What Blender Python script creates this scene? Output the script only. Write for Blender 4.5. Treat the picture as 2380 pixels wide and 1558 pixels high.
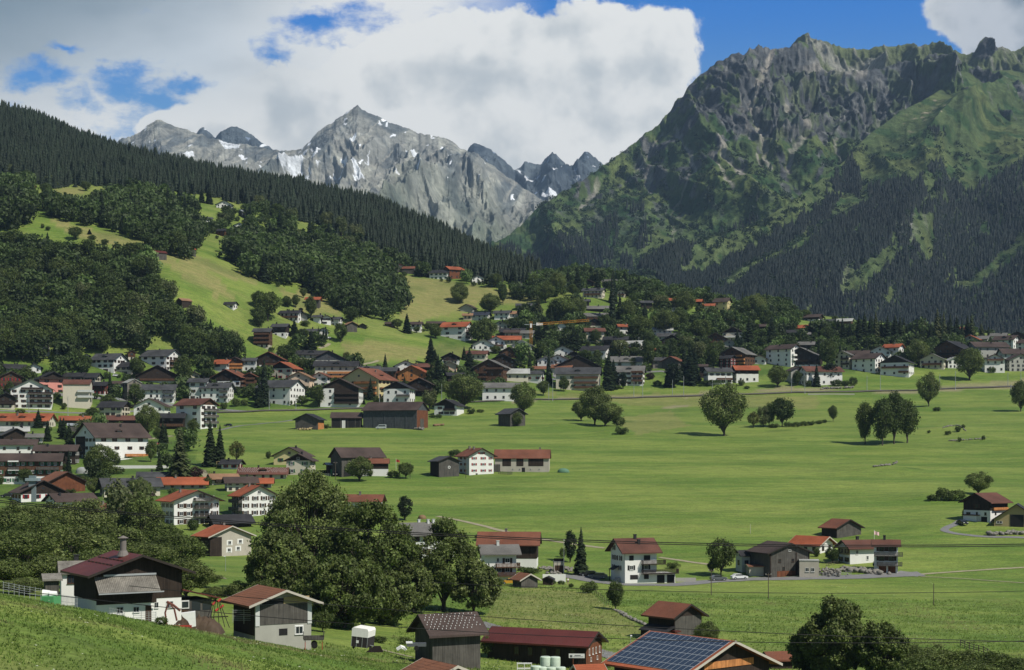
import bpy, math, random
import numpy as np
from mathutils import Vector, Matrix
R=math.radians
for o in list(bpy.data.objects): bpy.data.objects.remove(o)
SC=bpy.context.scene; COL=SC.collection
# ---------- camera ----------
F=3775.0; CX=1190.0; HY=1050.0; CZ=80.0        # focal length and horizon, in 1/2380 picture widths
cam=bpy.data.cameras.new('camera'); camo=bpy.data.objects.new('camera',cam); COL.objects.link(camo)
camo.location=(0,0,CZ); camo.rotation_euler=(R(90),0,0)
cam.sensor_width=36; cam.lens=36*F/2380.0; cam.shift_y=(HY-779)/2380.0
cam.clip_start=1; cam.clip_end=60000
SC.camera=camo
# ---------- light ----------
SUN=Vector((0.56,-0.43,0.80)).normalized()
el=math.asin(SUN.z); azs=math.atan2(SUN.x,SUN.y)
sl=bpy.data.lights.new('sun','SUN'); sl.energy=5.0; sl.angle=R(0.5); sl.color=(1,0.94,0.84)
so=bpy.data.objects.new('sun',sl); COL.objects.link(so)
so.rotation_euler=(-SUN).to_track_quat('-Z','Y').to_euler(); so.location=(300,-300,600)
SC.view_settings.view_transform='Standard'; SC.view_settings.look='None'
SC.view_settings.exposure=0.12; SC.view_settings.gamma=1.0
W=bpy.data.worlds.new('World'); SC.world=W; W.use_nodes=True
def world():
    nt=W.node_tree; N=nt.nodes; L=nt.links; N.clear()
    def nd(t,**k):
        n=N.new(t)
        for a,b in k.items(): setattr(n,a,b)
        return n
    def M(op,a,b=None,c=None,clamp=False):
        n=nd('ShaderNodeMath',operation=op); n.use_clamp=clamp
        for i,x in enumerate((a,b,c)):
            if x is None: continue
            if isinstance(x,(int,float)): n.inputs[i].default_value=x
            else: L.new(x,n.inputs[i])
        return n.outputs[0]
    def SS(x,a,b):
        n=nd('ShaderNodeMapRange',interpolation_type='SMOOTHSTEP'); L.new(x,n.inputs[0])
        n.inputs[1].default_value=a; n.inputs[2].default_value=b; return n.outputs[0]
    def MIX(f,a,b):
        n=nd('ShaderNodeMix',data_type='RGBA')
        for i,x in ((0,f),(6,a),(7,b)):
            if isinstance(x,tuple): n.inputs[i].default_value=x+(1,)
            elif isinstance(x,(int,float)): n.inputs[i].default_value=x
            else: L.new(x,n.inputs[i])
        return n.outputs[2]
    tc=nd('ShaderNodeTexCoord'); sp=nd('ShaderNodeSeparateXYZ'); L.new(tc.outputs['Generated'],sp.inputs[0])
    X,Y,Z=sp.outputs
    ya=M('MAXIMUM',M('ABSOLUTE',Y),0.15)
    px=M('ADD',M('MULTIPLY',M('DIVIDE',X,ya),F/1000),CX/1000)      # azimuth coordinate of the cloud sheet
    py=M('SUBTRACT',HY/1000,M('MULTIPLY',M('DIVIDE',Z,ya),F/1000)) # elevation coordinate (small = high)
    cv=nd('ShaderNodeCombineXYZ'); L.new(px,cv.inputs[0]); L.new(py,cv.inputs[1])
    def noise(vec,scale,detail=8,rough=.55,off=(0,0,0),sc=(1,1,1),dist=0):
        mp=nd('ShaderNodeMapping'); mp.inputs['Location'].default_value=off; mp.inputs['Scale'].default_value=sc
        L.new(vec,mp.inputs[0]); n=nd('ShaderNodeTexNoise'); n.inputs['Scale'].default_value=scale
        n.inputs['Detail'].default_value=detail; n.inputs['Roughness'].default_value=rough; n.inputs['Distortion'].default_value=dist
        L.new(mp.outputs[0],n.inputs['Vector']); return n.outputs[0]
    n1=noise(cv.outputs[0],5.2,10,.60,dist=.2)
    n2=noise(cv.outputs[0],5.2,7,.60,off=(-.03,.045,0),dist=.2)
    nl=noise(cv.outputs[0],1.9,4,.5,off=(3.1,1.7,0),sc=(1,1.9,1))
    nw=noise(cv.outputs[0],4.2,9,.64,off=(7,3,0),sc=(.8,1.7,1))
    # big cumulus bank
    wa=M('MULTIPLY',M('SUBTRACT',noise(cv.outputs[0],7,7,.6,off=(5,5,0)),.5),.16)
    wb=M('MULTIPLY',M('SUBTRACT',noise(cv.outputs[0],7,7,.6,off=(9,2,0)),.5),.16)
    pxw=M('ADD',px,wa); pyw=M('ADD',py,wb)
    E=[(1.30,.18,.33,.20),(1.48,.13,.15,.13),(1.02,.22,.33,.20),(.70,.28,.30,.14),(1.42,.30,.22,.18),(1.15,.36,.5,.2),(.50,.32,.2,.09),(1.22,.10,.16,.09),(1.41,.06,.10,.06),(.40,.30,.09,.05),(.9,.42,.6,.12),(2.33,.03,.17,.11),(2.30,.12,.07,.05),(2.5,.1,.25,.2)]
    f=None
    for cx,cy,rx,ry in E:
        a=M('DIVIDE',M('SUBTRACT',px,cx),rx); b=M('DIVIDE',M('SUBTRACT',py,cy),ry)
        d=M('SUBTRACT',1.0,M('SQRT',M('ADD',M('MULTIPLY',a,a),M('MULTIPLY',b,b))))
        f=d if f is None else nd('ShaderNodeMath',operation='SMOOTH_MAX') and M('MAXIMUM',f,d)
    nf=noise(cv.outputs[0],16,8,.62,off=(2,4,0))
    dens=M('ADD',M('ADD',f,M('MULTIPLY',M('SUBTRACT',n1,.5),1.25)),M('MULTIPLY',M('SUBTRACT',nf,.5),.42))
    cum=SS(dens,.0,.16)
    # softer layer over the left half of the sky
    leftm=SS(px,.86,.40)
    topm=SS(py,.33,.12)
    blue=None
    for cx,cy,rx,ry in [(.10,.165,.10,.05),(.27,.30,.17,.10),(.28,.20,.11,.05),(.72,.045,.14,.04),(.63,.14,.05,.09),(.05,.19,.07,.05),(.36,.24,.10,.05),(.20,.25,.08,.05),(.04,.27,.06,.03),(.44,.19,.07,.03),(.15,.10,.06,.02)]:
        a=M('DIVIDE',M('SUBTRACT',pxw,cx),rx); b=M('DIVIDE',M('SUBTRACT',pyw,cy),ry)
        d=M('SUBTRACT',1.3,M('SQRT',M('ADD',M('MULTIPLY',a,a),M('MULTIPLY',b,b))))
        blue=d if blue is None else M('MAXIMUM',blue,d)
    blue=M('MAXIMUM',blue,-.4)
    lay=M('SUBTRACT',M('ADD',M('MULTIPLY',M('SUBTRACT',nw,.5),5.6),M('MULTIPLY',SS(px,1.12,.62),1.05)),M('MULTIPLY',blue,1.15))
    lay=M('ADD',lay,M('MULTIPLY',SS(py,.03,-.2),.2))
    laym=M('MULTIPLY',M('MULTIPLY',SS(lay,-.45,.80),.97),SS(px,1.30,1.0))
    wis=M('MULTIPLY',SS(noise(cv.outputs[0],5.5,8,.62,off=(1,9,0),sc=(.7,1.6,1)),.70,.90),.30)
    s1=noise(cv.outputs[0],4.6,4,.48,dist=.15); s2=noise(cv.outputs[0],4.6,4,.48,off=(-.035,.06,0),dist=.15)
    lum=M('ADD',M('ADD',M('MULTIPLY',M('SUBTRACT',s2,s1),3.0),M('MULTIPLY',M('SUBTRACT',n2,n1),.7)),M('MULTIPLY',M('SUBTRACT',nl,.5),-1.3))
    lum=M('ADD',lum,M('MULTIPLY',SS(dens,.8,.0),.45))
    lumc=SS(lum,-.62,.30)
    grey=M('MULTIPLY',M('MULTIPLY',leftm,topm),.9)
    cc=MIX(lumc,(.55,.59,.61),(.88,.88,.85))
    gl=MIX(SS(nl,.40,.66),(.60,.66,.70),(.22,.29,.34))
    lc=MIX(grey,cc,gl)
    lc=MIX(SS(px,2.05,2.25),lc,MIX(lumc,(.22,.27,.33),(.55,.58,.62)))
    corner=M('MULTIPLY',SS(M('ADD',M('ADD',px,M('MULTIPLY',py,2.6)),M('MULTIPLY',M('SUBTRACT',nl,.5),.9)),.75,.05),.75); lc=MIX(corner,lc,(.17,.235,.275))
    sky=nd('ShaderNodeTexSky',sky_type='NISHITA'); sky.sun_disc=False
    sky.sun_elevation=el; sky.sun_rotation=azs; sky.altitude=1200; sky.air_density=1.0; sky.dust_density=.3; sky.ozone_density=2.5
    hs=nd('ShaderNodeHueSaturation'); hs.inputs['Saturation'].default_value=1.0; L.new(sky.outputs[0],hs.inputs['Color'])
    # deeper blue high up, as a clear mountain sky
    tint=MIX(SS(py,.30,-.02),(.55,.95,1.2),(.0,.68,1.45))
    tint=MIX(SS(py,-.15,-.9),tint,(.62,.66,.66)); tint=MIX(SS(Y,.3,-.05),tint,(.62,.66,.66))
    mul=nd('ShaderNodeMix',data_type='RGBA',blend_type='MULTIPLY'); mul.inputs[0].default_value=1
    L.new(hs.outputs[0],mul.inputs[6]); L.new(tint,mul.inputs[7])
    b1=nd('ShaderNodeBackground'); b1.inputs[1].default_value=.095; L.new(mul.outputs[2],b1.inputs[0])
    b2=nd('ShaderNodeBackground'); b2.inputs[1].default_value=1.0; L.new(lc,b2.inputs[0])
    allm=M('MAXIMUM',M('MAXIMUM',cum,laym),wis)
    up=SS(Z,-.02,.0)
    allm=M('MULTIPLY',allm,up)
    # overhead and behind: scattered cloud only
    hi=SS(py,-.9,-.1)
    allm=M('MULTIPLY',allm,M('ADD',M('MULTIPLY',hi,.88),.12))
    allm=M('MULTIPLY',allm,M('ADD',M('MULTIPLY',SS(Y,-.1,.25),.9),.1))
    ms=nd('ShaderNodeMixShader'); L.new(allm,ms.inputs[0]); L.new(b1.outputs[0],ms.inputs[1]); L.new(b2.outputs[0],ms.inputs[2])
    o=nd('ShaderNodeOutputWorld'); L.new(ms.outputs[0],o.inputs[0])
world()
# ---------- helpers ----------
def tag(o,label=None,cat=None,group=None,kind=None):
    if label: o['label']=label
    if cat: o['category']=cat
    if group: o['group']=group
    if kind: o['kind']=kind
    return o
def empty(name,loc,rz=0,parent=None):
    o=bpy.data.objects.new(name,None); COL.objects.link(o); o.location=loc; o.rotation_euler=(0,0,rz)
    o.empty_display_size=.5
    if parent: o.parent=parent
    return o
def meshobj(name,me,parent=None):
    o=bpy.data.objects.new(name,me); COL.objects.link(o)
    if parent: o.parent=parent
    return o
def npmesh(name,V,Fc,mats=(),mi=None,col=None,smooth=False):
    V=np.asarray(V,dtype=np.float32); Fc=np.asarray(Fc,dtype=np.int32)
    me=bpy.data.meshes.new(name); k=Fc.shape[1]; n=len(Fc)
    me.vertices.add(len(V)); me.vertices.foreach_set('co',V.ravel())
    me.loops.add(n*k); me.loops.foreach_set('vertex_index',Fc.ravel())
    me.polygons.add(n); me.polygons.foreach_set('loop_start',np.arange(0,n*k,k,dtype=np.int32))
    me.polygons.foreach_set('loop_total',np.full(n,k,dtype=np.int32))
    if mi is not None: me.polygons.foreach_set('material_index',np.asarray(mi,dtype=np.int32))
    if smooth: me.polygons.foreach_set('use_smooth',np.ones(n,dtype=bool))
    if col is not None:
        a=me.color_attributes.new('Col','FLOAT_COLOR','POINT')
        c=np.ones((len(V),4),dtype=np.float32); c[:,:3]=col; a.data.foreach_set('color',c.ravel())
    for m in mats: me.materials.append(m)
    me.update(calc_edges=True); return me
def lin(h):
    if isinstance(h,(tuple,list)): return tuple(h)
    h=h.lstrip('#'); c=[int(h[i:i+2],16)/255 for i in (0,2,4)]
    return tuple(x/12.92 if x<=.04045 else ((x+.055)/1.055)**2.4 for x in c)
rng=np.random.RandomState(7)
_perm=rng.permutation(256); _perm=np.concatenate([_perm,_perm,_perm])
_g=rng.normal(size=(256,3)); _g/=np.linalg.norm(_g,axis=1)[:,None]
def pn(x,y,z=0.0):
    x,y,z=np.broadcast_arrays(np.asarray(x,float),y,z)
    xi=np.floor(x).astype(int); yi=np.floor(y).astype(int); zi=np.floor(z).astype(int)
    xf=x-xi; yf=y-yi; zf=z-zi; u=xf*xf*xf*(xf*(xf*6-15)+10); v=yf*yf*yf*(yf*(yf*6-15)+10); w=zf*zf*zf*(zf*(zf*6-15)+10)
    xi&=255; yi&=255; zi&=255
    def g(a,b,c):
        h=_perm[_perm[_perm[xi+a]+yi+b]+zi+c]; gr=_g[h]
        return gr[...,0]*(xf-a)+gr[...,1]*(yf-b)+gr[...,2]*(zf-c)
    x0=g(0,0,0)*(1-u)+g(1,0,0)*u; x1=g(0,1,0)*(1-u)+g(1,1,0)*u
    y0=g(0,0,1)*(1-u)+g(1,0,1)*u; y1=g(0,1,1)*(1-u)+g(1,1,1)*u
    return ((x0*(1-v)+x1*v)*(1-w)+(y0*(1-v)+y1*v)*w)*1.5
def fbm(x,y,z=0.0,o=5,r=.5,l=2.03):
    s=0;a=1;t=0
    for i in range(o):
        s=s+a*pn(x,y,np.asarray(z)+i*7.3); t+=a; a*=r; x=np.asarray(x)*l; y=np.asarray(y)*l
    return s/t*1.4
def ridged(x,y,z=0.0,o=5,r=.55,l=2.1):
    s=0;a=1;t=0;w=1
    for i in range(o):
        n=1-np.abs(pn(x,y,np.asarray(z)+i*5.1))*1.7; n=np.clip(n,0,1)**2
        s=s+a*n*w; w=np.clip(n*1.6,0,1); t+=a; a*=r; x=np.asarray(x)*l; y=np.asarray(y)*l
    return s/t
def sst(x,a,b):
    t=np.clip((x-a)/(b-a),0,1); return t*t*(3-2*t)
def inpoly(x,y,poly):
    x=np.asarray(x,float); y=np.asarray(y,float); ins=np.zeros(x.shape,bool); n=len(poly)
    for i in range(n):
        x1,y1=poly[i]; x2,y2=poly[(i+1)%n]
        if y1==y2: continue
        c=((y1>y)!=(y2>y))&(x<(x2-x1)*(y-y1)/(y2-y1)+x1); ins^=c
    return ins
def dline(x,y,pts):
    d=np.full(np.shape(x),1e9); tt=np.zeros(np.shape(x))
    n=len(pts)-1
    for i in range(n):
        x1,y1=pts[i][:2]; x2,y2=pts[i+1][:2]; L2=(x2-x1)**2+(y2-y1)**2
        t=np.clip(((x-x1)*(x2-x1)+(y-y1)*(y2-y1))/L2,0,1)
        q=np.hypot(x-x1-t*(x2-x1),y-y1-t*(y2-y1)); m=q<d; d=np.where(m,q,d); tt=np.where(m,(i+t)/n,tt)
    return d,tt
# ---------- materials ----------
class MT:
    def __init__(s,name):
        s.m=bpy.data.materials.new(name); s.m.use_nodes=True; s.nt=s.m.node_tree; s.N=s.nt.nodes; s.L=s.nt.links
        s.b=s.N['Principled BSDF']; s.b.inputs['Roughness'].default_value=.85; s.b.inputs['Specular IOR Level'].default_value=.2
        s.tc=None
    def nd(s,t,**k):
        n=s.N.new(t)
        for a,b in k.items(): setattr(n,a,b)
        return n
    def vec(s,sc=(1,1,1),coord='Object',rot=(0,0,0)):
        if s.tc is None: s.tc=s.nd('ShaderNodeTexCoord')
        mp=s.nd('ShaderNodeMapping'); mp.inputs['Scale'].default_value=sc; mp.inputs['Rotation'].default_value=rot
        s.L.new(s.tc.outputs[coord],mp.inputs[0]); return mp.outputs[0]
    def noise(s,scale=1,sc=(1,1,1),detail=5,rough=.55,coord='Object',rot=(0,0,0)):
        n=s.nd('ShaderNodeTexNoise'); n.inputs['Scale'].default_value=scale; n.inputs['Detail'].default_value=detail
        n.inputs['Roughness'].default_value=rough; s.L.new(s.vec(sc,coord,rot),n.inputs['Vector']); return n.outputs[0]
    def ramp(s,f,stops):
        r=s.nd('ShaderNodeValToRGB'); cr=r.color_ramp
        while len(cr.elements)<len(stops): cr.elements.new(.5)
        for e,(p,c) in zip(cr.elements,stops):
            e.position=p; c=lin(c) if not isinstance(c,(int,float)) else (c,c,c); e.color=c+(1,)
        s.L.new(f,r.inputs[0]); return r.outputs[0]
    def mix(s,f,a,b,mode='MIX'):
        n=s.nd('ShaderNodeMix',data_type='RGBA',blend_type=mode)
        for i,x in ((0,f),(6,a),(7,b)):
            if isinstance(x,str): x=lin(x)
            if isinstance(x,tuple): n.inputs[i].default_value=x+(1,)
            elif isinstance(x,(int,float)): n.inputs[i].default_value=x
            else: s.L.new(x,n.inputs[i])
        return n.outputs[2]
    def math(s,op,a,b=None,clamp=False):
        n=s.nd('ShaderNodeMath',operation=op); n.use_clamp=clamp
        for i,x in enumerate((a,b)):
            if x is None: continue
            if isinstance(x,(int,float)): n.inputs[i].default_value=x
            else: s.L.new(x,n.inputs[i])
        return n.outputs[0]
    def col(s,c):
        if isinstance(c,(str,tuple)): s.b.inputs['Base Color'].default_value=lin(c)+(1,)
        else: s.L.new(c,s.b.inputs['Base Color'])
        return s
    def bump(s,h,st=.3,d=.1):
        n=s.nd('ShaderNodeBump'); n.inputs['Strength'].default_value=st; n.inputs['Distance'].default_value=d
        s.L.new(h,n.inputs['Height']); s.L.new(n.outputs[0],s.b.inputs['Normal']); return s
    def attr(s,name='Col'):
        return s.nd('ShaderNodeAttribute',attribute_name=name).outputs['Color']
# ---------- ground ----------
CP=[(250,1450,210),(420,1468,214),(620,1492,228),(-200,1330,150),(0,1368,170),(150,1405,185),(300,1440,195),(450,1470,200),(850,1525,212),(960,1540,216),
(0,1558,120),(300,1558,135),(600,1558,160),(900,1580,180),(0,1900,70),(600,1900,90),(1200,1900,105),(1800,1900,115),(2380,1900,120),
(1080,1558,225),(1250,1565,240),(1420,1570,245),(1600,1490,290),(1600,1575,225),(1900,1558,250),(2200,1558,250),(2400,1558,250),
(2400,1400,390),(2170,1415,370),(1783,1392,385),(1653,1385,390),(1480,1357,420),(1300,1440,320),(1300,1380,372),(1200,1350,395),(1850,1343,425),(2100,1335,430),(2400,1325,440),
(100,1330,330),(500,1290,455),(300,1300,420),(550,1330,395),(800,1470,262),(1000,1427,320),(450,1220,520),(150,1220,510),(0,1150,590),(100,1075,685),(330,1075,688),(700,1105,640),
(1100,1105,643),(1500,1105,643),(2000,1105,645),(2400,1105,650),(2290,1215,500),(800,1200,535),(1500,1200,535),(2000,1200,535),(1500,1010,800),(1100,1000,828),(800,1000,830),(2000,1030,765),(2400,1000,800),
(500,1000,828),(200,1000,822),(0,980,850),(1200,935,985),(1700,925,1010),(2155,943,965),(2400,895,1060),
(0,940,935),(300,945,955),(650,945,968),(900,945,970),(2200,860,1110),(2000,858,1110),(1800,852,1115),(1500,880,1085),(1350,905,1060),
(0,890,965),(200,876,990),(450,845,1035),(600,805,1080),(700,850,1045),(850,860,1050),(1000,850,1080),(860,800,1110),(960,790,1130),(1060,790,1165),(1250,800,1165),(1500,790,1190),(1800,790,1210),(2100,800,1210),(2400,790,1240),
(427,718,1060),(500,740,1075),(560,690,1130),(370,603,1140),(600,660,1190),(700,700,1160),(800,740,1150),(900,750,1180),(0,750,1050),(0,620,1135),(200,700,1085),(200,570,1185),(60,510,1230),(300,548,1225),(450,590,1195),(550,640,1190),
(200,440,1480),(60,450,1420),(380,470,1470),(520,500,1450),(600,580,1380),(700,620,1340),(850,600,1450),(950,645,1385),(780,660,1260),
(0,262,1950),(240,352,1950),(450,428,1950),(700,458,1900),(900,502,1850),(1050,557,1800),(1230,642,1720),(0,400,2500),(450,520,2500),(900,600,2400),(1230,690,2300),(-500,150,2000),(-500,400,1400),(-500,700,1080),(-500,900,900),(-500,1200,500),(-900,400,1400),(-900,100,2000),(-900,700,1000),(-900,1200,500),(-600,1350,150),
(1040,652,1390),(950,645,1400),(1120,660,1375),(1230,690,1335),(1050,745,1245),(960,740,1225),(1150,700,1310),(1300,655,1480),(1400,690,1300),(1400,650,1500),(1500,722,1290),(1640,702,1380),(1730,724,1345),(1900,750,1330),(2000,752,1340),(2200,775,1330),(2400,780,1330),
(1300,700,1800),(1600,745,1700),(2000,790,1700),(2400,820,1700),(1200,700,1950),(1200,740,2600),(1600,775,2600),(2000,810,2600),(2500,830,2600),
(3000,1100,640),(3000,860,1150),(3000,810,1700),(3000,1500,300),(3000,830,2600),(1200,760,3600),(2600,830,3600),(600,560,3300),(-300,350,3300)]
def wpt(px,py,Y): return ((px-CX)/F*Y, Y, CZ+(HY-py)*Y/F)
_P=np.array([wpt(*c) for c in CP]); _c=45.0
def _phi(X,Y,P): return np.sqrt((X[:,None]-P[None,:,0])**2+(Y[:,None]-P[None,:,1])**2+_c*_c)
_A=_phi(_P[:,0],_P[:,1],_P); _n=len(_P)
_S=np.zeros((_n+1,_n+1)); _S[:_n,:_n]=_A-np.eye(_n)*6.0; _S[:_n,_n]=1; _S[_n,:_n]=1
_b=np.zeros(_n+1); _b[:_n]=_P[:,2]; _w=np.linalg.solve(_S,_b)
GU=np.arange(-900,3130,6.5); GY=np.exp(np.linspace(math.log(45),math.log(3400),430))
gu,gy=np.meshgrid(GU,GY); gx=(gu-CX)/F*gy
_fx=gx.ravel(); _fy=gy.ravel(); gz=np.zeros(len(_fx))
for i in range(0,len(_fx),20000):
    s=slice(i,i+20000); gz[s]=_phi(_fx[s],_fy[s],_P)@_w[:_n]+_w[_n]
gz=gz.reshape(gx.shape)
OFF=(HY-635.0)/F
hill=sst(gz-OFF*gy,14,45)
flat=1-hill
gz=gz+fbm(gx/90,gy/90,3,o=3)*(.5+2.0*hill)*sst(gy,150,500)+fbm(gx/22,gy/22,9,o=3)*(.22+.5*hill)
gz=gz+ridged(gx/60,gy/38,5,o=3)*0.5*flat*sst(gy,380,500)
# little mounds of the field
for (mx,my,mY,r,h) in [(1310+1,985,0,9,1.6),(1310+115,1003,0,9,1.8),(2160,948,0,9,1.5),(2210,1000,0,14,1.2),(2280,1020,0,12,1.0),(2065,1083,0,12,1.6),(2190,1155,0,16,2.5)]:
    mY=F*80/(my-635.0)*.985; X0=(mx-CX)/F*mY
    gz=gz+h*np.exp(-(((gx-X0)/r)**2+((gy-mY)/(r*.8))**2))
LGY=math.log(45); DGY=(math.log(3400)-LGY)/429
def ground(X,Y):
    X=np.asarray(X,float); Y=np.maximum(np.asarray(Y,float),46)
    u=(X/Y*F+CX-GU[0])/6.5; v=(np.log(Y)-LGY)/DGY
    u=np.clip(u,0,len(GU)-1.001); v=np.clip(v,0,len(GY)-1.001)
    i=u.astype(int); j=v.astype(int); a=u-i; b=v-j
    return gz[j,i]*(1-a)*(1-b)+gz[j,i+1]*a*(1-b)+gz[j+1,i]*(1-a)*b+gz[j+1,i+1]*a*b
_YS=np.exp(np.linspace(math.log(60),math.log(2500),2600))
def at(px,py,Y=None):
    """world point of the ground seen at a picture position (or on the ground at distance Y)"""
    if Y is None:
        X=(px-CX)/F*_YS; g=ground(X,_YS); z=CZ+(HY-py)*_YS/F
        k=np.nonzero(g>=z)[0]; k=[q for q in k if _YS[q]>75][:1] if len(k) else []
        Y=_YS[k[0]] if len(k) else 2000.0
    X=(px-CX)/F*Y
    return Vector((X,Y,float(ground(X,Y))))
gpy=HY-(gz-CZ)*F/gy      # picture height of each ground point, used to lay out fields and paths
# grass kinds per ground point: R = dry/golden, G = rough/dark grass and painted village shade, B = bare or stony
wx=gu+fbm(gx/25,gy/25,2,o=3)*9; wy=gpy+fbm(gx/25,gy/25,12,o=3)*5
DRY=[[(935,642),(1240,680),(1250,700),(1110,712),(960,752),(930,735)],
 [(120,505),(160,520),(400,575),(600,650),(592,663),(500,640),(420,600),(355,615),(340,590),(240,570),(130,530)],
 [(375,607),(430,606),(520,655),(550,695),(500,690),(420,640)],[(120,440),(200,432),(190,455),(120,455)],[(240,438),(290,440),(270,447)],[(75,455),(130,462),(125,480),(90,475)],
 [(690,670),(740,680),(760,700),(800,735),(740,730),(700,700)],[(790,800),(860,795),(960,810),(1020,810),(1030,830),(850,845),(810,835)],[(990,800),(1110,810),(1090,830),(1000,830)],
 [(640,665),(680,680),(760,730),(700,730)],[(900,900),(900,901)]]
dry=np.zeros(gx.shape)
vis=gy<1750
for p in DRY:
    if len(p)>2: dry=np.maximum(dry,(inpoly(wx,wy,p)&vis&(gy>900))*1.0)
dry=np.maximum(dry,(hill>.3)*.32*sst(fbm(gx/60,gy/60,21,o=4),-.1,.3))
dry=np.maximum(dry,.62*((inpoly(wx,wy,[(1420,975),(1560,955),(1600,990),(1480,1012)]))|(inpoly(wx,wy,[(1190,912),(1900,918),(1900,950),(1500,945)]))|inpoly(wx,wy,[(2300,900),(2400,880),(2400,900)]))*(gy<1100)*(gy>700))
nearb=inpoly(wx,wy,[(1150,1370),(1250,1365),(1370,1375),(1480,1450),(1530,1470),(1450,1480),(1130,1440)])&(gy>240)&(gy<400)
dry=np.maximum(dry,nearb*.6)
ph=gu+0*gy
rough=sst(fbm(gx/9,gy/9,31,o=4),-.05,.45)*.30*(1-sst(gy,380,430))+.35*sst(ridged(gx/130,gy/30,41,o=3),.55,.9)*flat
lines=sst(ridged(gx/260+gy/500,gy/55,43,o=2),.93,.985)*flat*sst(gy,400,460)*(fbm(gx/70,gy/30,45,o=2)>-.1)
rough=np.maximum(rough,lines*.75)
rough=np.maximum(rough,.5*sst(fbm(gx/45,gy/45,51,o=3),.05,.4)*hill)
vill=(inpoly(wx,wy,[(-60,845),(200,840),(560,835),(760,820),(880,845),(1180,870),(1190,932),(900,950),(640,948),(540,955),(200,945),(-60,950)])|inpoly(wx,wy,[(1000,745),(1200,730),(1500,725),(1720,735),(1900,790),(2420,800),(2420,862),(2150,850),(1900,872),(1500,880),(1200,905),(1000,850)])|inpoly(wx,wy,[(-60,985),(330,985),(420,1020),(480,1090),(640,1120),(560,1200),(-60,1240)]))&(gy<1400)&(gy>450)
rough=np.maximum(rough,vill*(.45+.5*sst(fbm(gx/16,gy/16,61,o=3),-.3,.2)))  # dark garden greens, with the shade around houses put into the colour
bare=np.zeros(gx.shape)
for pts,wd in [([(1190,935),(1300,927),(1500,922),(1700,913),(1850,905),(2100,912),(2250,905),(2400,897)],1.3),([(2540-1000,948),(1600,944)],2)]:
    d,_=dline(gu,gpy,pts); bare=np.maximum(bare,(1-sst(d,wd*.6,wd*1.6))*(gy>700)*(gy<1300))
k=6
bankA=[(1540,905),(1620,900),(1660,915),(1520,925)]; bankB=[(2560-1000,905),(2100,900),(2105,905)]
for p in ([(1770,905),(1830,898),(1870,908),(1770,914)],[(2170,900),(2240,895),(2380,880),(2400,892),(2200,910)],[(1560,920),(1660,905),(1680,915),(1600,925)]):
    bare=np.maximum(bare,.75*(inpoly(wx,wy,p)&(gy>800)&(gy<1200)))
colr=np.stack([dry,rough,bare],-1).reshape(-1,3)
nv,nu=gx.shape
def gridfaces(nu,nv):
    i,j=np.meshgrid(np.arange(nu-1),np.arange(nv-1)); a=(j*nu+i).ravel()
    return np.stack([a,a+1,a+1+nu,a+nu],-1)
mt=MT('meadow grass')
sepn=mt.nd('ShaderNodeSeparateColor'); mt.L.new(mt.attr(),sepn.inputs[0])
nA=mt.noise(.012,(1,3.4,1),6,.6); nB=mt.noise(.11,(1,2.6,1),6,.65); nC=mt.noise(1.3,(1,1,1),6,.7)
nS=mt.noise(.045,(.22,4.5,1),5,.65,rot=(0,0,R(-4)))
g=mt.mix(mt.ramp(nA,[(.42,0.),(.58,1.)]),(.104,.166,.026),(.178,.228,.046))
g=mt.mix(mt.math('MULTIPLY',mt.ramp(nS,[(.52,0.),(.70,1.)]),.7),g,(.185,.215,.055))
g=mt.mix(mt.math('MULTIPLY',mt.ramp(nS,[(.30,1.),(.46,0.)]),.55),g,(.062,.135,.016))
g=mt.mix(mt.math('MULTIPLY',mt.ramp(nB,[(.35,1.),(.55,0.)]),.35),g,(.07,.14,.02))
g=mt.mix(mt.math('MULTIPLY',mt.ramp(nB,[(.62,0.),(.74,1.)]),.5),g,(.21,.22,.075))
nD=mt.noise(.45,(1,.3,1),5,.7)
dr=mt.mix(mt.ramp(nB,[(.3,0.),(.7,1.)]),(.185,.185,.062),(.25,.225,.085))
dr=mt.mix(mt.math('MULTIPLY',mt.ramp(nD,[(.45,0.),(.75,1.)]),.4),dr,(.12,.13,.04))
g=mt.mix(mt.math('MULTIPLY',sepn.outputs[0],mt.ramp(nB,[(.25,.55),(.6,1.)])),g,dr)
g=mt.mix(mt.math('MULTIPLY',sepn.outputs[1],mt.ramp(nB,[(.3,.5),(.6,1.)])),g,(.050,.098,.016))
g=mt.mix(sepn.outputs[2],g,(.235,.21,.12))
nE=mt.noise(.42,(.35,1.5,1),7,.75)
g=mt.mix(.8,g,mt.mix(1.0,g,mt.ramp(nC,[(.25,.5),(.75,1.45)]),'MULTIPLY'))
g=mt.mix(.8,g,mt.mix(1.0,g,mt.ramp(nE,[(.28,.62),(.72,1.38)]),'MULTIPLY'))
# white and yellow flower heads
vo=mt.nd('ShaderNodeTexVoronoi'); vo.inputs['Scale'].default_value=1.7; mt.L.new(mt.vec(),vo.inputs['Vector'])
fl=mt.math('MULTIPLY',mt.ramp(vo.outputs['Distance'],[(.10,1.),(.16,0.)]),mt.ramp(mt.noise(.10,(1,1.6,1),4,.7),[(.56,0.),(.68,.8)]))
g=mt.mix(fl,g,(.42,.45,.28))
mt.col(g); mt.bump(nC,.55,.35)
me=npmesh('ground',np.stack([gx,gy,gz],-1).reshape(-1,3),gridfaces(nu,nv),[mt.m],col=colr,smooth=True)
tag(meshobj('ground',me),kind='structure')

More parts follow.
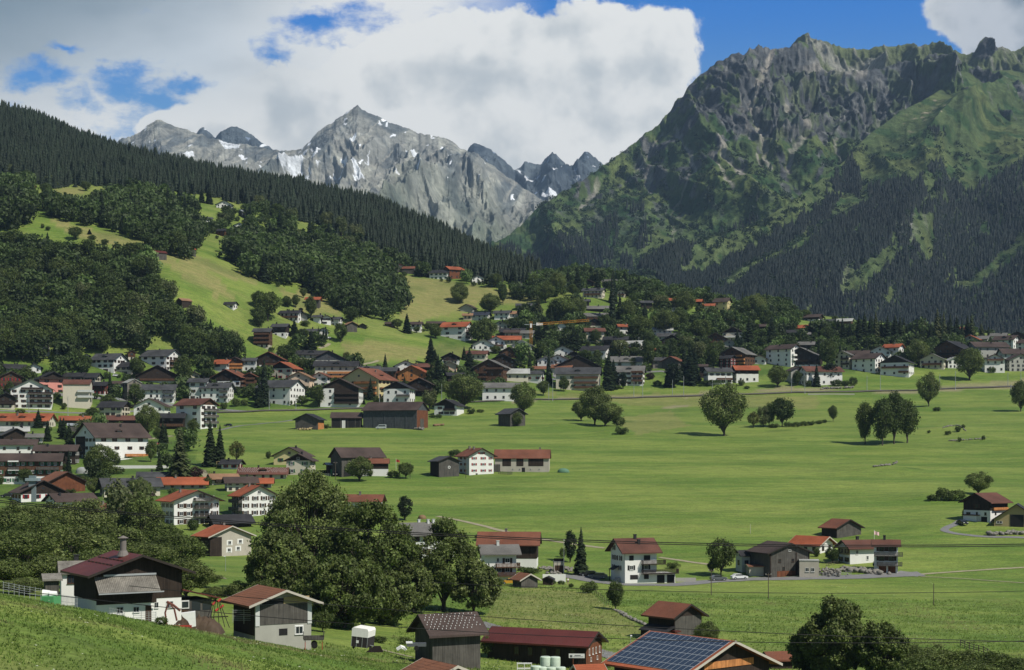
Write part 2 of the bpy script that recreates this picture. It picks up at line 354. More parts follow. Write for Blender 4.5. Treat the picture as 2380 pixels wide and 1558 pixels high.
# ---------- mountains ----------
def sheet(name,crest,Yf,zf,nu,nv,disp,colr,mat,jag=2.0,jf=.06,vpow=1.0,seed=0,back=True,reg=True):
    cr=np.array(crest,float); u=np.linspace(cr[0,0],cr[-1,0],nu)
    cy=np.interp(u,cr[:,0],cr[:,1])+fbm(u*jf,seed+.5,0,o=5,r=.6)*jag; cY=np.interp(u,cr[:,0],cr[:,2])
    yf=np.interp(u,*Yf) if isinstance(Yf,tuple) else np.full(nu,float(Yf))
    v=np.linspace(0,1,nv)
    U,V=np.meshgrid(u,v); CY=np.broadcast_to(cY,U.shape); YF=np.broadcast_to(yf,U.shape)
    zf=zf[0] if isinstance(zf,list) else zf
    Zc=CZ+(HY-cy)*cY/F; Y=YF+(CY-YF)*V; Z=zf+(np.broadcast_to(Zc,U.shape)-zf)*V**vpow
    X=(U-CX)/F*Y; PY=HY-(Z-CZ)*F/Y
    Zn=Z-OFF*Y
    d,extra=disp(U,PY,X,Zn,V)
    n=np.array([0,-.75,.66])
    Xd=X+extra; Yd=Y+n[1]*d; Zd=Z+n[2]*d
    # normals / slope
    c=colr(U,PY,X,Zn,V,d)
    VV=[np.stack([Xd,Yd,Zd],-1)]; CC=[c]; nr=nv
    if back:
        for k,(dy,dz) in enumerate([(60,-40),(250,-180),(700,-500),(1300,-1000)]):
            VV.append(np.stack([Xd[-1]+0*dy,Yd[-1]+dy,np.maximum(Zd[-1]+dz,-40)],-1)[None]); CC.append(c[-1:]); nr+=1
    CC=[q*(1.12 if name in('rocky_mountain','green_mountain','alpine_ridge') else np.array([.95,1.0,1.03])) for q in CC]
    me=npmesh(name,np.concatenate(VV).reshape(-1,3),gridfaces(nu,nr),[mat],col=np.concatenate(CC).reshape(-1,3),smooth=True)
    o=meshobj(name,me); tag(o,kind='structure')
    return dict(U=U,PY=PY,X=Xd,Y=Yd,Z=Zd)
def mount_mat(name,sc,bs,bd):
    m=MT(name); a=m.attr(); n=m.noise(1/sc,(1,1,1),8,.68); n2=m.noise(4/sc,(1,1,1),6,.7)
    k=m.mix(1.0,a,m.ramp(n,[(.25,.62),(.75,1.35)]),'MULTIPLY')
    k=m.mix(.8,k,m.mix(1.0,k,m.ramp(n2,[(.3,.6),(.7,1.35)]),'MULTIPLY'))
    m.col(k); m.b.inputs['Specular IOR Level'].default_value=.05
    m.bump(m.math('ADD',n,m.math('MULTIPLY',n2,.4)),bs,bd); return m.m
def lerp3(c,m,t):
    t=np.asarray(t)[...,None]; return c*(1-t)+np.array(m)*t
matA=mount_mat('mountain slope',70,.8,14)
GUL=[([(1800,100),(1745,235),(1768,300),(1790,360),(1792,372)],7,.9),([(1832,235),(1845,275),(1878,292)],7,.9),([(1655,330),(1690,385),(1722,430)],9,1.0),([(1570,300),(1600,360),(1615,400)],5,.7),
([(1650,375),(1690,440),(1700,462)],4,.8),([(1870,315),(1840,350),(1836,385)],8,.8),([(1942,315),(1945,360),(1950,378)],5,.8),([(1715,340),(1722,370)],4,.7),([(1765,340),(1775,380)],5,.7),([(1510,360),(1512,400)],8,.7),
([(1390,400),(1350,465)],6,.6),([(1615,400),(1570,450),(1565,520),(1585,590)],3,.35),([(1880,120),(1945,150),(2010,160)],10,.6),([(1540,300),(1480,370)],4,.4),([(1700,200),(1745,300)],4,.3)]
def dispA(U,PY,X,Z,V):
    wv=fbm(X/500,Z/500,1,o=3)*140
    env=sst(V,0,.25)*(1-.75*sst(V,.90,1.0))
    big=ridged((X+wv)/420+Z/900,Z/1500,11,o=3)*150-60
    mid=(ridged((X+wv)/170-Z/420,Z/260+X/900,17,o=5)-.4)*50
    fine=(ridged(X/38+Z/160,Z/50,23,o=5)-.4)*26
    rock=sst(Z,300,560)
    d=(big*1.0+mid*(.6+.3*rock)+fine*(.35+.8*rock))*env
    # deep gullies
    for pts,w,s in GUL:
        q,t=dline(U+fbm(U/20,PY/20,3,o=2)*4,PY,pts); d=d-16*s*np.exp(-(q/(w*1.8+5))**2)*env
    # crag above the gullies casts its own shade
    cr=inpoly(U+fbm(U/30,PY/30,5,o=3)*12,PY+fbm(U/30,PY/30,8,o=3)*10,[(1775,95),(1870,84),(1930,150),(2235,150),(2220,215),(2090,240),(1950,300),(1800,330),(1745,240)])
    d=d+cr*(ridged((X-Z*.55)/120,Z/210+X/400,29,o=4)-.45)*70*env
    return d,fbm(X/60,Z/60,77,o=3)*14*env
def colA(U,PY,X,Z,V,d):
    n=fbm(X/120,Z/120,41,o=5); n2=ridged(X/90,Z/110,43,o=4); n3=fbm(X/30,Z/30,47,o=4)
    c=np.broadcast_to(np.array([.058,.088,.034]),U.shape+(3,)).copy()
    c=lerp3(c,(.085,.112,.040),sst(n,-.1,.35))
    c=lerp3(c,(.026,.056,.021),sst(fbm(X/60,Z/45,53,o=5),-.02,.22)*(1-sst(Z,420,620))*.95)
    rk=sst(n2+n3*.45+sst(Z,200,650)*.30-.1*sst(n,0,.5),.54,.74)*sst(Z,120,330)
    cr=inpoly(U+fbm(U/30,PY/30,5,o=3)*14,PY+fbm(U/30,PY/30,8,o=3)*12,[(1730,92),(1870,84),(1940,152),(2235,148),(2220,215),(2110,240),(2000,300),(1880,330),(1760,330),(1720,240)])
    rk=np.maximum(rk,cr*(.35+.65*sst(n3+n2*.6-.3,-.25,.15)))
    rc=lerp3(np.broadcast_to(np.array([.058,.064,.070]),U.shape+(3,)),(.128,.132,.13),sst(fbm(X/25,Z/40,59,o=4),-.1,.4))
    c=c*(1-rk[...,None])+rc*rk[...,None]
    for pts,w,s in GUL:
        q,t=dline(U+fbm(U/14,PY/14,3,o=3)*5,PY+fbm(U/14,PY/14,6,o=3)*4,pts); c=lerp3(c,(.26,.245,.215),(1-sst(q,w*.35,w*1.15))*np.minimum(1,s*1.2)*(.6+.4*sst(n3,-.3,.3)))
    q=inpoly(U+n3*4,PY+n3*4,[(1788,134),(1794,132),(1796,142),(1790,143)]); c=lerp3(c,(.85,.86,.88),q*1.0)
    return c
crestA=[(1120,590,3900),(1150,572,3900),(1200,532,4000),(1300,445,4150),(1400,378,4300),(1470,327,4400),(1530,287,4450),(1562,255,4500),(1580,232,4500),(1600,206,4550),(1618,190,4550),(1632,178,4550),(1660,152,4550),(1700,129,4550),(1735,124,4550),(1762,103,4600),(1782,97,4600),(1800,103,4600),(1820,103,4600),(1832,101,4600),(1845,90,4600),(1865,84,4600),(1885,90,4600),(1900,118,4600),(1918,146,4560),(1950,154,4500),(2000,153,4480),(2060,156,4480),(2110,152,4480),(2150,143,4480),(2180,132,4480),(2210,128,4480),(2235,150,4480),(2300,170,4500),(2700,200,4500)]
SA=sheet('rocky_mountain',crestA,([1120,1500,2700],[3500,3050,3000]),[330,300],820,420,dispA,colA,matA,jag=7,jf=.07,vpow=1.06,seed=3)
# far smooth ridge behind the crag
def dispK(U,PY,X,Z,V):
    env=(1-.7*sst(V,.92,1))
    return ((ridged(X/160,Z/420,61,o=4)-.4)*90+(ridged(X/45,Z/120,63,o=4)-.4)*30)*env,0*X
def colK(U,PY,X,Z,V,d):
    n=fbm(X/120,Z/120,65,o=5); n2=ridged(X/70,Z/140,67,o=4)
    c=np.broadcast_to(np.array([.085,.105,.048]),U.shape+(3,)).copy()
    c=lerp3(c,(.19,.19,.17),sst(n2+n*.4,.5,.85)*.8)
    c=lerp3(c,(.21,.21,.19),(1-sst(dline(U,PY,[(1890,110),(1950,145),(2040,158)])[0],8,26))*.8)
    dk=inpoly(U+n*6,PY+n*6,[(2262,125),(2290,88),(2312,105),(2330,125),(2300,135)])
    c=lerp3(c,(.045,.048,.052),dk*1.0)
    for p in ([(1984,141),(2003,143),(2000,146),(1987,145)],[(2014,148),(2022,149),(2020,151)]): c=lerp3(c,(.85,.86,.88),inpoly(U,PY,p)*1.)
    return c
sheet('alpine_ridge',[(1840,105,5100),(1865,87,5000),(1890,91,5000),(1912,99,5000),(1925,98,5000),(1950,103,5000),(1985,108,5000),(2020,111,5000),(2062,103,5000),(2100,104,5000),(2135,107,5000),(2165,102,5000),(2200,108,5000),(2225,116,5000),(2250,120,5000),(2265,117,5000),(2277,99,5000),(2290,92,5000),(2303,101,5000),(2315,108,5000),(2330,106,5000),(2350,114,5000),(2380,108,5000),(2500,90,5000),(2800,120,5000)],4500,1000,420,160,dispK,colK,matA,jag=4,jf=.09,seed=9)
# nearer green shoulder with its conifer woods
SHEARB=.55
def dispB(U,PY,X,Z,V):
    env=sst(V,0,.15)*(1-.85*sst(V,.86,1.0))
    wv=fbm(X/600,Z/600,71,o=3)*120
    big=ridged((X-Z*1.25+wv)/430,Z/2600,73,o=2)*120-50
    mid=(ridged((X-Z*.8+wv)/150,Z/500,75,o=4)-.4)*60
    fine=(ridged(X/40,Z/60,77,o=3)-.4)*10
    return (big+mid*.28+fine*.7)*env,0*X
WOOD=[[(1470,665),(1560,610),(1700,560),(1850,478),(1905,432),(1960,440),(1930,500),(1800,590),(1640,690),(1560,700)],
 [(1640,700),(1760,640),(1900,560),(2010,470),(2020,420),(2120,440),(2180,400),(2260,420),(2400,380),(2460,500),(2460,800),(1640,800)],[(1930,420),(1980,360),(2010,400),(2000,440)],[(2150,330),(2190,325),(2170,360)]]
CLEAR=[[(1690,650),(1830,585),(1905,575),(1850,622),(1720,680),(1680,680)],[(1600,600),(1800,495),(1905,425),(1935,440),(1850,515),(1700,598),(1600,650)],[(2120,520),(2170,515),(2165,600),(2110,580)],[(1960,640),(1990,640),(1985,690),(1950,695)],[(2225,650),(2400,548),(2400,590),(2260,672)],[(1935,705),(1985,650),(2060,600),(2100,600),(2000,690)],[(1640,700),(1780,640),(1700,712)],[(2135,430),(2175,440),(2160,500),(2140,480)],[(2225,560),(2240,640),(2225,640)],[(1560,655),(1640,610),(1760,555),(1640,640)]]
def woodB(U,PY):
    wu=U+fbm(U/26,PY/26,81,o=3)*16; wyy=PY+fbm(U/26,PY/26,83,o=3)*12
    m=np.zeros(U.shape,bool)
    for p in WOOD: m|=inpoly(wu,wyy,p)
    for p in CLEAR: m&=~inpoly(wu,wyy,p)
    m&=(fbm(U/18+PY/40,PY/60,87,o=3)<.36)
    return m
def colB(U,PY,X,Z,V,d):
    n=fbm(X/120,Z/120,91,o=5); n3=fbm(X/28,Z/28,93,o=4)
    c=np.broadcast_to(np.array([.058,.084,.034]),U.shape+(3,)).copy()
    c=lerp3(c,(.085,.108,.040),sst(n,-.1,.3))
    c=lerp3(c,(.028,.058,.021),sst(fbm(X/50,Z/40,95,o=5),.05,.22)*.9)
    c=lerp3(c,(.15,.148,.14),sst(ridged(X/60,Z/80,97,o=4)+n3*.4,.72,.9)*sst(Z,420,620)*.9)
    for p in ([(2110,530),(2150,520),(2160,570),(2120,590),(2100,570)],[(1955,650),(1990,645),(1985,695),(1955,700)],[(2075,550),(2090,545),(2095,590),(2080,590)],[(1860,700),(1880,700),(1875,716)]):
        c=lerp3(c,(.24,.235,.23),inpoly(U+n3*14,PY+n3*14,p)*sst(n3,-.15,.15))
    q=sst(fbm(X/30,Z/12,99,o=3),.36,.46)*inpoly(U,PY,[(2090,250),(2220,200),(2180,300),(2110,320)]); c=lerp3(c,(.24,.21,.16),q*.8)
    c=lerp3(c,(.035,.05,.02),woodB(U,PY)*.7)
    for p in CLEAR: c=lerp3(c,(.074,.100,.040),inpoly(U+n3*16,PY+n3*14,p)*.8*sst(n3+n*.6,-.35,.1))
    return c
crestB=[(1440,676,2950),(1470,662,2950),(1540,608,3050),(1600,582,3100),(1647,556,3150),(1753,526,3200),(1843,467,3300),(1897,425,3450),(1940,392,3550),(1966,370,3650),(1990,338,3700),(2030,303,3800),(2098,255,3950),(2160,222,4100),(2215,190,4250),(2232,158,4350),(2250,150,4400),(2290,160,4450),(2330,165,4450),(2380,172,4450),(2500,180,4450),(2900,200,4450)]
SB=sheet('green_mountain',crestB,([1440,1600,2900],[2700,2600,2500]),[250,250],760,380,dispB,colB,matA,jag=3,jf=.05,vpow=1.0,seed=5)
# far grey mountains
matC=mount_mat('far rock',220,.9,40)
SNOW=[[(690,385),(705,352),(720,345),(700,385)],[(715,372),(745,345),(735,370)],[(780,270),(800,255),(815,255),(790,272)],[(808,300),(824,285),(820,315)],[(815,350),(825,345),(845,380),(825,383)],[(755,372),(775,360),(772,378)],[(945,340),(975,345),(970,358),(950,350)],[(625,415),(690,398),(720,385),(705,405),(680,430),(650,425)],[(890,285),(905,282),(900,292)],[(600,395),(620,398),(610,402)],[(840,345),(858,325),(850,345)],[(510,325),(560,335),(560,345),(520,338)],[(570,315),(590,325),(585,328)],[(432,325),(448,326),(440,331)],[(875,270),(885,282),(878,282)],[(970,435),(985,432),(975,452)],[(700,345),(708,342),(700,350)],[(1045,382),(1055,378),(1052,388)]]
def dispC(U,PY,X,Z,V):
    env=(1-.93*sst(V,.72,1)); wv=fbm(X/900,Z/900,101,o=3)*300
    return ((ridged((X+wv)/800-Z/1500,Z/1700,103,o=4)-.4)*260+(ridged((X-wv)/230,Z/330,107,o=5)-.4)*110+(ridged((X+Z*.5)/75,Z/120,109,o=4)-.4)*42)*env,0*X
def colC(U,PY,X,Z,V,d):
    n=fbm(X/300,Z/300,111,o=5); n3=fbm(X/70,Z/70,113,o=5); n2=ridged(X/160,Z/220,117,o=4)
    c=np.broadcast_to(np.array([.25,.245,.22]),U.shape+(3,)).copy()
    c=lerp3(c,(.36,.35,.30),sst(n2+n*.3,.35,.7))
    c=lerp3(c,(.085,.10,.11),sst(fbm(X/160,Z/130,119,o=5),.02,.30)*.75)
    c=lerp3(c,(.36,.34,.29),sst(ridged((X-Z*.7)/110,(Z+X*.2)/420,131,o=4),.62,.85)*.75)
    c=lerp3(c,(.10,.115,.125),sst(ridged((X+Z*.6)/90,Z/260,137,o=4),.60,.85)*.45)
    c=lerp3(c,(.12,.145,.085),sst(-Z+n*260,-480,-120)*.7)
    for p in SNOW: c=lerp3(c,(.80,.81,.83),inpoly(U+n3*13,PY+n3*11,p)*sst(n3+.5*n2,-.25,.05))
    sn=sst(ridged((X+Z*.5)/240,Z/200,121,o=3)+n3*.5,.88,.95)*sst(Z,550,800)*(U>680)*(U<1180)*.0
    c=lerp3(c,(.9,.9,.92),((fbm(X/60,Z/36,123,o=3)>.52)&(Z>430))*1.0)
    return c
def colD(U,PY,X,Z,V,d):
    c=colC(U,PY,X,Z,V,d)*np.array([.30,.36,.46]); c=lerp3(c,(.9,.9,.92),(sst(fbm(X/110,Z/60,133,o=3),.36,.42)*(Z>350))*.9); return c  # blue tint puts distance haze into the rock colour
crestC=[(100,420,8200),(200,370,8200),(285,322,8200),(320,308,8200),(345,292,8200),(362,280,8200),(372,279,8200),(400,290,8200),(450,304,8200),(480,317,8200),(520,326,8200),(560,333,8200),(610,342,8200),(650,350,8200),(690,352,8100),(705,345,8000),(725,322,8000),(745,300,8000),(770,286,8000),(790,268,8000),(810,256,8000),(822,247,8000),(832,246,8000),(850,256,8000),(880,270,8000),(905,282,8000),(950,297,8000),(985,310,8000),(1020,316,8000),(1045,322,8000),(1070,345,8000),(1100,358,7900),(1130,378,7900),(1160,400,7800),(1200,425,7700),(1230,445,7600),(1262,470,7500),(1290,520,7400),(1400,560,7200)]
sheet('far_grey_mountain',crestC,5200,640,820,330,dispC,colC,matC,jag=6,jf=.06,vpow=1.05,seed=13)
crestD=[(430,335,9600),(455,308,9600),(465,298,9600),(474,296,9600),(485,304,9600),(500,320,9500),(515,303,9400),(535,294,9400),(548,293,9400),(565,300,9400),(590,316,9400),(620,338,9400),(650,356,9400),(690,370,9400),(1060,372,9800),(1085,352,9800),(1093,338,9800),(1105,331,9800),(1118,336,9800),(1140,348,9800),(1165,368,9800),(1195,398,9800),(1210,392,9800),(1220,376,9800),(1240,381,9800),(1256,384,9800),(1270,368,9800),(1282,358,9800),(1292,360,9800),(1310,378,9800),(1330,398,9800),(1342,378,9800),(1355,356,9800),(1366,352,9800),(1385,366,9800),(1400,380,9800),(1450,420,9800)]
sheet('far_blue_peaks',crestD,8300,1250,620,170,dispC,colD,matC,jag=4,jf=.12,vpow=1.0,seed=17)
# ---------- vegetation ----------
T0={'u':371.9,'m':681.8,'l':1016.5,'b':1227.2}
def TP(t,x,y):
    s=.25 if t[0]=='b' else .2506
    return 595.0*int(t[1])+x*s, T0[t[0]]+y*s
def leafmat(name,c1,c2,sat=.0):
    m=MT(name); a=m.attr(); oi=m.nd('ShaderNodeObjectInfo')
    b=m.mix(oi.outputs['Random'],c1,c2); k=m.mix(1.0,b,a,'MULTIPLY')
    m.col(k); m.b.inputs['Roughness'].default_value=.62; m.b.inputs['Specular IOR Level'].default_value=.25
    tr=m.nd('ShaderNodeBsdfTranslucent'); m.L.new(m.mix(1.0,k,(1.1,1.25,.6),'MULTIPLY'),tr.inputs[0])
    ms=m.nd('ShaderNodeMixShader'); ms.inputs[0].default_value=.30; out=m.N['Material Output']
    m.L.new(m.b.outputs[0],ms.inputs[1]); m.L.new(tr.outputs[0],ms.inputs[2]); m.L.new(ms.outputs[0],out.inputs[0]); return m.m
LEAF=leafmat('broad leaves',(.055,.085,.022),(.098,.130,.036))
LEAFL=leafmat('pale leaves',(.105,.135,.055),(.14,.16,.07))
LEAFY=leafmat('yellow leaves',(.12,.13,.035),(.14,.15,.045))
LEAFR=leafmat('purple leaves',(.045,.022,.022),(.055,.026,.026))
NEED=leafmat('dark needles',(.016,.030,.014),(.030,.046,.020))
NEEDL=leafmat('pale needles',(.060,.078,.034),(.080,.092,.042))
FOR=leafmat('forest needles',(.021,.035,.018),(.021,.035,.018))
FORB=leafmat('mountain needles',(.009,.017,.014),(.009,.017,.014))
mb=MT('bark'); mb.col(mb.ramp(mb.noise(6,(1,1,.2)),[(.3,(.035,.028,.022)),(.7,(.10,.085,.07))])); BARK=mb.m
def leaves(r,C,Rr,n,s,up=.25,asp=.62):
    """n leaf sprays on the shells of clumps C (k,3) with radii Rr"""
    w=Rr**2; k=r.choice(len(C),n,p=w/w.sum()); d=r.normal(size=(n,3)); d[:,2]+=up; cen=C.mean(0)
    o=C[k]-cen; o/=np.maximum(np.linalg.norm(o,axis=1),.01)[:,None]; d/=np.linalg.norm(d,axis=1)[:,None]; d+=.55*o
    d/=np.linalg.norm(d,axis=1)[:,None]
    rad=Rr[k]*np.where(r.rand(n)<.62,.70+.38*r.rand(n),.2+1.25*r.rand(n)); P=C[k]+d*rad[:,None]+r.normal(size=(n,3))*s*.6
    N=d+r.normal(size=(n,3))*.8; N/=np.linalg.norm(N,axis=1)[:,None]
    a=r.normal(size=(n,3)); a[:,2]*=.6; T=np.cross(N,a); T/=np.maximum(np.linalg.norm(T,axis=1),.01)[:,None]; B=np.cross(N,T)
    sz=(s*(.55+.9*r.rand(n)))[:,None]; q=[T*sz,B*sz*asp,-T*sz,-B*sz*asp]
    V=np.stack([P+x*(.75+.5*r.rand(n,1)) for x in q],1).reshape(-1,3)
    Fc=np.arange(4*n).reshape(n,4); tone=(.62+.60*r.rand(len(C)))[k]*(.70+.5*r.rand(n))*np.where(r.rand(n)<(.12 if n>8000 else .03),1.7 if n>8000 else 1.3,1.0); 
    c=np.repeat(np.stack([tone*(.95+.1*r.rand(n)),tone,tone*.95],-1),4,axis=0)
    return V,Fc,c
def tube(pts,rad,k=6):
    V=[];Fc=[]
    pts=[np.array(p,float) for p in pts]
    for i,p in enumerate(pts):
        d=pts[min(i+1,len(pts)-1)]-pts[max(i-1,0)]; d/=max(np.linalg.norm(d),1e-6)
        a=np.cross(d,[0.31,.95,.05]); a/=np.linalg.norm(a); b=np.cross(d,a)
        for j in range(k):
            t=2*math.pi*j/k; V.append(p+rad[i]*(math.cos(t)*a+math.sin(t)*b))
    for i in range(len(pts)-1):
        for j in range(k):
            A=i*k+j; B=i*k+(j+1)%k; Fc.append((A,B,B+k,A+k))
    return np.array(V),np.array(Fc)
def joinm(parts):
    V=[];Fc=[];o=0
    for v,f in parts: V.append(v); Fc.append(f+o); o+=len(v)
    return np.concatenate(V),np.concatenate(Fc)
def bro(seed,H=1.0,Wd=.8,trunk=.2,n=1500,s=.035,nb=26,rb=.17,shape='r'):
    """unit broadleaf tree, height 1"""
    r=np.random.RandomState(seed); C=[];Rr=[]
    ch=(1-trunk)/2; cz=trunk+ch
    for i in range(nb):
        for _ in range(50):
            p=r.uniform(-1,1,3)
            if .25<np.linalg.norm(p)<1: break
        q=p*.5+p/np.linalg.norm(p)*.35
        if shape=='r': wz=1.0
        if shape=='u': wz=1.0; q[:2]*=(.65+.35*math.cos(max(q[2],-.5)*1.6))
        C.append((q[0]*(Wd/2-rb*.55),q[1]*(Wd/2-rb*.55),cz+q[2]*(ch-rb*.6))); Rr.append(rb*(.6+.65*r.rand()))
    C=np.array(C);Rr=np.array(Rr); V,Fc,c=leaves(r,C,Rr,n,s)
    k0=Wd/2/np.percentile(np.hypot(V[:,0],V[:,1]),97); zz=np.percentile(V[:,2],99.5); V[:,:2]*=k0; C[:,:2]*=k0; V[:,2]=trunk*.7+(V[:,2]-trunk*.7)/(zz-trunk*.7)*(1-trunk*.7)
    tr=[tube([(0,0,-.03),(.01,0,trunk*.6),(0,.01,cz)],[.028,.02,.012])]
    for i in range(0,nb,3):
        e=C[i]; tr.append(tube([(0,0,trunk*.55+.1*r.rand()),(e[0]*.5,e[1]*.5,(trunk+e[2])/2),tuple(e)],[.014,.009,.004],4))
    return (V,Fc,c),joinm(tr)
def con(seed,W=.34,n=26,br=9,dens=1.0,lar=False):
    """unit conifer: whorls of drooping, jagged boughs"""
    r=np.random.RandomState(seed); V=[];Fc=[];c=[]
    for i in range(n):
        t=i/(n-1); z=.07+.91*t; R0=W/2*(1-t)**(.80 if not lar else .7)+.008; k=max(5,int(br*(1-.35*t)))
        for j in range(k):
            a=2*math.pi*(j+r.rand()*.8)/k+i; L=R0*(.62+.55*r.rand()); dr=L*(.38+.25*r.rand())*(1-.5*t)
            ca,sa=math.cos(a),math.sin(a); w=L*(.30 if not lar else .2)+.008
            b=len(V); z2=z+.02*r.rand()
            V+= [(0,0,z2+.03),(ca*L*.55-sa*w,sa*L*.55+ca*w,z2-dr*.45),(ca*L,sa*L,z2-dr),(ca*L*.55+sa*w,sa*L*.55-ca*w,z2-dr*.5)]
            V+= [(ca*L*.3,sa*L*.3,z2-.012),(ca*L*.75-sa*w*.8,sa*L*.75+ca*w*.8,z2-dr*1.15-.012),(ca*L*.9,sa*L*.9,z2-dr*.75),(ca*L*.7+sa*w*.8,sa*L*.7-ca*w*.8,z2-dr*1.2-.01)]
            Fc+=[(b,b+1,b+2,b+3),(b+4,b+5,b+6,b+7)]; tone=.7+.6*r.rand(); c+=[(tone,tone,tone*.95)]*8
    V.append((0,0,1.0)); V+=[(.01,0,.95),(-.006,.01,.95),(-.006,-.01,.95)]; b=len(V)-4; Fc.append((b,b+1,b+2,b+3)); c+=[(1,1,1)]*4
    return (np.array(V),np.array(Fc),np.array(c)),tube([(0,0,-.04),(0,0,.5),(0,0,.97)],[.016,.010,.002],5)
LEAFN=leafmat('near leaves',(.090,.122,.032),(.135,.165,.055))
PROTO={}
def proto(kind,cr,tr,mat):
    V,Fc,c=cr; PROTO.setdefault(kind,[]).append((npmesh(kind+' crown',V,Fc,[mat],col=c),npmesh(kind+' trunk',tr[0],tr[1],[BARK],smooth=True),mat))
for s in range(5):
    a,b=bro(100+s,Wd=.80+.06*(s%3),trunk=.10+.03*(s%3),n=4200,s=.027,nb=38,rb=.15,shape='ru'[s%2]); proto('d',a,b,LEAF)
    if s<3:
        a,b=bro(130+s,Wd=.75,trunk=.10,n=3000,s=.028,nb=34,rb=.14); proto('w',a,b,LEAFL)
for s in range(4):
    a,b=con(200+s,W=.36+.03*s,n=30,br=10); proto('c',a,b,NEED)
for s in range(2):
    a,b=con(220+s,W=.5,n=24,br=9,lar=True); proto('l',a,b,NEEDL)
a,b=bro(300,Wd=.42,trunk=.04,n=2600,s=.028,nb=30,rb=.10,shape='u'); proto('p',a,b,NEED)
for s in range(2):
    a,b=bro(310+s,Wd=.66,trunk=.12,n=6000,s=.021,nb=54,rb=.12,shape='u'); proto('t',a,b,LEAF)
for s in range(2):
    a,b=bro(330+s,Wd=.85,trunk=.10,n=9500,s=.0165,nb=80,rb=.105,shape='ru'[s]); proto('h',a,b,LEAFN)
a,b=bro(340,Wd=.8,trunk=.1,n=2400,s=.03,nb=30,rb=.14); proto('y',a,b,LEAFY)
for s in range(3):
    a,b=bro(320+s,Wd=1.5,trunk=.0,n=1500,s=.06,nb=22,rb=.28); proto('s',a,b,LEAF)
a,b=bro(350,Wd=1.2,trunk=.0,n=1400,s=.06,nb=22,rb=.26); proto('r',a,b,LEAFR)
WIDTH=dict(d=.86,w=.75,c=.42,l=.52,p=.42,t=.66,h=.85,y=.8,s=1.5,r=1.2)
CATN=dict(d='broadleaf_tree',w='broadleaf_tree',c='spruce_tree',l='larch_tree',p='conifer_tree',t='broadleaf_tree',h='broadleaf_tree',y='broadleaf_tree',s='shrub',r='shrub')
TRN=random.Random(5); TREES=[]; CNT={}
def tree(kind,pos,H,Wm=None,label=None,group=None,parts=True,idx=None):
    L=PROTO[kind]; cr,tr,mat=L[(idx if idx is not None else TRN.randrange(len(L)))%len(L)]
    sx=(Wm/(H*WIDTH[kind])) if Wm else 1.0; rz=TRN.uniform(0,6.28)
    nm=CATN[kind]
    if kind in 'sr':
        o=meshobj(nm,cr); o.location=pos; o.scale=(H*sx,H*sx,H); o.rotation_euler=(0,0,rz); root=o
        tag(o,label,'shrub',group)
    else:
        root=empty(nm,pos,rz); root.scale=(H*sx,H*sx,H)
        meshobj('crown',cr,root); meshobj('trunk',tr,root)
        tag(root,label,'tree',group)
    TREES.append(root); return root
# --- conifer wood on the left ridge (one mass) ---
def conelow(L,k,seed,W=.3):
    r=np.random.RandomState(seed); V=[];Fc=[]
    for i in range(L):
        t=i/L; z0=.04+.9*t; zt=min(1.0,z0+1.55/L*(1.25-.35*t)); R0=W/2*(1-t*.92); b=len(V); V.append((0,0,zt))
        for j in range(2*k):
            a=math.pi*j/k+i*.7; rr=R0*((1.0+.35*r.rand()) if j%2==0 else .48); V.append((math.cos(a)*rr,math.sin(a)*rr,z0-(.035*r.rand() if j%2==0 else -.03)))
        for j in range(2*k): Fc.append((b,b+1+j,b+1+(j+1)%(2*k)))
    return np.array(V),np.array(Fc)
def scatter(templates,P,H,Wd,tone,seed=1):
    r=np.random.RandomState(seed); VV=[];FF=[];CC=[];o=0; ti=r.randint(len(templates),size=len(P)); an=r.rand(len(P))*6.28
    for k,(V,Fc) in enumerate(templates):
        I=np.nonzero(ti==k)[0]
        if not len(I): continue
        ca,sa=np.cos(an[I]),np.sin(an[I]); n=len(V)
        x=V[None,:,0]*ca[:,None]-V[None,:,1]*sa[:,None]; y=V[None,:,0]*sa[:,None]+V[None,:,1]*ca[:,None]
        lean=r.normal(size=(len(I),2))*.02
        W=np.stack([P[I,0:1]+x*Wd[I,None]+lean[:,0:1]*V[None,:,2]*H[I,None],P[I,1:2]+y*Wd[I,None],P[I,2:3]+V[None,:,2]*H[I,None]-.3],-1)
        VV.append(W.reshape(-1,3)); f=(Fc[None]+(np.arange(len(I))*n)[:,None,None]).reshape(-1,Fc.shape[1])+o; FF.append(f); o+=len(I)*n
        t=tone[I][:,None]*np.ones((1,n)); CC.append(np.stack([t,t,t],-1).reshape(-1,3))
    return np.concatenate(VV),np.concatenate(FF),np.concatenate(CC)
def cand(x0,x1,y0,y1,sp,seed,jit=.9):
    r=np.random.RandomState(seed); X,Y=np.meshgrid(np.arange(x0,x1,sp),np.arange(y0,y1,sp)); X=X.ravel();Y=Y.ravel()
    X=X+r.uniform(-.5,.5,len(X))*sp*jit; Y=Y+r.uniform(-.5,.5,len(Y))*sp*jit; Z=ground(X,Y)
    return X,Y,Z,CX+X/Y*F,HY-(Z-CZ)*F/Y
X,Y,Z,U,P=cand(-760,60,1330,2120,5.7,3)
LOW=[(-200,430),(0,415),(80,425),(130,432),(230,440),(310,450),(400,452),(470,450),(520,478),(600,482),(700,515),(780,545),(860,580),(950,618),(1100,650),(1180,664),(1300,672)]
low=np.interp(U,[a for a,b in LOW],[b for a,b in LOW])+fbm(X/40,Y/40,3,o=3)*22
k=(U>-150)&(U<1255)&(P<low)&(Y>1330)
k&=~((U>440)&(U<1000)&(Y<1420))
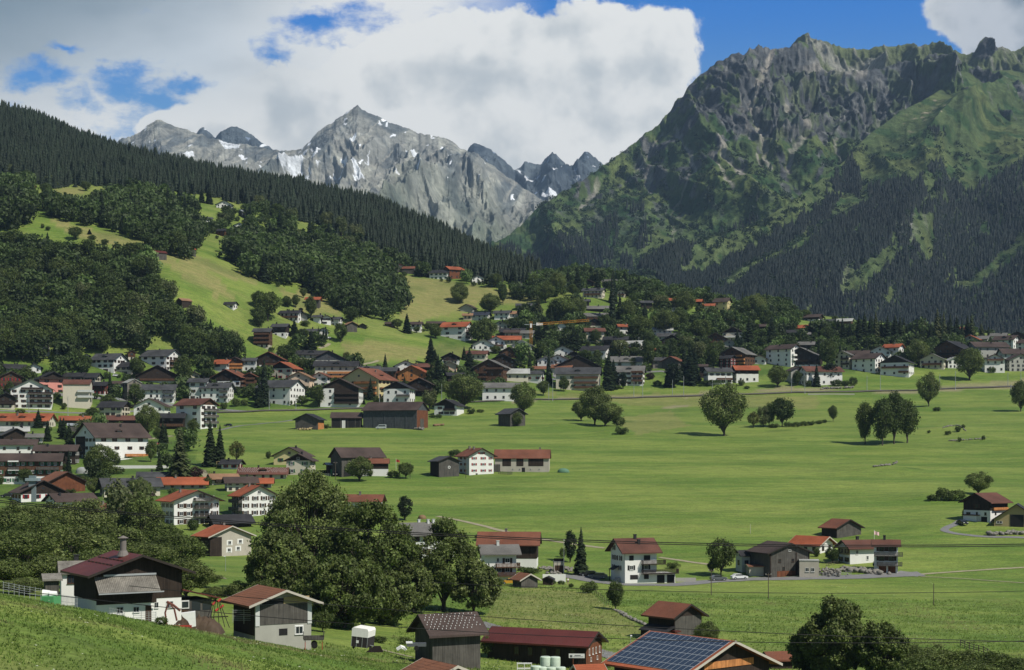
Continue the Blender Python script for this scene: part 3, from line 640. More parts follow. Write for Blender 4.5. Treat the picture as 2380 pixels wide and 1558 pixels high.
X,Y,Z,U=X[k],Y[k],Z[k],U[k]; r_=np.random.RandomState(4); H=(9+11*r_.rand(len(X)))*(1+.35*fbm(X/45,Y/45,7,o=3)); H*=np.interp(U,[0,900,1230],[1,1,.85])
tone=(.85+.25*r_.rand(len(X)))*(1+.35*fbm(X/60,Y/60,17,o=3)); lc=r_.rand(len(X))<.03; tone[lc]*=1.5
V,Fc,c=scatter([conelow(6,6,i,.36+.05*(i%3)) for i in range(7)],np.stack([X,Y,Z],-1),H,H*r_.uniform(.85,1.25,len(X)),tone,8)
c[:,0]*=1.0
o=meshobj('conifer_forest',npmesh('conifer forest',V,Fc,[FOR],col=c)); tag(o,'dark conifer forest covering the ridge on the left','forest',kind='stuff')
print('left forest',len(X))
# --- woods on the right mountain ---
def woods_on(S,mask,sp,H0,H1,seed,W=.26,tmpl=None):
    Xs,Ys,Zs,Us,Ps=S['X'],S['Y'],S['Z'],S['U'],S['PY']; r=np.random.RandomState(seed)
    nv_,nu_=Xs.shape; n=int(sp); j=r.uniform(0,nv_-1.01,n); i=r.uniform(0,nu_-1.01,n); jj=j.astype(int); ii=i.astype(int); a=i-ii; b=j-jj
    def q(A): return A[jj,ii]*(1-a)*(1-b)+A[jj,ii+1]*a*(1-b)+A[jj+1,ii]*(1-a)*b+A[jj+1,ii+1]*a*b
    x,y,z,u,p=q(Xs),q(Ys),q(Zs),q(Us),q(Ps); k=mask(u,p)&(u<2480); x,y,z=x[k],y[k],z[k]
    H=r.uniform(H0,H1,len(x)); tone=(.85+.3*r.rand(len(x)))*(1+.5*fbm(x/160,z/160,29,o=3))
    return scatter(tmpl or [conelow(3,4,i+50,W) for i in range(4)],np.stack([x,y,z-2],-1),H,H*r.uniform(.8,1.3,len(x)),tone,seed),len(x)
(V,Fc,c),n=woods_on(SB,woodB,56000,10,21,11,W=.34)
o=meshobj('conifer_forest',npmesh('mountain woods',V,Fc,[FORB],col=c)); tag(o,'blue-dark conifer woods striping the green mountain on the right','forest',kind='stuff'); print('B',n)
def woodA(U,P):
    m=np.zeros(U.shape,bool); wu=U+fbm(U/20,P/20,201,o=3)*10; wp=P+fbm(U/20,P/20,203,o=3)*10
    for q in [[(1180,590),(1290,590),(1360,540),(1420,490),(1440,520),(1430,610),(1400,640),(1150,620)],[(1480,580),(1500,520),(1515,540),(1510,570),(1490,590)],[(1450,480),(1480,455),(1505,460),(1495,480)],[(1425,640),(1450,600),(1475,600),(1470,650)],[(1580,600),(1680,545),(1760,490),(1750,550),(1600,640)],[(1530,655),(1560,600),(1640,580),(1540,660)]]: m|=inpoly(wu,wp,q)
    return m&(fbm(U/14,P/26,205,o=3)<.30)
(V,Fc,c),n=woods_on(SA,woodA,16000,16,28,12)
o=meshobj('conifer_forest',npmesh('mountain woods far',V,Fc,[FORB],col=c)); tag(o,'dark conifer woods on the lower flank of the rocky mountain','forest',kind='stuff'); print('A',n)
# bushy alder on both slopes as small rounded clumps
def clump(seed):
    r=np.random.RandomState(seed); C=r.uniform(-.4,.4,(5,3)); C[:,2]=.25+.2*r.rand(5); V,Fc,c=leaves(r,C,np.full(5,.35),26,.2); return V,Fc
def alder(U,P):
    g=np.ones(U.shape,bool)
    for pts,w,s_ in GUL: g&=dline(U,P,pts)[0]>w*1.2+3
    return g& (U>1250)&(U<2420)&(P>330)&(fbm(U/20,P/16,211,o=4)>.06)
for S,nn,lab in ((SA,15000,'dark green alder scrub on the flank of the rocky mountain'),(SB,9000,'dark green alder scrub on the nearer green mountain')):
    (V,Fc,c),n=woods_on(S,alder,nn,7,13,13,tmpl=[clump(i) for i in range(4)])
    o=meshobj('alder_scrub',npmesh('alder',V,Fc,[leafmat('alder leaves',(.026,.046,.022),(.026,.046,.022))],col=c)); tag(o,lab,'scrub',kind='stuff')
# ---------- haze ----------
def haze():
    x0,x1,y0,y1,z0,z1=-6500,6500,-400,11800,-2100,2600
    z0=-60.0
    V=[(x,y,z) for z in (z0,z1) for y in (y0,y1) for x in (x0,x1)]
    Fc=[(0,2,3,1),(4,5,7,6),(0,1,5,4),(2,6,7,3),(0,4,6,2),(1,3,7,5)]
    m=bpy.data.materials.new('haze'); m.use_nodes=True; nt=m.node_tree; nt.nodes.clear()
    v=nt.nodes.new('ShaderNodeVolumePrincipled'); v.inputs['Color'].default_value=(.50,.72,1.0,1); v.inputs['Density'].default_value=HAZE; v.inputs['Anisotropy'].default_value=.2
    out=nt.nodes.new('ShaderNodeOutputMaterial'); nt.links.new(v.outputs[0],out.inputs['Volume'])
    o=meshobj('haze',npmesh('haze',V,Fc,[m])); tag(o,kind='stuff'); SC.cycles.volume_bounces=0
HAZE=3.8e-5
haze()

# ---------- long grass of the near bank and meadow ----------
def tufts(n,x0,x1,y0,y1,cond,seed,hh,label):
    r=np.random.RandomState(seed); X=r.uniform(x0,x1,n); Y=r.uniform(y0,y1,n); k=cond(X,Y)&(np.abs(X/Y)<.36); X,Y=X[k],Y[k]
    k=r.rand(len(X))<.35+.65*sst(fbm(X/6,Y/6,300,o=3),-.25,.2); X,Y=X[k],Y[k]; Z=ground(X,Y); n=len(X); V=[];c=[]
    base=.75+.5*r.rand(n)+.35*fbm(X/9,Y/9,303,o=3); pale=sst(fbm(X/14,Y/14,305,o=3),.05,.4)
    for b in range(3):
        a=r.rand(n)*6.28; h=hh*(.5+.9*r.rand(n)); w=.035+.04*r.rand(n); l=h*(.3+.7*r.rand(n)); ox=r.normal(size=n)*.08; oy=r.normal(size=n)*.08
        p=np.stack([X+ox,Y+oy,Z-.02],-1); s_=np.stack([np.cos(a)*w,np.sin(a)*w,0*w],-1); t=np.stack([np.sin(a)*l,-np.cos(a)*l,h],-1)
        V.append(np.stack([p-s_,p+s_,p+t],1)); g=np.array([.17,.25,.055])[None]*(1-pale[:,None])+np.array([.27,.27,.11])[None]*pale[:,None]; c.append(np.repeat((g*base[:,None]*(.8+.4*r.rand(n,1)))[:,None],3,1))
    V=np.concatenate(V).reshape(-1,3); c=np.concatenate(c).reshape(-1,3); Fc=np.arange(len(V)).reshape(-1,3)
    m=MT('grass blades'); k=m.attr(); m.col(k); tr=m.nd('ShaderNodeBsdfTranslucent'); m.L.new(k,tr.inputs[0]); ms=m.nd('ShaderNodeMixShader'); ms.inputs[0].default_value=.5; m.L.new(m.b.outputs[0],ms.inputs[1]); m.L.new(tr.outputs[0],ms.inputs[2]); m.L.new(ms.outputs[0],m.N['Material Output'].inputs['Surface'])
    o=meshobj('long_grass',npmesh('long grass',V,Fc,[m.m],col=c)); tag(o,label,'grass',kind='stuff')
def notbuilt(X,Y): return ~((X>-57)&(X<-38)&(Y>205)&(Y<232))
tufts(90000,-70,30,84,216,lambda X,Y:notbuilt(X,Y),5,.22,'long grass covering the near bank')
tufts(60000,-40,140,216,390,lambda X,Y:(X>-20)|(Y<240),6,.34,'rough meadow grass of the lower slope')
# white umbels dotted over the bank
r_=np.random.RandomState(8); X=r_.uniform(-60,120,9000); Y=r_.uniform(90,420,9000); k=(np.abs(X/Y)<.34)&(fbm(X/11,Y/11,311,o=3)>.10)&(r_.rand(9000)<.5)&~((X<-10)&(Y>215)); X,Y=X[k],Y[k]; Z=ground(X,Y)+.28+.12*r_.rand(len(X)); a=.07+.10*r_.rand(len(X))
P=np.stack([X,Y,Z],-1)[:,None]+np.stack([np.stack([-a,0*a,0*a],-1),np.stack([0*a,-a,.3*a],-1),np.stack([a,0*a,0*a],-1),np.stack([0*a,a,.3*a],-1)],1)
fm=MT('umbel flowers'); fm.col((.62,.64,.5))
tag(meshobj('wildflowers',npmesh('wildflowers',P.reshape(-1,3),np.arange(4*len(X)).reshape(-1,4),[fm.m])),'white wildflowers sprinkled over the near grass','wildflowers',kind='stuff')
# ---------- building materials ----------
def wallmat(n,c,rough=.9,st=.35,wood=False,dirx=True):
    m=MT(n); c=lin(c)
    if wood:
        a=m.noise(1.0,(6,6,.25),5,.65); b=m.noise(.8,(1,1,1),3,.6)
        k=m.mix(m.ramp(a,[(.3,0.),(.7,1.)]),tuple(x*.55 for x in c),tuple(min(1,x*1.5) for x in c))
        k=m.mix(.6,k,m.mix(1.0,k,m.ramp(b,[(.3,.65),(.7,1.3)]),'MULTIPLY')); m.bump(a,.5,.03)
    else:
        a=m.noise(.5,(1,1,.5),5,.7); b=m.noise(3,(1,1,.25),4,.7)
        k=m.mix(m.ramp(a,[(.35,0.),(.8,st)]),c,tuple(x*.72 for x in c)); k=m.mix(m.ramp(b,[(.6,0.),(.85,st*.6)]),k,tuple(x*.6 for x in c))
    m.col(k); m.b.inputs['Roughness'].default_value=rough; return m.m
WM=dict(white=wallmat('white plaster',(.70,.70,.67)),cream=wallmat('cream plaster',(.56,.52,.42)),grey=wallmat('grey plaster',(.36,.36,.33),st=.6),
 concrete=wallmat('concrete blocks',(.34,.34,.30),st=.7),stone=wallmat('rough stone render',(.42,.39,.33),st=.8),pink=wallmat('pink plaster',(.62,.27,.22)),peach=wallmat('peach plaster',(.66,.50,.37)),
 yellow=wallmat('yellow plaster',(.55,.48,.25)),taupe=wallmat('taupe plaster',(.17,.155,.135)),lgrey=wallmat('pale grey plaster',(.5,.52,.50)),
 dwood=wallmat('dark timber',(.030,.022,.017),wood=True),wood=wallmat('brown timber',(.085,.045,.026),wood=True),owood=wallmat('orange timber',(.40,.17,.06),wood=True),
 gwood=wallmat('weathered grey timber',(.074,.070,.062),wood=True),slateb=wallmat('grey board cladding',(.060,.066,.072),wood=True),rwood=wallmat('rust timber',(.13,.05,.025),wood=True),tanw=wallmat('tan board',(.36,.29,.15)))
def roofmat(n,c,c2=None,per=.36,lines=.5,stain=.5,metal=False):
    m=MT(n); c=lin(c); c2=lin(c2) if c2 else tuple(x*.6 for x in c)
    w=m.nd('ShaderNodeTexWave',wave_type='BANDS',bands_direction='X' if metal else 'Y',wave_profile='SAW'); w.inputs['Scale'].default_value=.314/per; w.inputs['Distortion'].default_value=.0 if metal else .6; w.inputs['Detail'].default_value=2
    m.L.new(m.vec(),w.inputs['Vector'])
    a=m.noise(.45,(1,1,1),6,.7); b=m.noise(5,(1,1,1),3,.7)
    k=m.mix(m.math('MULTIPLY',m.ramp(a,[(.38,0.),(.66,1.)]),stain),c,c2)
    k=m.mix(.7,k,m.mix(1.0,k,m.ramp(b,[(.25,.6),(.75,1.35)]),'MULTIPLY'))
    k=m.mix(m.math('MULTIPLY',m.ramp(w.outputs['Fac'],[(.0,1.),(.22,0.)]),lines),k,tuple(x*.35 for x in c))
    vv=m.noise(.12,(1,1,1),3,.6); k=m.mix(.9,k,m.mix(1.0,k,m.ramp(vv,[(.3,.65),(.7,1.35)]),'MULTIPLY')); m.col(k); m.bump(w.outputs['Fac'],.6,.05); m.b.inputs['Roughness'].default_value=.45 if metal else .8
    m.b.inputs['Specular IOR Level'].default_value=.35 if metal else .15; return m.m
RM=dict(slate=roofmat('dark slate roof',(.052,.054,.058),(.085,.086,.085)),dark=roofmat('black roof',(.028,.028,.031),(.045,.045,.046)),brown=roofmat('brown tile roof',(.072,.052,.045),(.045,.035,.032)),
 rbrown=roofmat('red-brown tile roof',(.125,.055,.040),(.07,.040,.032)),tile=roofmat('orange tile roof',(.30,.088,.042),(.17,.065,.038)),rtile=roofmat('rusty tile roof',(.18,.070,.042),(.10,.052,.038)),
 orange=roofmat('bright orange roof',(.30,.085,.040),(.20,.07,.038),stain=.3),red=roofmat('dark red metal roof',(.105,.024,.018),(.085,.026,.020),per=.5,lines=.35,metal=True),
 pale=roofmat('pale grey roof',(.36,.37,.35),(.28,.28,.26)),mgrey=roofmat('grey shingle roof',(.15,.145,.135),(.09,.09,.086)),tan=roofmat('tan roof',(.27,.155,.09),(.18,.115,.075)),
 blue=roofmat('blue-black roof',(.035,.042,.058)),corr=roofmat('corrugated fibre cement',(.27,.255,.22),(.09,.082,.070),per=.18,lines=.75,stain=.9,metal=True),metal=roofmat('light sheet metal',(.30,.33,.34),per=.6,lines=.2,metal=True),
 wtile=roofmat('warm weathered tiles',(.20,.088,.050),(.115,.062,.043),per=.5,lines=.85))
g_=MT('window glass'); g_.col((.018,.024,.030)); g_.b.inputs['Roughness'].default_value=.08; g_.b.inputs['Specular IOR Level'].default_value=.6; GLASS=g_.m
def flat(n,c,rough=.7,spec=.2,metal=0):
    m=MT(n); c=lin(c); m.col(m.mix(m.ramp(m.noise(2.2,(1,1,1),4,.7),[(.3,0.),(.8,.5)]),c,tuple(x*.7 for x in c))); m.b.inputs['Roughness'].default_value=rough; m.b.inputs['Specular IOR Level'].default_value=spec; m.b.inputs['Metallic'].default_value=metal; return m.m
FR=dict(white=flat('white frame',(.6,.6,.58)),brown=flat('brown frame',(.06,.035,.022)))
SH=dict(brown=flat('brown shutters',(.050,.028,.018)),red=flat('red shutters',(.26,.02,.025)),green=flat('green shutters',(.03,.12,.06)),orange=flat('orange shutters',(.50,.24,.08)),dark=flat('dark shutters',(.022,.02,.02)))
TRIM=flat('pale trim',(.45,.42,.36)); DTRIM=flat('dark trim',(.03,.024,.02)); STEEL=flat('galvanised steel',(.38,.40,.41),.4,.5,.3); CHIM=flat('chimney stone',(.17,.155,.14)); CHIMD=flat('dark sheet chimney',(.028,.028,.03))
BLACK=flat('black rubber',(.015,.015,.015)); WHITE=flat('white sheet',(.75,.76,.74)); GREENM=flat('green sheet',(.09,.30,.12)); REDM=flat('red paint',(.35,.045,.03)); ORG=flat('crane orange',(.55,.25,.03)); BLUEM=flat('dark blue',(.02,.04,.10))
CONC=flat('concrete',(.36,.35,.32)); ROCK=flat('granite boulder',(.20,.19,.165)); WOODF=flat('fence wood',(.10,.08,.06)); HAY=flat('brown hay',(.20,.13,.07)); WRAP=flat('pale green film',(.52,.62,.50),.35,.4)
# ---------- mesh buffer ----------
class MB:
    def __init__(s): s.V=[];s.F=[];s.M=[]
    def box(s,x0,x1,y0,y1,z0,z1,m=0):
        b=len(s.V); s.V+=[(x,y,z) for z in (z0,z1) for y in (y0,y1) for x in (x0,x1)]
        s.F+=[(b,b+2,b+3,b+1),(b+4,b+5,b+7,b+6),(b,b+1,b+5,b+4),(b+2,b+6,b+7,b+3),(b,b+4,b+6,b+2),(b+1,b+3,b+7,b+5)]; s.M+=[m]*6; return s
    def poly(s,P,m=0): b=len(s.V); s.V+=[tuple(p) for p in P]; s.F.append(tuple(range(b,b+len(P)))); s.M.append(m); return s
    def prism(s,P2,a0,a1,ax='x',m=0):
        """polygon P2 (u,z) extruded along x (u=y) or y (u=x)"""
        n=len(P2); b=len(s.V)
        for a in (a0,a1):
            for u,z in P2: s.V.append((a,u,z) if ax=='x' else (u,a,z))
        s.F.append(tuple(range(b,b+n))[::-1]); s.F.append(tuple(range(b+n,b+2*n))); s.M+=[m,m]
        for i in range(n): j=(i+1)%n; s.F.append((b+i,b+j,b+n+j,b+n+i)); s.M.append(m)
        return s
    def bar(s,p,q,r=.05,m=0,k=6,r2=None):
        v,f=tube([p,q],[r,r2 or r],k); b=len(s.V); s.V+=[tuple(x) for x in v]; s.F+=[tuple(int(y)+b for y in x) for x in f]; s.M+=[m]*len(f)
        s.F.append(tuple(range(b,b+k))[::-1]); s.F.append(tuple(range(b+k,b+2*k))); s.M+=[m,m]; return s
    def path(s,pts,r,m=0,k=5):
        v,f=tube(pts,[r]*len(pts) if not isinstance(r,list) else r,k); b=len(s.V); s.V+=[tuple(x) for x in v]; s.F+=[tuple(int(y)+b for y in x) for x in f]; s.M+=[m]*len(f); return s
    def mesh(s,name,mats):
        me=bpy.data.meshes.new(name); me.from_pydata(s.V,[],s.F)
        for m in (mats if isinstance(mats,(list,tuple)) else [mats]): me.materials.append(m)
        me.polygons.foreach_set('material_index',s.M)
        import bmesh
        bm=bmesh.new(); bm.from_mesh(me); bmesh.ops.recalc_face_normals(bm,faces=bm.faces); bm.to_mesh(me); bm.free(); me.update(); return me
    def build(s,name,mats,parent=None,loc=None,rz=None):
        o=meshobj(name,s.mesh(name.replace('_',' '),mats),parent)
        if loc is not None: o.location=loc
        if rz is not None: o.rotation_euler=(0,0,rz)
        return o
_WC={}
def winmesh(fr,sh,arch=False):
    k=(fr,sh)
    if k in _WC: return _WC[k]
    b=MB(); t=.09
    b.box(-.5,-.5+t,-.05,.0,-.5,.5,0).box(.5-t,.5,-.05,0,-.5,.5,0).box(-.5+t,.5-t,-.05,0,.5-t,.5,0).box(-.5+t,.5-t,-.05,0,-.5,-.5+t,0).box(-.025,.025,-.045,0,-.5+t,.5-t,0)
    b.box(-.5+t,.5-t,-.012,0,-.5+t,.5-t,1); b.box(-.56,.56,-.12,0,-.57,-.5,0)
    mats=[FR[fr],GLASS]
    if sh: b.box(-1.0,-.53,-.06,-.0,-.52,.52,2).box(.53,1.0,-.06,0,-.52,.52,2); mats.append(SH[sh])
    _WC[k]=b.mesh('window',mats); return _WC[k]
def shutmesh(sh):
    k='s'+sh
    if k not in _WC: _WC[k]=MB().box(-.235,.235,-.06,0,-.52,.52).mesh('shutter',SH[sh])
    return _WC[k]
HS={}
HRN=random.Random(11)
class House:
    def pt(s,face,u,z,off=0.0):
        w,d=s.w,s.d
        if face=='F': return (-w/2+u*w,-d/2-off,z),0
        if face=='B': return (w/2-u*w,d/2+off,z),math.pi
        if face=='R': return (w/2+off,-d/2+u*d,z),math.pi/2
        return (-w/2-off,d/2-u*d,z),-math.pi/2
    def fw(s,face): return s.w if face in 'FB' else s.d
    def win(s,face,u,z,ww=1.1,wh=1.25,sh=None,fr=None,name='window'):
        fr=fr or s.fr; off=.03+(s.cl if z>s.zc else 0)
        p,a=s.pt(face,u,z,off); near=s.near and sh
        o=meshobj(name,winmesh(fr,None if near else sh),s.root); o.location=p; o.rotation_euler=(0,0,a); o.scale=(ww,1,wh)
        if near:
            for q in (-.77,.77):
                k=meshobj('shutter',shutmesh(sh),o); k.location=(q,0,0)
        return o
    def box(s,name,face,u0,u1,z0,z1,out,mat,off=.0,parent=None):
        """box on a face from u0..u1 (metres fraction), sticking out"""
        L=s.fw(face); b=MB().box(u0*L-L/2,u1*L-L/2,-out-off,-off,z0,z1); p,a=s.pt(face,.5,0)
        return b.build(name,mat,parent or s.root,p,a)
    def balcony(s,face,u0,u1,z,mat='wood',dep=1.3,rail=1.0,slots=False,roofed=False):
        L=s.fw(face); x0=u0*L-L/2; x1=u1*L-L/2; o=s.cl+.02; b=MB(); b.box(x0,x1,-dep-o,-o,z-.16,z,0)
        def panel(a0,a1,y0,y1,al):
            b.box(a0,a1,y0,y1,z+rail-.1,z+rail,0)
            if slots:
                n=max(2,int(((a1-a0) if al=='x' else (y1-y0))/.32))
                for i in range(n):
                    if al=='x': q=a0+(a1-a0)*(i+.5)/n; b.box(q-.10,q+.10,y0+.01,y1-.01,z+.05,z+rail-.1,0)
                    else: q=y0+(y1-y0)*(i+.5)/n; b.box(a0+.01,a1-.01,q-.10,q+.10,z+.05,z+rail-.1,0)
            else: b.box(a0+.01,a1-.01,y0+.01,y1-.01,z+.06,z+rail-.1,0)
        panel(x0,x1,-dep-o,-dep-o+.07,'x'); panel(x0,x0+.07,-dep-o+.07,-o,'y'); panel(x1-.07,x1,-dep-o+.07,-o,'y')
        p,a=s.pt(face,.5,0); return b.build('balcony',WM.get(mat) or mat,s.root,p,a)
def house(t,x0,x1,yb,hw,r,k,ridge,rc,wc,label,uw=0,um='dwood',pit=26,ov=1.25,win=True,sh=None,fr='brown',ch=1,bal=(),dorm=0,Y=None,name='house',cat='house',short=None,gw=None,roofc=None,skip=(),thick=.24,chm=None,cols=None,rows=None,sidewin=True,extra=0.,zoff=0.,attic=True,group=None,key=None):
    if t=='D': sc=1.0
    else:
        sc=.25 if t[0]=='b' else .2506
        (x0,yb),(x1,_)=TP(t,x0,yb),TP(t,x1,yb); hw*=sc
    xc=(x0+x1)/2; pb=at(xc,yb,Y)
    if Y is not None: pb.z=CZ+(HY-yb)*Y/F
    s=F/pb.y; W=(x1-x0)/s; rr=R(r); w=W/(math.cos(rr)+k*abs(math.sin(rr))); d=k*w; hm=hw/s
    half=(w*abs(math.sin(rr))+d*math.cos(rr))/2; Yc=pb.y+half; Xc=(xc-CX)/F*Yc
    rz=rr-math.atan2(Xc,Yc)
    h=House(); h.w,h.d,h.h=w,d,hm; h.near=s>5.2; h.fr=fr; h.s=s; h.cl=.06 if uw else 0; h.zc=hm*(1-uw)-.3 if uw else 1e9
    h.root=empty(name,(Xc,Yc,pb.z+zoff),rz); tag(h.root,label,cat,group); h.x0,h.x1,h.yb=x0,x1,yb; h.label=label; h.short=short or label
    HS[key or label]=h; h.r=r
    if t[0] in 'm' and name=='house' and s<4.6: h.root.scale=(1.12,)*3
    # walls with gable
    span=d if ridge=='e' else w; rise=span/2*math.tan(R(pit)); h.rise=rise; h.ridge=ridge
    wm=WM[wc]; b=MB(); P=lambda e,z0,z1,top:[(-span/2-e,z0),(span/2+e,z0),(span/2+e,z1),(0,top),(-span/2-e,z1)]
    ln=w if ridge=='e' else d; ax='x' if ridge=='e' else 'y'
    if uw:
        zt=hm*(1-uw); b.box(-w/2,w/2,-d/2,d/2,-2.5,zt)
        b.build('wall',wm,h.root); e=.06
        MB().prism(P(e,zt,hm,hm+rise),-ln/2-e,ln/2+e,ax).build('timber_cladding',WM[um],h.root)
    else:
        b.prism(P(0,-2.5,hm,hm+rise),-ln/2,ln/2,ax); b.build('wall',wm,h.root)
        if gw: 
            MB().prism([(-span/2-.05,hm-.1),(span/2+.05,hm-.1),(0,hm+rise+.02)],-ln/2-.05,ln/2+.05,ax).build('gable_boards',WM[gw],h.root)
    # roof
    tn=math.tan(R(pit)); o=ov; hs=span/2; g=.03; th=thick/math.cos(R(pit)); L=ln/2+ov*.9
    Pz=[(-hs-o,hm-o*tn+g),(0,hm+rise+g+(.0 if not uw else .03)),(hs+o,hm-o*tn+g),(hs+o,hm-o*tn+g+th),(0,hm+rise+g+th),(-hs-o,hm-o*tn+g+th)]
    rb=MB().prism(Pz,-L,L,'x'); ro=rb.build('roof',RM[rc],h.root,rz=0 if ridge=='e' else math.pi/2); h.roof=ro; h.L=L; h.hs=hs; h.tn=tn; h.topz=hm+rise+g+th
    if s>4.6:
        for q in (-L-.03,L-.01):
            vb=MB()
            for sg in (-1,1): vb.prism([(sg*(hs+o),hm-o*tn+g-.06),(0,hm+rise+g-.04),(0,hm+rise+g+th+.02),(sg*(hs+o),hm-o*tn+g+th+.02)],q,q+.04,'x')
            vb.build('bargeboard',TRIM if s>8 and rc in('tile','wtile','orange') else DTRIM,ro)
    cm=chm or (CHIM if rc in('tile','wtile','rtile','orange') else CHIMD)
    for i in range(ch if isinstance(ch,int) else len(ch)):
        cu,cv=(HRN.uniform(-.6,.6),HRN.choice((-.35,.15,-.15))) if isinstance(ch,int) else ch[i]
        x=cu*L; y=cv*hs; z=h.topz-abs(y)*tn; cb=MB().box(x-.32,x+.32,y-.32,y+.32,z-.6,z+1.0).box(x-.42,x+.42,y-.42,y+.42,z+1.0,z+1.12)
        cb.build('chimney',cm,ro)
    for i in range(dorm):
        x=(-L*.5+i*L) if dorm==2 else (0 if dorm==1 else -L*.66+i*L*.66); y0=-hs*.72; z=h.topz-hs*.72*tn
        db=MB().box(x-1.2,x+1.2,y0,y0+hs*.6,z-.5,z+.75,0); db.box(x-.9,x+.9,y0-.03,y0-.001,z-.1,z+.6,2)
        db.prism([(x-1.7,z+.6),(x+1.7,z+.6),(x,z+1.35)],y0-.5,y0+hs*.7,'y',1); db.build('dormer',[WM['dwood'],RM[rc],GLASS],ro)
    side='L' if r>0 else 'R'
    if win:
        for face in ('F',side) if (abs(r)>4 and sidewin) else ('F',):
            L_=h.fw(face); n=cols if (cols and face=='F') else max(1,int(round(L_/3.3))); m=rows or max(1,int(round(hm/2.75)))
            for j in range(m):
                z=(j+.56)*hm/m
                for i in range(n):
                    u=(i+.5)/n+HRN.uniform(-.03,.03)
                    if (face,j,i) in skip: continue
                    if HRN.random()<.10 and not cols: continue
                    blocked=any(bf==face and u0-.02<u<u1+.02 and abs(z-bz)<.0 for bf,u0,u1,bz in [q_[:4] for q_ in bal])
                    ww=HRN.choice((1.0,1.1,1.5)) if not cols else 1.15
                    wh=min(1.3,hm/m*.55); h.win(face,u,z,ww,wh,sh if not (uw and z>h.zc and HRN.random()<.5) else sh)
            if attic and rise>1.9 and ((ridge=='g')==(face=='F')): h.win(face,.5,hm+rise*.32,1.2,1.0)
    for bb in bal:
        face,u0,u1,z=bb[:4]; h.balcony(face,u0,u1,z*hm,*bb[4:])
    return h
H=house
# ---------- village houses: tile, left, right, base, eave height, turn, depth ratio, ridge, roof, wall, label ----------
W3='dwood'
# left part of the village
H('m0',865,1160,745,112,-32,.95,'e','slate','white','tall white house with arched dark shutters below the left wood, white car beside it',sh='brown',dorm=1,uw=.0,short='white house below the wood')
H('m0',1332,1662,722,128,-34,.9,'e','slate','white','big white house with slate roof at the foot of the woods',sh='brown',bal=[('R',.2,1,.62,'wood'),('R',.2,1,.3,'wood')],cols=3,rows=3)
H('m0',1085,1320,765,72,-18,.8,'e','dark','cream','low cream house with dark roof between the two big white houses at the wood edge',sh='dark')
H('m0',1185,1250,622,62,8,1,'g','brown','cream','tiny brown timber chalet peeping out under the left forest',uw=.6,um='wood',ov=.7,ch=0)
H('m0',372,452,592,120,12,1.3,'g','dark','white','narrow white house with three balconies almost hidden among forest trees',bal=[('F',0,1,.35,'dwood'),('F',0,1,.68,'dwood')])
H('m0',520,552,585,48,0,1,'g','dark','white','small scrap of a white gable inside the left forest',ch=0,win=False,ov=.4)
H('m0',1008,1068,470,70,-15,1,'g','slate','white','white house high in the left forest with only its right wall showing')
H('m0',775,822,628,42,5,1,'g','dark','white','small white gable under dark trees left of the tall white house',ch=0)
H('m0',270,372,742,50,0,.8,'g','dark','white','low white gable house under a black roof in front of the forest')
H('m0',10,270,742,40,28,.6,'e','dark','grey','long black-roofed building at the left edge below the forest',ch=2)
H('m0',0,185,935,140,6,.9,'g','brown','cream','dark timber chalet with red windows and cream base at the left edge',uw=.72,um='wood',sh='red',cols=3,rows=3,bal=[('F',.5,1,.55,'dwood')])
H('m0',335,605,932,122,16,.7,'g','dark','pink','salmon pink house under a dark gabled roof',sh='brown',gw='dwood',cols=2,rows=3,bal=[('F',.02,.98,.98,'dwood')])
H('m0',602,838,1072,200,-8,.7,'e','rbrown','cream','beige apartment block with open garage floor and brown roof',win=False,bal=[('F',.55,1.02,.45,'lgrey'),('F',.55,1.02,.68,'lgrey'),('R',.0,.6,.45,'lgrey'),('R',0,.6,.68,'lgrey')],ch=1,ov=.5)
H('m0',128,468,1072,165,-4,.7,'g','slate','white','broad white apartment house with stacks of dark balconies on its right half',sh='brown',cols=5,rows=4,bal=[('F',.42,1.02,.25,'dwood'),('F',.42,1.02,.5,'dwood'),('F',.42,1.02,.74,'dwood'),('F',.26,.8,.97,'dwood')],uw=0)
H('m0',0,138,1080,105,-8,.9,'g','dark','cream','dark chalet with white awnings cut by the left picture edge',uw=.65,bal=[('F',.05,.95,.45,'dwood')])
H('m0',608,800,835,60,-26,.7,'e','dark','grey','dark-roofed grey house behind the beige apartment block')
H('m0',705,930,865,75,-24,.7,'e','dark','cream','dark-roofed house in the second row right of the beige block',sh='dark')
H('m0',842,1012,952,85,-24,.8,'e','dark','white','dark red-brown timber chalet with red shutters on a white base',uw=.62,um='wood',sh='red')
H('m0',1060,1150,872,35,0,.6,'e','brown','white','long low white building behind a slim conifer',ch=0)
H('m0',1148,1300,1005,150,26,.7,'g','pale','taupe','modern taupe house with pale metal roof and large windows',ov=.5)
H('m0',1285,1660,840,60,-6,.5,'g','brown','white','very wide brown gable roof of a chalet above the grey modern house',uw=.7,bal=[('F',.1,.9,.4,'wood')])
H('m0',1330,1625,1018,112,-10,.62,'e','slate','white','long white house with slate roof and grey balconies at its right end',cols=5,rows=3,bal=[('F',.66,1,.35,'slateb'),('F',.66,1,.72,'slateb')],ch=2)
H('m0',1742,1858,800,38,-8,.9,'g','brown','cream','small brown-gabled chalet left of the orange-roofed white house')
H('m0',1765,1930,1000,160,-14,.8,'e','slate','lgrey','grey-white four-storey house with arched windows behind the long slate roof',sh='brown',cols=2,rows=3)
H('m0',1885,2150,1022,128,-18,.7,'e','slate','white','white house with slate roof, recessed roof window and side balconies',dorm=1,cols=4,rows=3,bal=[('F',.7,1,.35,'gwood'),('F',.7,1,.7,'gwood')])
H('m0',1945,2150,742,80,-24,.8,'e','orange','lgrey','pale house with bright orange roof near the foot of the hill',sh='brown')
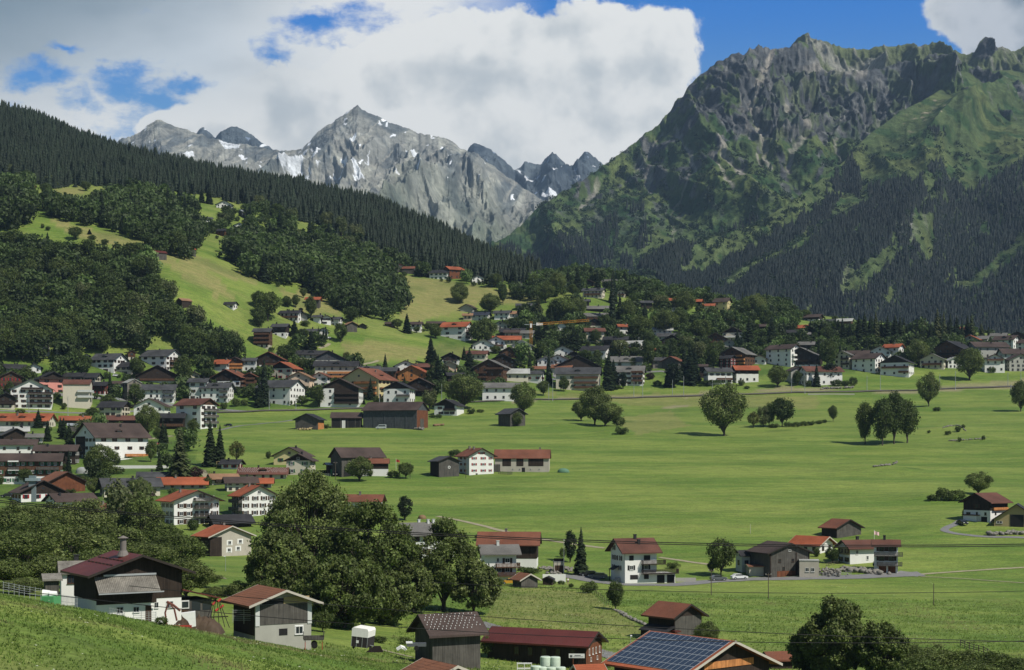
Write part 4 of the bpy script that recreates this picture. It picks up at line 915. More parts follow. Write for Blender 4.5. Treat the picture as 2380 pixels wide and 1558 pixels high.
H('m0',2120,2262,735,90,-12,.8,'g','brown','cream','timber chalet with long light-wood balconies behind the orange roof',uw=.5,um='wood',bal=[('F',.0,1,.3,'owood'),('F',.0,1,.62,'owood')])
H('m0',2265,2374,735,95,-10,.8,'e','slate','lgrey','grey-white house with slate roof beside the light-wood balconies')
H('m0',1990,2295,905,112,-24,.8,'g','rtile','white','wide chalet with rust-red gable roof and dark balconies down its right side',uw=.3,sh='brown',bal=[('R',0,1,.3,'wood'),('R',0,1,.62,'wood')])
H('m0',2272,2374,880,100,-10,1,'g','rtile','cream','brown timber chalet with balconies, right of the rust-red gable',uw=.8,um='wood',bal=[('F',0,1,.35,'wood'),('F',0,1,.7,'wood')])
# lower left village
H('m0',935,1190,1145,82,-22,.9,'e','dark','cream','cream house with dark roof and timbered right gable beside the green meadow',gw='dwood',sh='dark')
H('m0',1262,1560,1165,105,-14,.8,'g','brown','white','white house with shallow brown gable and a rooftop solar panel',uw=0,sh=None,cols=3,rows=2)
H('m0',1655,1990,1262,205,-42,.75,'e','rbrown','white','four-storey white tower-like house, timbered left side, red-brown roof',uw=.0,gw='wood',cols=2,rows=4,bal=[('R',.2,1,.25,'gwood'),('R',.2,1,.5,'gwood'),('R',.2,1,.75,'gwood')],sh='brown')
H('m0',925,1268,1215,40,-4,.35,'e','rbrown','dwood','low rusty brown roof of a long shed in front of the cream house',win=False,ch=3)
H('m0',1492,1705,1262,100,-10,.6,'e','dark','dwood','dark timber chalet with flower balcony left of the white tower-like house',bal=[('F',0,1,.25,'wood')])
H('m0',-10,480,1250,65,-18,.5,'e','tile','cream','long orange roof with three gabled dormers at the left edge',dorm=3,ch=3)
H('m0',585,840,1215,40,0,.4,'e','tile','gwood','low orange-roofed shed beside two dark conifers',win=False)
H('m0',628,770,1290,62,0,.5,'e','metal','gwood','glass-roofed lean-to below the low orange shed',win=False,ch=0,ov=.3)
H('m0',-10,252,1340,65,0,.5,'e','pale','cream','building with striped pale metal roof at the left edge',ch=2,win=False)
H('m0',258,395,1400,70,-6,.7,'e','mgrey','lgrey','small house with chequered grey and orange roof beside conifers',ch=1)
H('m0',0,265,1370,55,12,.8,'g','slate','dwood','dark gable house in front of the striped roof',win=False)
h=H('m0',700,1372,1552,225,28,.75,'e','brown','white','large hotel with huge brown roof, roof terrace and white walls',pit=31,cols=4,rows=3,sh='brown',dorm=1,bal=[('F',.55,1.0,.18,'owood')],ch=[(-.1,.1),(.2,-.3)],ov=1.4,short='large brown-roofed hotel',key='hotel')
h.box('gable_boards','L',.05,.5,h.h*.25,h.h*1.0,.08,WM['dwood'])
h.box('terrace','F',.2,1.5,-.2,.9,5,WM['white'])
H('m0',0,335,1490,92,-4,.5,'e','brown','white','brown-roofed farmhouse with timber left and white right half',uw=.0,cols=3,rows=1,ch=1)
H('l0',330,730,262,140,-12,.5,'e','brown','dwood','old dark timber barn house under a sagging brown roof',um='dwood',cols=4,rows=2,fr='white')
h=H('l0',-10,572,442,228,-6,.42,'e','brown','white','long brown-roofed timber house with green shutters and white awnings',uw=.66,um='wood',sh='green',cols=8,rows=3,ch=2,fr='white',bal=[('F',.17,.34,.62,'gwood'),('F',.62,.98,.62,'gwood')])
h.box('awning','F',.17,.34,h.h*.93,h.h*.98,1.4,WHITE); h.box('awning','F',.17,.34,h.h*.60-.2,h.h*.62-.15,1.6,WHITE)
H('l0',360,785,525,110,20,.8,'g','wtile','rwood','broad rust-brown timber barn with half orange roof left of the thicket',cols=1,rows=1,ch=0,win=False)
h=H('l0',120,595,605,95,18,.65,'g','brown','white','white house with dark brown gable and red shutters in front of the rust barn',uw=.2,sh='red',cols=4,rows=1)
H('l0',430,885,650,62,26,.6,'e','brown','white','low white house with plain brown roof at the edge of the thicket',cols=3,rows=1)
h=H('l0',795,1180,830,135,28,.9,'g','wtile','cream','dark timber chalet with bright orange shutters and light orange roof',uw=.86,um='dwood',sh='orange',fr='white',cols=3,rows=2,ch=[(.1,.2)],short='chalet with orange shutters')
H('l0',930,1480,560,110,10,.5,'e','slate','cream','charcoal-roofed house with sunken roof terrace and green chairs',uw=.0,dorm=1,cols=4,rows=1,ch=2,bal=[('F',.1,.9,.15,'dwood')])
H('l0',1290,1572,400,38,-4,.5,'e','slate','dwood','second charcoal roof behind the one with the roof terrace',win=False)
h=H('l0',1492,2030,820,232,22,.75,'g','tile','white','large white apartment house with brown shutters, timber balconies and orange roof',pit=21,ov=1.6,sh='brown',fr='white',cols=0,win=False,ch=[(.35,.3),(.2,-.4)],short='white apartment house with orange roof',key='apart1')
for j,z in enumerate((.14,.46,.78)):
    for u in (.16,.32,.90): 
        if not(u==.90 and j==0): h.win('F',u,z*h.h,1.25,1.35,'brown','white')
    for u in (.5,.62,.72): h.win('F',u,z*h.h,1.2,1.5,None,'brown')
    h.balcony('F',.43,.80,(z-.13)*h.h+.1,WM['gwood'],1.7,1.0,True) if j else None
    for u in (.2,.5,.8): h.win('L',u,z*h.h,1.1,1.3,'brown','white')
h.balcony('F',.43,.84,h.h*.97,WM['gwood'],1.7,1.0,True); h.win('F',.62,h.h+1.3,2.6,1.4); h.win('F',.86,h.h+.8,1,1)
H('l0',1480,1905,480,50,0,.5,'e','orange','grey','orange-red roof with skylight behind the large white apartment house',ch=1)
H('l0',2055,2250,300,55,-22,.8,'e','dark','white','small white house with black roof and red shutters by the meadow edge',sh='red')
H('l0',1940,2200,440,60,14,.6,'e','tan','cream','light orange roof over dark balconies behind the apartment houses',uw=.4,bal=[('F',.1,.9,.4,'dwood')])
H('l0',2085,2374,500,85,8,.6,'e','brown','cream','cream house with brown roof between the orange-roofed blocks',cols=4,rows=2)
h=H('l1',-150,290,400,62,-5,.45,'e','rbrown','cream','house with red-brown roof dotted by white snow guards',ch=1,dorm=1,key='dots')
b=MB()
H('l0',2240,2520,475,55,-3,.5,'e','orange','grey','bright orange roof with dark chimney in front of the dotted roof',ch=1)
h=H('l0',2150,2560,740,200,24,.7,'g','tile','white','second large white apartment house with orange roof, partly behind the leafy tree',sh='brown',fr='white',cols=4,rows=3,bal=[('L',0,1,.3,'gwood'),('L',0,1,.66,'gwood')])
H('l0',1935,2330,850,60,16,.7,'e','dark','dwood','black-roofed shed right behind the stone cottage',win=False,ch=0)
h=H('l0',1815,2330,1110,190,30,.62,'g','tile','stone','rough grey stone cottage with small arched windows and orange roof',pit=21,win=False,ov=1.1,ch=[(.2,-.1),(.42,-.1)],chm=CHIM,short='grey stone cottage',key='stonecot')
h.box('barn_door','F',0.0,.28,-.5,h.h*.95,.06,WM['dwood']); h.box('side_boards','L',0,1,-.5,h.h,.06,WM['dwood'])
for u,z in ((.47,.66),(.46,.30),(.73,.70),(.68,.36)): 
    o=h.win('F',u,z*h.h,1.0,.95,None,'white'); h.box('surround','F',u-.07,u+.07,z*h.h-.75,z*h.h+.72,.02,WM['white'])
# centre left: houses on the lower slope
H('m1',232,418,262,70,-22,.55,'e','dark','white','long white hillside chalet with dark roof and a full-length balcony',bal=[('F',.05,.98,.45,'wood')],cols=4,rows=2,ch=3)
H('m1',385,478,262,45,-8,.9,'g','dark','grey','grey timber house joined behind the long white hillside chalet')
H('m1',400,432,185,30,0,1,'g','dark','dwood','tiny dark gable on the slope above the long white chalet',win=False,ch=0,ov=.4)
H('m1',536,610,285,55,-20,.8,'e','slate','white','leftmost of three small white houses in a row on the slope',sh='dark')
H('m1',612,690,292,58,8,.8,'g','brown','white','middle one of three small white houses in a row on the slope, brown gable',sh='dark')
H('m1',700,795,312,62,-25,.9,'e','slate','white','rightmost of three small white houses in a row, slate roof',gw='dwood')
H('m1',812,938,372,75,22,.8,'g','tan','gwood','weathered grey hay barn with tan roof below the deciduous grove',win=False,ch=0,key='barn_a',name='barn',cat='barn',bal=())
H('m1',958,1028,336,32,-8,.8,'g','dark','gwood','small dark wooden hut just right of the weathered hay barn',win=False,ch=0,name='hut',cat='hut')
H('m1',-10,142,515,140,-14,.8,'e','slate','cream','dark timber chalet with three tiers of balconies on the bank',uw=.8,um='wood',bal=[('F',0,1,.3,'wood'),('F',0,1,.55,'wood'),('F',0,1,.8,'wood')])
H('m1',160,300,420,92,-18,.8,'e','slate','white','chalet with dark timber upper floor on a bright white base, stone terrace',uw=.55,cols=2,rows=2)
H('m1',425,575,392,35,-12,.5,'e','slate','dwood','long low slate-roofed dark building among spruces',win=False)
H('m1',595,668,398,45,-8,.9,'g','dark','white','small white gable house behind little conifers on the bank')
H('m1',463,600,132,72,-12,.7,'e','orange','gwood','tall grey hay barn with bright orange roof above the white hillside chalets',win=False,ch=0,name='barn',cat='barn')
# front rows
H('m1',5,262,700,80,-12,.7,'g','rtile','white','wide chalet gable with dark timber and balcony above the red-shuttered house',uw=.62,bal=[('F',.3,1,.35,'wood')])
H('m1',140,398,808,100,-28,.7,'g','tile','cream','cream house with red shutters and orange-red roof',sh='red',uw=.0,gw='dwood',cols=3,rows=2)
H('m1',385,640,620,45,0,.5,'e','dark','cream','dark-roofed house behind the cream gables',dorm=1)
H('m1',525,845,700,70,-5,.6,'g','brown','grey','broad grey gable with red-edged roof above the cream balconied block',gw='slateb')
H('m1',568,930,800,110,-5,.45,'e','dark','cream','long cream apartment block with dark roof and two light-wood balcony rows',bal=[('F',.3,1,.42,'owood'),('F',.3,1,.12,'owood')],cols=6,rows=2,dorm=1)
H('m1',308,525,915,115,-16,.7,'g','tan','peach','peach coloured house with tan gable roof',sh=None,cols=3,rows=2)
H('m1',525,690,872,88,-18,.8,'g','rtile','white','white gable house with teal shutters right of the peach house',sh='green',cols=2,rows=2)
H('m1',35,430,1045,155,-32,.75,'e','slate','white','big white house with worn slate roof and bright right gable in the front row',cols=3,rows=3,ch=2,sh=None,short='big white front-row house')
H('m1',618,975,1062,160,-10,.7,'g','brown','white','four-storey white house with dark timber balcony tower in the front row',cols=2,rows=3,bal=[('F',.36,1,.2,'dwood'),('F',.36,1,.45,'dwood'),('F',.36,1,.7,'dwood')],uw=.0,gw='dwood',pit=26)
hh=HS['four-storey white house with dark timber balcony tower in the front row']; hh.box('timber_front','F',.36,1.0,hh.h*.2,hh.h*1.02,.05,WM['dwood'])
H('m1',800,1280,985,165,-34,.7,'g','rtile','yellow','yellow apartment building with orange-brown roof and light-wood balconies',bal=[('F',.4,.95,.25,'owood'),('F',.4,.95,.52,'owood'),('F',.4,.95,.8,'owood'),('R',.1,.9,.5,'owood')],cols=4,rows=3,dorm=1,ch=2,sh='brown')
H('m1',925,1130,800,75,0,.6,'e','slate','dwood','slate roof with pale chimneys above the yellow apartment building',ch=2,dorm=1)
H('m1',1140,1310,810,80,-14,.7,'e','slate','wood','brown timber house with slate roof joined to the right of the slate roof with dormer',ch=1)
H('m1',1300,1485,745,62,-4,.7,'g','slate','white','white gable house standing behind the bright orange timber chalet',cols=3,rows=1)
H('m1',1330,1608,830,82,-16,.7,'g','tile','owood','bright orange timber chalet with heavy orange bargeboards',cols=3,rows=2,bal=[('F',.1,.95,.1,'owood')])
H('m1',1440,1640,715,30,0,.5,'e','rbrown','dwood','low red-brown roof line beside the tall dark spruce',win=False)
H('m1',1198,1460,1030,130,-16,.7,'g','dark','white','white chalet with dark gable and small balconies left of the green lawn tree',bal=[('F',.5,1,.5,'gwood')],cols=3,rows=2,uw=.0,gw='dwood')
H('m1',1415,1640,960,105,-10,.7,'g','brown','dwood','very dark timber chalet with red-edged gable roof',cols=3,rows=2,bal=[('F',.0,1,.45,'dwood')])
h=H('m1',2118,2420,1002,115,-3,.5,'e','mgrey','white','long white house with shabby grey roof behind the grey tree',cols=4,rows=2,ch=1)
h=H('m1',1668,1915,1137,85,-22,.8,'g','dark','white','small white chalet with brown shutters and dark gable by the stone wall',uw=.0,gw='dwood',sh='brown',cols=4,rows=2,ch=1,win=False,short='small white chalet',key='chalet0')
for u in (.3,.55,.8): h.win('F',u,.28*h.h,1.3,1.2,'brown')
h.win('F',.25,.78*h.h,1.2,1.2,'brown'); h.box('loggia','F',.45,.9,h.h*.55,h.h*1.15,.07,WM['dwood']); h.balcony('F',.42,.93,h.h*.52,'dwood',.9); h.win('L',.5,.5*h.h,1,1)
# middle meadow houses
H('m1',1205,1290,317,35,-5,.6,'e','brown','wood','low brown hut at the meadow edge left of a tall spruce',ch=0,name='hut',cat='hut')
H('m1',1440,1535,362,68,-10,.8,'e','brown','white','white house half hidden right of the spruce on the meadow',uw=0)
H('m1',1590,1750,315,35,-4,.4,'e','brown','dwood','long dark barn roof left behind the orange-roofed apartment house',win=False,ch=0,name='barn',cat='barn')
H('m1',1728,1995,432,112,-22,.75,'e','orange','white','white four-storey house with vivid orange roof alone on the meadow',cols=2,rows=3,sh='brown',dorm=1,bal=[('R',.1,.7,.3,'wood'),('R',.1,.7,.6,'wood')],short='white four-storey house with vivid orange roof')
H('m1',1890,2050,188,50,-22,.8,'g','brown','grey','grey barn with pale plastered side on the golden slope',win=False,ch=0,name='barn',cat='barn')
H('m1',1928,2000,255,42,-5,.8,'e','tan','peach','small house with pinkish roof below the grey barn')
H('m1',2005,2165,262,52,-16,.7,'e','blue','lgrey','house with blue-black roof right of the pinkish roof')
H('m1',2218,2355,248,58,-12,.7,'e','slate','white','bright white bungalow with slate roof on the slope')
H('m1',2208,2335,345,45,-8,.7,'g','slate','grey','grey gable with light metal annex below the white bungalow')
H('m1',2278,2480,402,38,-4,.6,'e','dark','dwood','dark timber house behind the orange roof of the centre row',win=False)
H('m1',2192,2440,478,45,-4,.5,'e','orange','cream','long flat orange roof in the centre of the village')
H('m1',2020,2205,538,50,-4,.7,'g','mgrey','white','low white gable with arched attic window, left of two')
H('m1',2152,2315,525,72,-8,.7,'g','slate','white','taller white gable behind the low one with arched window',bal=[('F',.1,.9,.4,'wood')])
H('m1',1962,2140,628,58,-10,.6,'e','rbrown','cream','cream house with red-brown hipped looking roof and arched windows',cols=4,rows=1,ch=1)
H('m1',1738,1882,665,62,-6,.8,'g','brown','white','dark brown gable with white ground floor right of the tall spruce',uw=.4,bal=[('F',.1,.9,.45,'dwood')])
H('m1',2040,2328,828,130,-16,.7,'g','mgrey','wood','large brown timber chalet with grey roof and flower balconies',bal=[('F',.0,.45,.3,'wood'),('F',.0,.45,.6,'wood'),('F',.4,1,.85,'wood')],cols=4,rows=3)
H('m1',1748,1865,728,55,-10,.8,'g','mgrey','peach','cream gable with red window behind the front conifers',sh='red')
H('m1',1770,1925,830,60,14,.6,'e','dark','dwood','dark blue-grey roof between the conifers of the front row',win=False)
H('m1',2268,2510,818,68,0,.6,'e','pale','cream','cream house with plain pale grey roof',cols=4,rows=1)
H('m1',2180,2400,690,60,-5,.6,'g','dark','dwood','black timber gable above the plain pale grey roof')
H('m1',2275,2430,600,50,-4,.8,'g','dark','wood','dark striped timber gable near the building under scaffolding')
# centre right
H('m2',137,290,838,82,-16,.7,'e','slate','white','white house with pink shutters and grey roof right of the pale roof',cols=2,rows=1,sh='red',ch=1)
H('m2',188,300,745,38,-4,.6,'e','wtile','cream','mottled orange roof behind the pink-shuttered house',win=False)
H('m2',45,190,425,48,-6,.6,'e','mgrey','lgrey','grey-white house with mottled roof above the scaffolded building',cols=3,rows=2)
H('m2',-60,60,420,50,-6,.6,'e','brown','grey','dark grey roof beside the mottled roof house')
H('m2',-50,78,232,36,0,.6,'e','tan','white','white bungalow with pinkish roof near the golden slope')
H('m2',55,210,150,28,0,.5,'e','slate','grey','low grey roof at the edge of the golden slope',win=False)
H('m2',415,510,358,50,-5,1,'g','dark','white','small dark gable peeping from trees under the crane jib')
H('m2',683,845,462,95,6,.7,'e','rbrown','cream','cream three-storey house with brown roof standing on the lawn',cols=2,rows=3,sh='green',ch=0)
H('m2',685,890,262,45,0,.5,'e','mgrey','cream','long grey-roofed chalet with stone base in the upper village',bal=[('F',.1,.9,.4,'wood')])
H('m2',700,890,175,26,0,.5,'e','mgrey','dwood','dark roofs stacked behind the long grey-roofed chalet',win=False)
H('m2',712,820,330,50,0,1,'g','dark','cream','dark timber gable below the long grey-roofed chalet',uw=.6)
H('m2',865,1065,500,62,-6,.5,'e','dark','dwood','black-roofed timber house with dormer above the round green trees',dorm=1)
H('m2',1032,1208,540,66,-20,.6,'e','pale','white','bright white house with blue parasols on its balcony',bal=[('F',.3,.9,.35,'wood')],cols=4,rows=2)
H('m2',982,1078,390,70,14,.8,'e','tile','white','white house with small orange roof beside tall trees')
H('m2',1318,1472,405,55,0,.6,'e','pale','white','white house with light grey roof in the middle of the trees')
H('m2',1366,1535,440,38,0,.6,'e','slate','lgrey','slate-roofed annex in front of the light grey roof')
H('m2',1398,1560,500,58,0,.7,'g','dark','cream','dark gable house half buried in foliage near the orange canopy',uw=.6)
H('m2',1320,1400,560,28,0,.7,'e','orange','wood','small orange-roofed shed between tall green trees',win=False,ch=0,name='shed',cat='shed')
H('m2',1628,1700,415,48,10,.8,'g','mgrey','grey','grey gable almost covered by a broad tree')
H('m2',1800,1995,485,56,-8,.7,'g','brown','wood','brown timber chalet with a dark gable below the white-balconied one',bal=[('F',.1,.9,.4,'wood')])
H('m2',1965,2158,442,68,-10,.7,'g','brown','cream','cream chalet with brown gable and white parasol balcony',uw=.0,bal=[('F',.1,.95,.4,'white')],gw='dwood')
H('m2',1948,2098,520,46,-8,.7,'g','mgrey','grey','grey gabled house behind the large balconied timber chalet')
H('m2',1945,2235,690,110,-30,.7,'g','mgrey','wood','large brown timber chalet with three long light balconies and satellite dish',bal=[('F',.0,1,.25,'owood'),('F',.0,1,.52,'owood'),('F',.1,.9,.8,'owood')],cols=4,rows=3)
H('m2',1925,2070,700,86,-34,.8,'e','dark','dwood','almost black timber chalet with bright red windows',sh='red',cols=2,rows=3,fr='white')
H('m2',2245,2360,665,50,-10,.8,'g','brown','white','white garage-like gable house on the lawn')
H('m2',375,575,612,60,-5,.7,'g','dark','white','white gable with two attic windows left of the slim street lamp')
H('m2',530,635,640,62,-5,.8,'g','brown','cream','brown timber chalet with white ground floor under the white gable',uw=.55,bal=[('F',.0,1,.4,'wood')])
H('m2',655,912,612,75,-20,.7,'e','dark','white','white house with dark roof and red awning behind round trees',cols=3,rows=1)
H('m2',245,400,715,80,-8,.8,'g','mgrey','white','white gable house in the cluster behind the front conifers',ch=1)
H('m2',345,530,705,76,-12,.7,'g','brown','white','white house with layered brown gables right of the slim conifers',bal=[('F',.1,.9,.4,'wood')])
H('m2',385,545,755,60,-6,.6,'e','wtile','cream','house with weathered orange roof in front of the layered brown gables')
h=H('m2',430,800,905,140,-4,.62,'e','slate','cream','big cream apartment house with slate roofs, green shutters and timber balconies',cols=4,rows=2,sh='green',dorm=1,bal=[('F',.42,.98,.15,'wood'),('F',.42,.98,.42,'wood'),('F',.42,.98,.72,'wood')],gw='dwood',ch=1,short='big cream apartment house')
H('m2',415,790,760,72,4,.5,'g','dark','dwood','wide black gable rising behind the big cream apartment house',win=False)
h=H('m2',965,1215,862,120,-6,.6,'e','mgrey','white','tall white apartment house with big grey hipped roof behind the black spruce',cols=5,rows=3,dorm=1,sh='brown',bal=[('F',.6,1,.3,'wood'),('F',.6,1,.6,'wood'),('F',.6,1,.9,'wood')],ch=2,pit=32,short='tall white apartment house')
H('m2',930,1200,700,58,-4,.7,'e','mgrey','lgrey','upper grey roof with large dormer behind the tall white apartment house',dorm=1,win=False,ch=2)
H('m2',1300,1420,700,70,8,.8,'e','slate','taupe','taupe box house with slate roof above a small road')
H('m2',1395,1590,720,92,-22,.8,'g','rtile','gwood','large barn with rust-patched roof left of the dark firs',win=False,ch=0,name='barn',cat='barn')
h=H('m2',1790,2030,852,112,18,.6,'e','slate','white','white house with plain dark grey roof, two square chimneys and a timber balcony',cols=4,rows=2,sh='brown',bal=[('F',.35,.98,.38,'wood')],ch=[(-.35,-.3),(.2,-.3)],short='white house with plain dark grey roof')
h=H('m2',2055,2272,832,112,16,.7,'e','orange','white','white cube-like house with dark timber band and orange-red roof',uw=.32,cols=3,rows=2,sh=None,short='white cube-like house',ch=0)
H('m2',1740,1800,790,100,0,.8,'e','brown','dwood','dark hut roof left of the white house with plain grey roof',win=False,ch=0)
# upper village crest
H('u2',655,862,1283,72,-14,.55,'e','slate','cream','long cream hotel chalet with three little dormers on the upper terrace',cols=5,rows=2,dorm=2,bal=[('F',.1,.9,.45,'wood')])
H('u2',640,775,1175,40,-14,.7,'g','brown','dwood','large brown gable roofs above the hotel chalet with dormers')
H('u2',840,1030,1158,30,-6,.5,'e','mgrey','dwood','grey roof on the skyline left of the tallest spruce')
H('u2',978,1055,1275,52,-12,.8,'g','slate','cream','balconied chalet immediately right of the tallest spruce',bal=[('F',.1,1,.4,'wood')])
H('u2',50,118,1196,40,-5,1,'g','brown','white','little white house with brown gable at the dark forest foot')
H('u2',490,545,1195,50,-5,1,'g','slate','white','white sliver of a house between round trees on the crest')
H('m2',1190,1300,145,60,10,.7,'e','slate','dwood','dark timber barn with grey roof beside the pale round tree',win=False,ch=0,name='barn',cat='barn')
H('m2',1420,1530,130,55,24,.8,'e','orange','dwood','orange-roofed barn with white gable end on the crest, left of two',ch=0)
H('m2',1440,1560,210,45,8,.7,'g','slate','grey','grey gable house under the orange-roofed barn on the crest')
H('m2',1640,1765,120,45,-10,.7,'e','orange','dwood','orange-roofed barn on the crest, right of two',win=False,ch=0,name='barn',cat='barn')
H('m2',1778,1872,152,34,-6,.7,'e','tile','cream','pair of low orange roofs beside the yellow house')
H('m2',1880,2022,168,82,-22,.7,'e','brown','yellow','tall ochre yellow house with dark roof on the crest',cols=2,rows=2,pit=34)
H('m2',638,712,130,50,-5,.8,'e','slate','dwood','brown chalet on the golden lawn left of the tallest spruce')
H('m2',1960,2100,322,42,-8,.8,'g','orange','white','small white gable with orange roof under the crest trees')
H('m2',2175,2238,212,20,-12,.7,'e','orange','dwood','tiny orange-roofed shed under the crest trees',win=False,ch=0,name='shed',cat='shed')
H('m2',2262,2374,345,36,-6,.6,'e','brown','dwood','dark brown roof right of a pointed conifer',win=False)
# far right village
h=H('m3',0,285,682,152,-34,.6,'e','brown','white','huge white four-storey house with brown roof and balcony gable',cols=3,rows=4,sh=None,bal=[('R',.1,.9,.35,'white'),('R',.1,.9,.6,'white')],short='huge white four-storey house',ov=1.3)
H('m3',285,420,540,58,-5,.7,'e','mgrey','dwood','black timber house with grey roof behind the huge white house')
H('m3',165,485,685,92,-14,.6,'g','mgrey','white','very dark wide timber chalet on white base beside the huge white house',uw=.8,bal=[('F',.0,1,.5,'dwood')])
H('m3',310,665,862,128,24,.5,'e','rbrown','white','long farmhouse with red-brown roof and white right half behind garden conifers',cols=5,rows=2,ch=1,uw=.0)
H('m3',178,330,835,105,22,.9,'g','brown','grey','grey timber end of a farmhouse behind the dark round tree',win=False)
H('m3',630,775,702,120,-18,.8,'g','mgrey','cream','cream and dark timber house with four small windows right of the tall round tree',bal=[('F',.45,1,.3,'dwood'),('F',.45,1,.65,'dwood')],cols=3,rows=3)
H('m3',730,925,625,60,-6,.5,'e','brown','lgrey','brown roof with round satellite dish in the right village')
h=H('m3',798,1072,742,122,-30,.8,'e','brown','white','white four-storey house with dark brown roof and pale side balconies',cols=3,rows=3,bal=[('R',.3,1,.3,'peach'),('R',.3,1,.6,'peach')],short='white four-storey house with pale side balconies')
H('m3',1062,1335,778,120,-14,.75,'g','dark','white','broad white chalet with dark gable, flower balconies and white awning',uw=.0,gw='dwood',cols=3,rows=2,bal=[('F',.05,1,.62,'wood'),('F',.65,1,.3,'wood')],ov=1.3,short='broad white chalet')
H('m3',1082,1245,605,95,-22,.8,'e','orange','white','white house with orange roof and arched loggia in the right village',cols=2,rows=2)
H('m3',955,1135,612,66,-6,.7,'g','brown','white','white and brown gables squeezed left of the arched loggia house')
H('m3',1425,1640,705,80,-10,.7,'g','mgrey','cream','cream chalet with grey roofs and rounded white garden walls',bal=[('F',.1,.9,.45,'wood')])
H('m3',1540,1885,622,92,-28,.7,'g','dark','wood','enormous dark timber chalet with long black roof',bal=[('R',.1,.9,.4,'dwood'),('R',.1,.9,.7,'dwood'),('F',.1,.9,.5,'dwood')],cols=5,rows=3)
H('m3',1645,1785,700,66,20,.8,'g','pale','white','small white gable beside the dark single tree of the right meadow')
H('m3',1870,2205,612,105,26,.55,'e','brown','grey','tall grey house whose long brown side has white pillars',cols=4,rows=2,uw=0)
H('m3',1995,2180,740,112,12,.8,'g','brown','white','white three-storey gable house with green awning balcony',cols=3,rows=2,bal=[('F',.1,.9,.92,'wood')],short='white three-storey gable house')
H('m3',2148,2420,650,85,18,.7,'e','brown','lgrey','grey-white house with arched windows at the right picture edge')
H('m3',2200,2430,728,100,22,.7,'g','brown','grey','shaded grey house with brown gable at the right picture edge')
H('m3',1812,1958,472,42,-14,.8,'g','tile','grey','orange-edged gable roof behind the right conifer belt')
H('m3',1872,2045,462,36,-14,.6,'e','mgrey','grey','long grey-green roof behind the orange-edged gable',win=False)
H('m3',2108,2315,520,82,-22,.8,'e','brown','white','white house with brown roof and sunken balcony on the right slope',cols=3,rows=2,dorm=1)
H('m3',2282,2460,530,62,-10,.7,'e','brown','lgrey','brown-roofed grey house cut by the right picture edge on the slope')
H('m3',1788,1868,410,72,14,.8,'e','rtile','stone','small brick-coloured tower house above the right conifers',cols=2,rows=2,ch=0)
H('m3',2078,2205,450,50,-8,.7,'e','mgrey','white','white chalet with grey roof at the far right under the mountain')
H('m3',2255,2374,430,36,-4,.7,'g','dark','dwood','dark gables at the far right under the mountain',win=False)
H('m3',345,498,266,42,-22,.7,'e','brown','white','dark chalet with white base and dish on the green knoll edge',uw=.5)
H('m3',500,600,290,28,-4,.6,'e','slate','dwood','low dark sheds between the knoll chalet and pale-roofed barn',win=False,ch=0)
H('m3',638,790,305,48,-12,.7,'e','pale','wood','brown barn with nearly white roof on the knoll',win=False,ch=0,name='barn',cat='barn')
H('m3',270,435,352,28,-4,.6,'e','orange','dwood','orange roof with black dormer below the knoll meadow',dorm=1,win=False)
H('m3',185,320,405,38,4,.6,'e','dark','dwood','dark roof below the orange one near the knoll',win=False)
H('m3',295,380,412,28,0,.6,'e','mgrey','grey','small grey roof in the bushes below the knoll',win=False,ch=0)
# hillside huts on the left slope
H('u0',450,592,438,48,28,.75,'e','orange','gwood','dark hay hut with orange roof on the top left meadow',win=False,ch=0,name='hay_hut',cat='hut',ov=.5,short='hay hut')
H('u0',858,950,412,38,-16,1,'g','dark','slateb','grey-blue hay barn with a pale strip on its gable, top meadow',win=False,ch=0,name='hay_hut',cat='hut',ov=.5)
H('u0',1422,1545,935,72,24,.8,'e','red','gwood','hay hut with dark red roof and pale posts on the dry slope',win=False,ch=0,name='hay_hut',cat='hut',ov=.5)
H('u0',1648,1815,888,62,30,.7,'e','orange','gwood','wide hay hut with orange roof and a lower lean-to, right of the red one',win=False,ch=0,name='hay_hut',cat='hut',ov=.5)
H('u0',1636,1778,1388,78,32,.9,'e','tan','dwood','lone hay hut with tan roof on a pale stone footing, lower green slope',win=False,ch=0,name='hay_hut',cat='hut',ov=.5)
H('u0',292,332,262,22,10,.8,'g','rtile','rwood','tiny red hut beside trees at the top left meadow',win=False,ch=0,name='hay_hut',cat='hut',ov=.4)
H('u0',1592,1668,402,42,0,.7,'e','rbrown','white','small white house with red-brown roof just below the conifer forest')
H('u0',2008,2165,460,48,-10,.7,'g','dark','white','white hillside chalet with wide black gable on the small green meadow',bal=[('F',.4,1,.4,'dwood')])
H('u0',2212,2305,540,62,30,.9,'e','metal','slateb','grey-blue barn with light metal roof right of the hillside chalet',win=False,ch=0,name='barn',cat='barn',ov=.5)
H('u0',1870,1968,582,36,10,.7,'e','slate','white','low white house with slate roof under the small green meadow')
H('u0',2000,2120,715,58,-28,.8,'e','dark','rwood','rust-brown timber chalet with black roof on the upper slope',ch=1)
H('u0',2172,2280,652,40,-8,.8,'g','dark','white','black gable with white terrace wall above the grove')
H('u0',2252,2340,740,48,8,.8,'g','slate','wood','brown balconied house left of the tall white and brown one',bal=[('F',.1,.9,.5,'wood')])
H('u1',-45,105,805,100,-28,.8,'g','mgrey','white','tall white and brown chalet with three balcony rows above the grove',uw=.45,um='wood',cols=3,rows=3,bal=[('F',.1,.9,.3,'wood'),('F',.1,.9,.6,'wood')])
H('u0',2072,2200,1385,50,-26,.8,'e','dark','white','blue-white house beside the big trees on the lower slope',ch=0)
H('u1',232,300,838,35,0,1,'g','dark','white','dark gabled cabin with white base among the grove trees',uw=.4)
H('u1',585,660,732,55,-12,.9,'e','slate','rwood','brown cabin peeping out of the grove below the conifers')
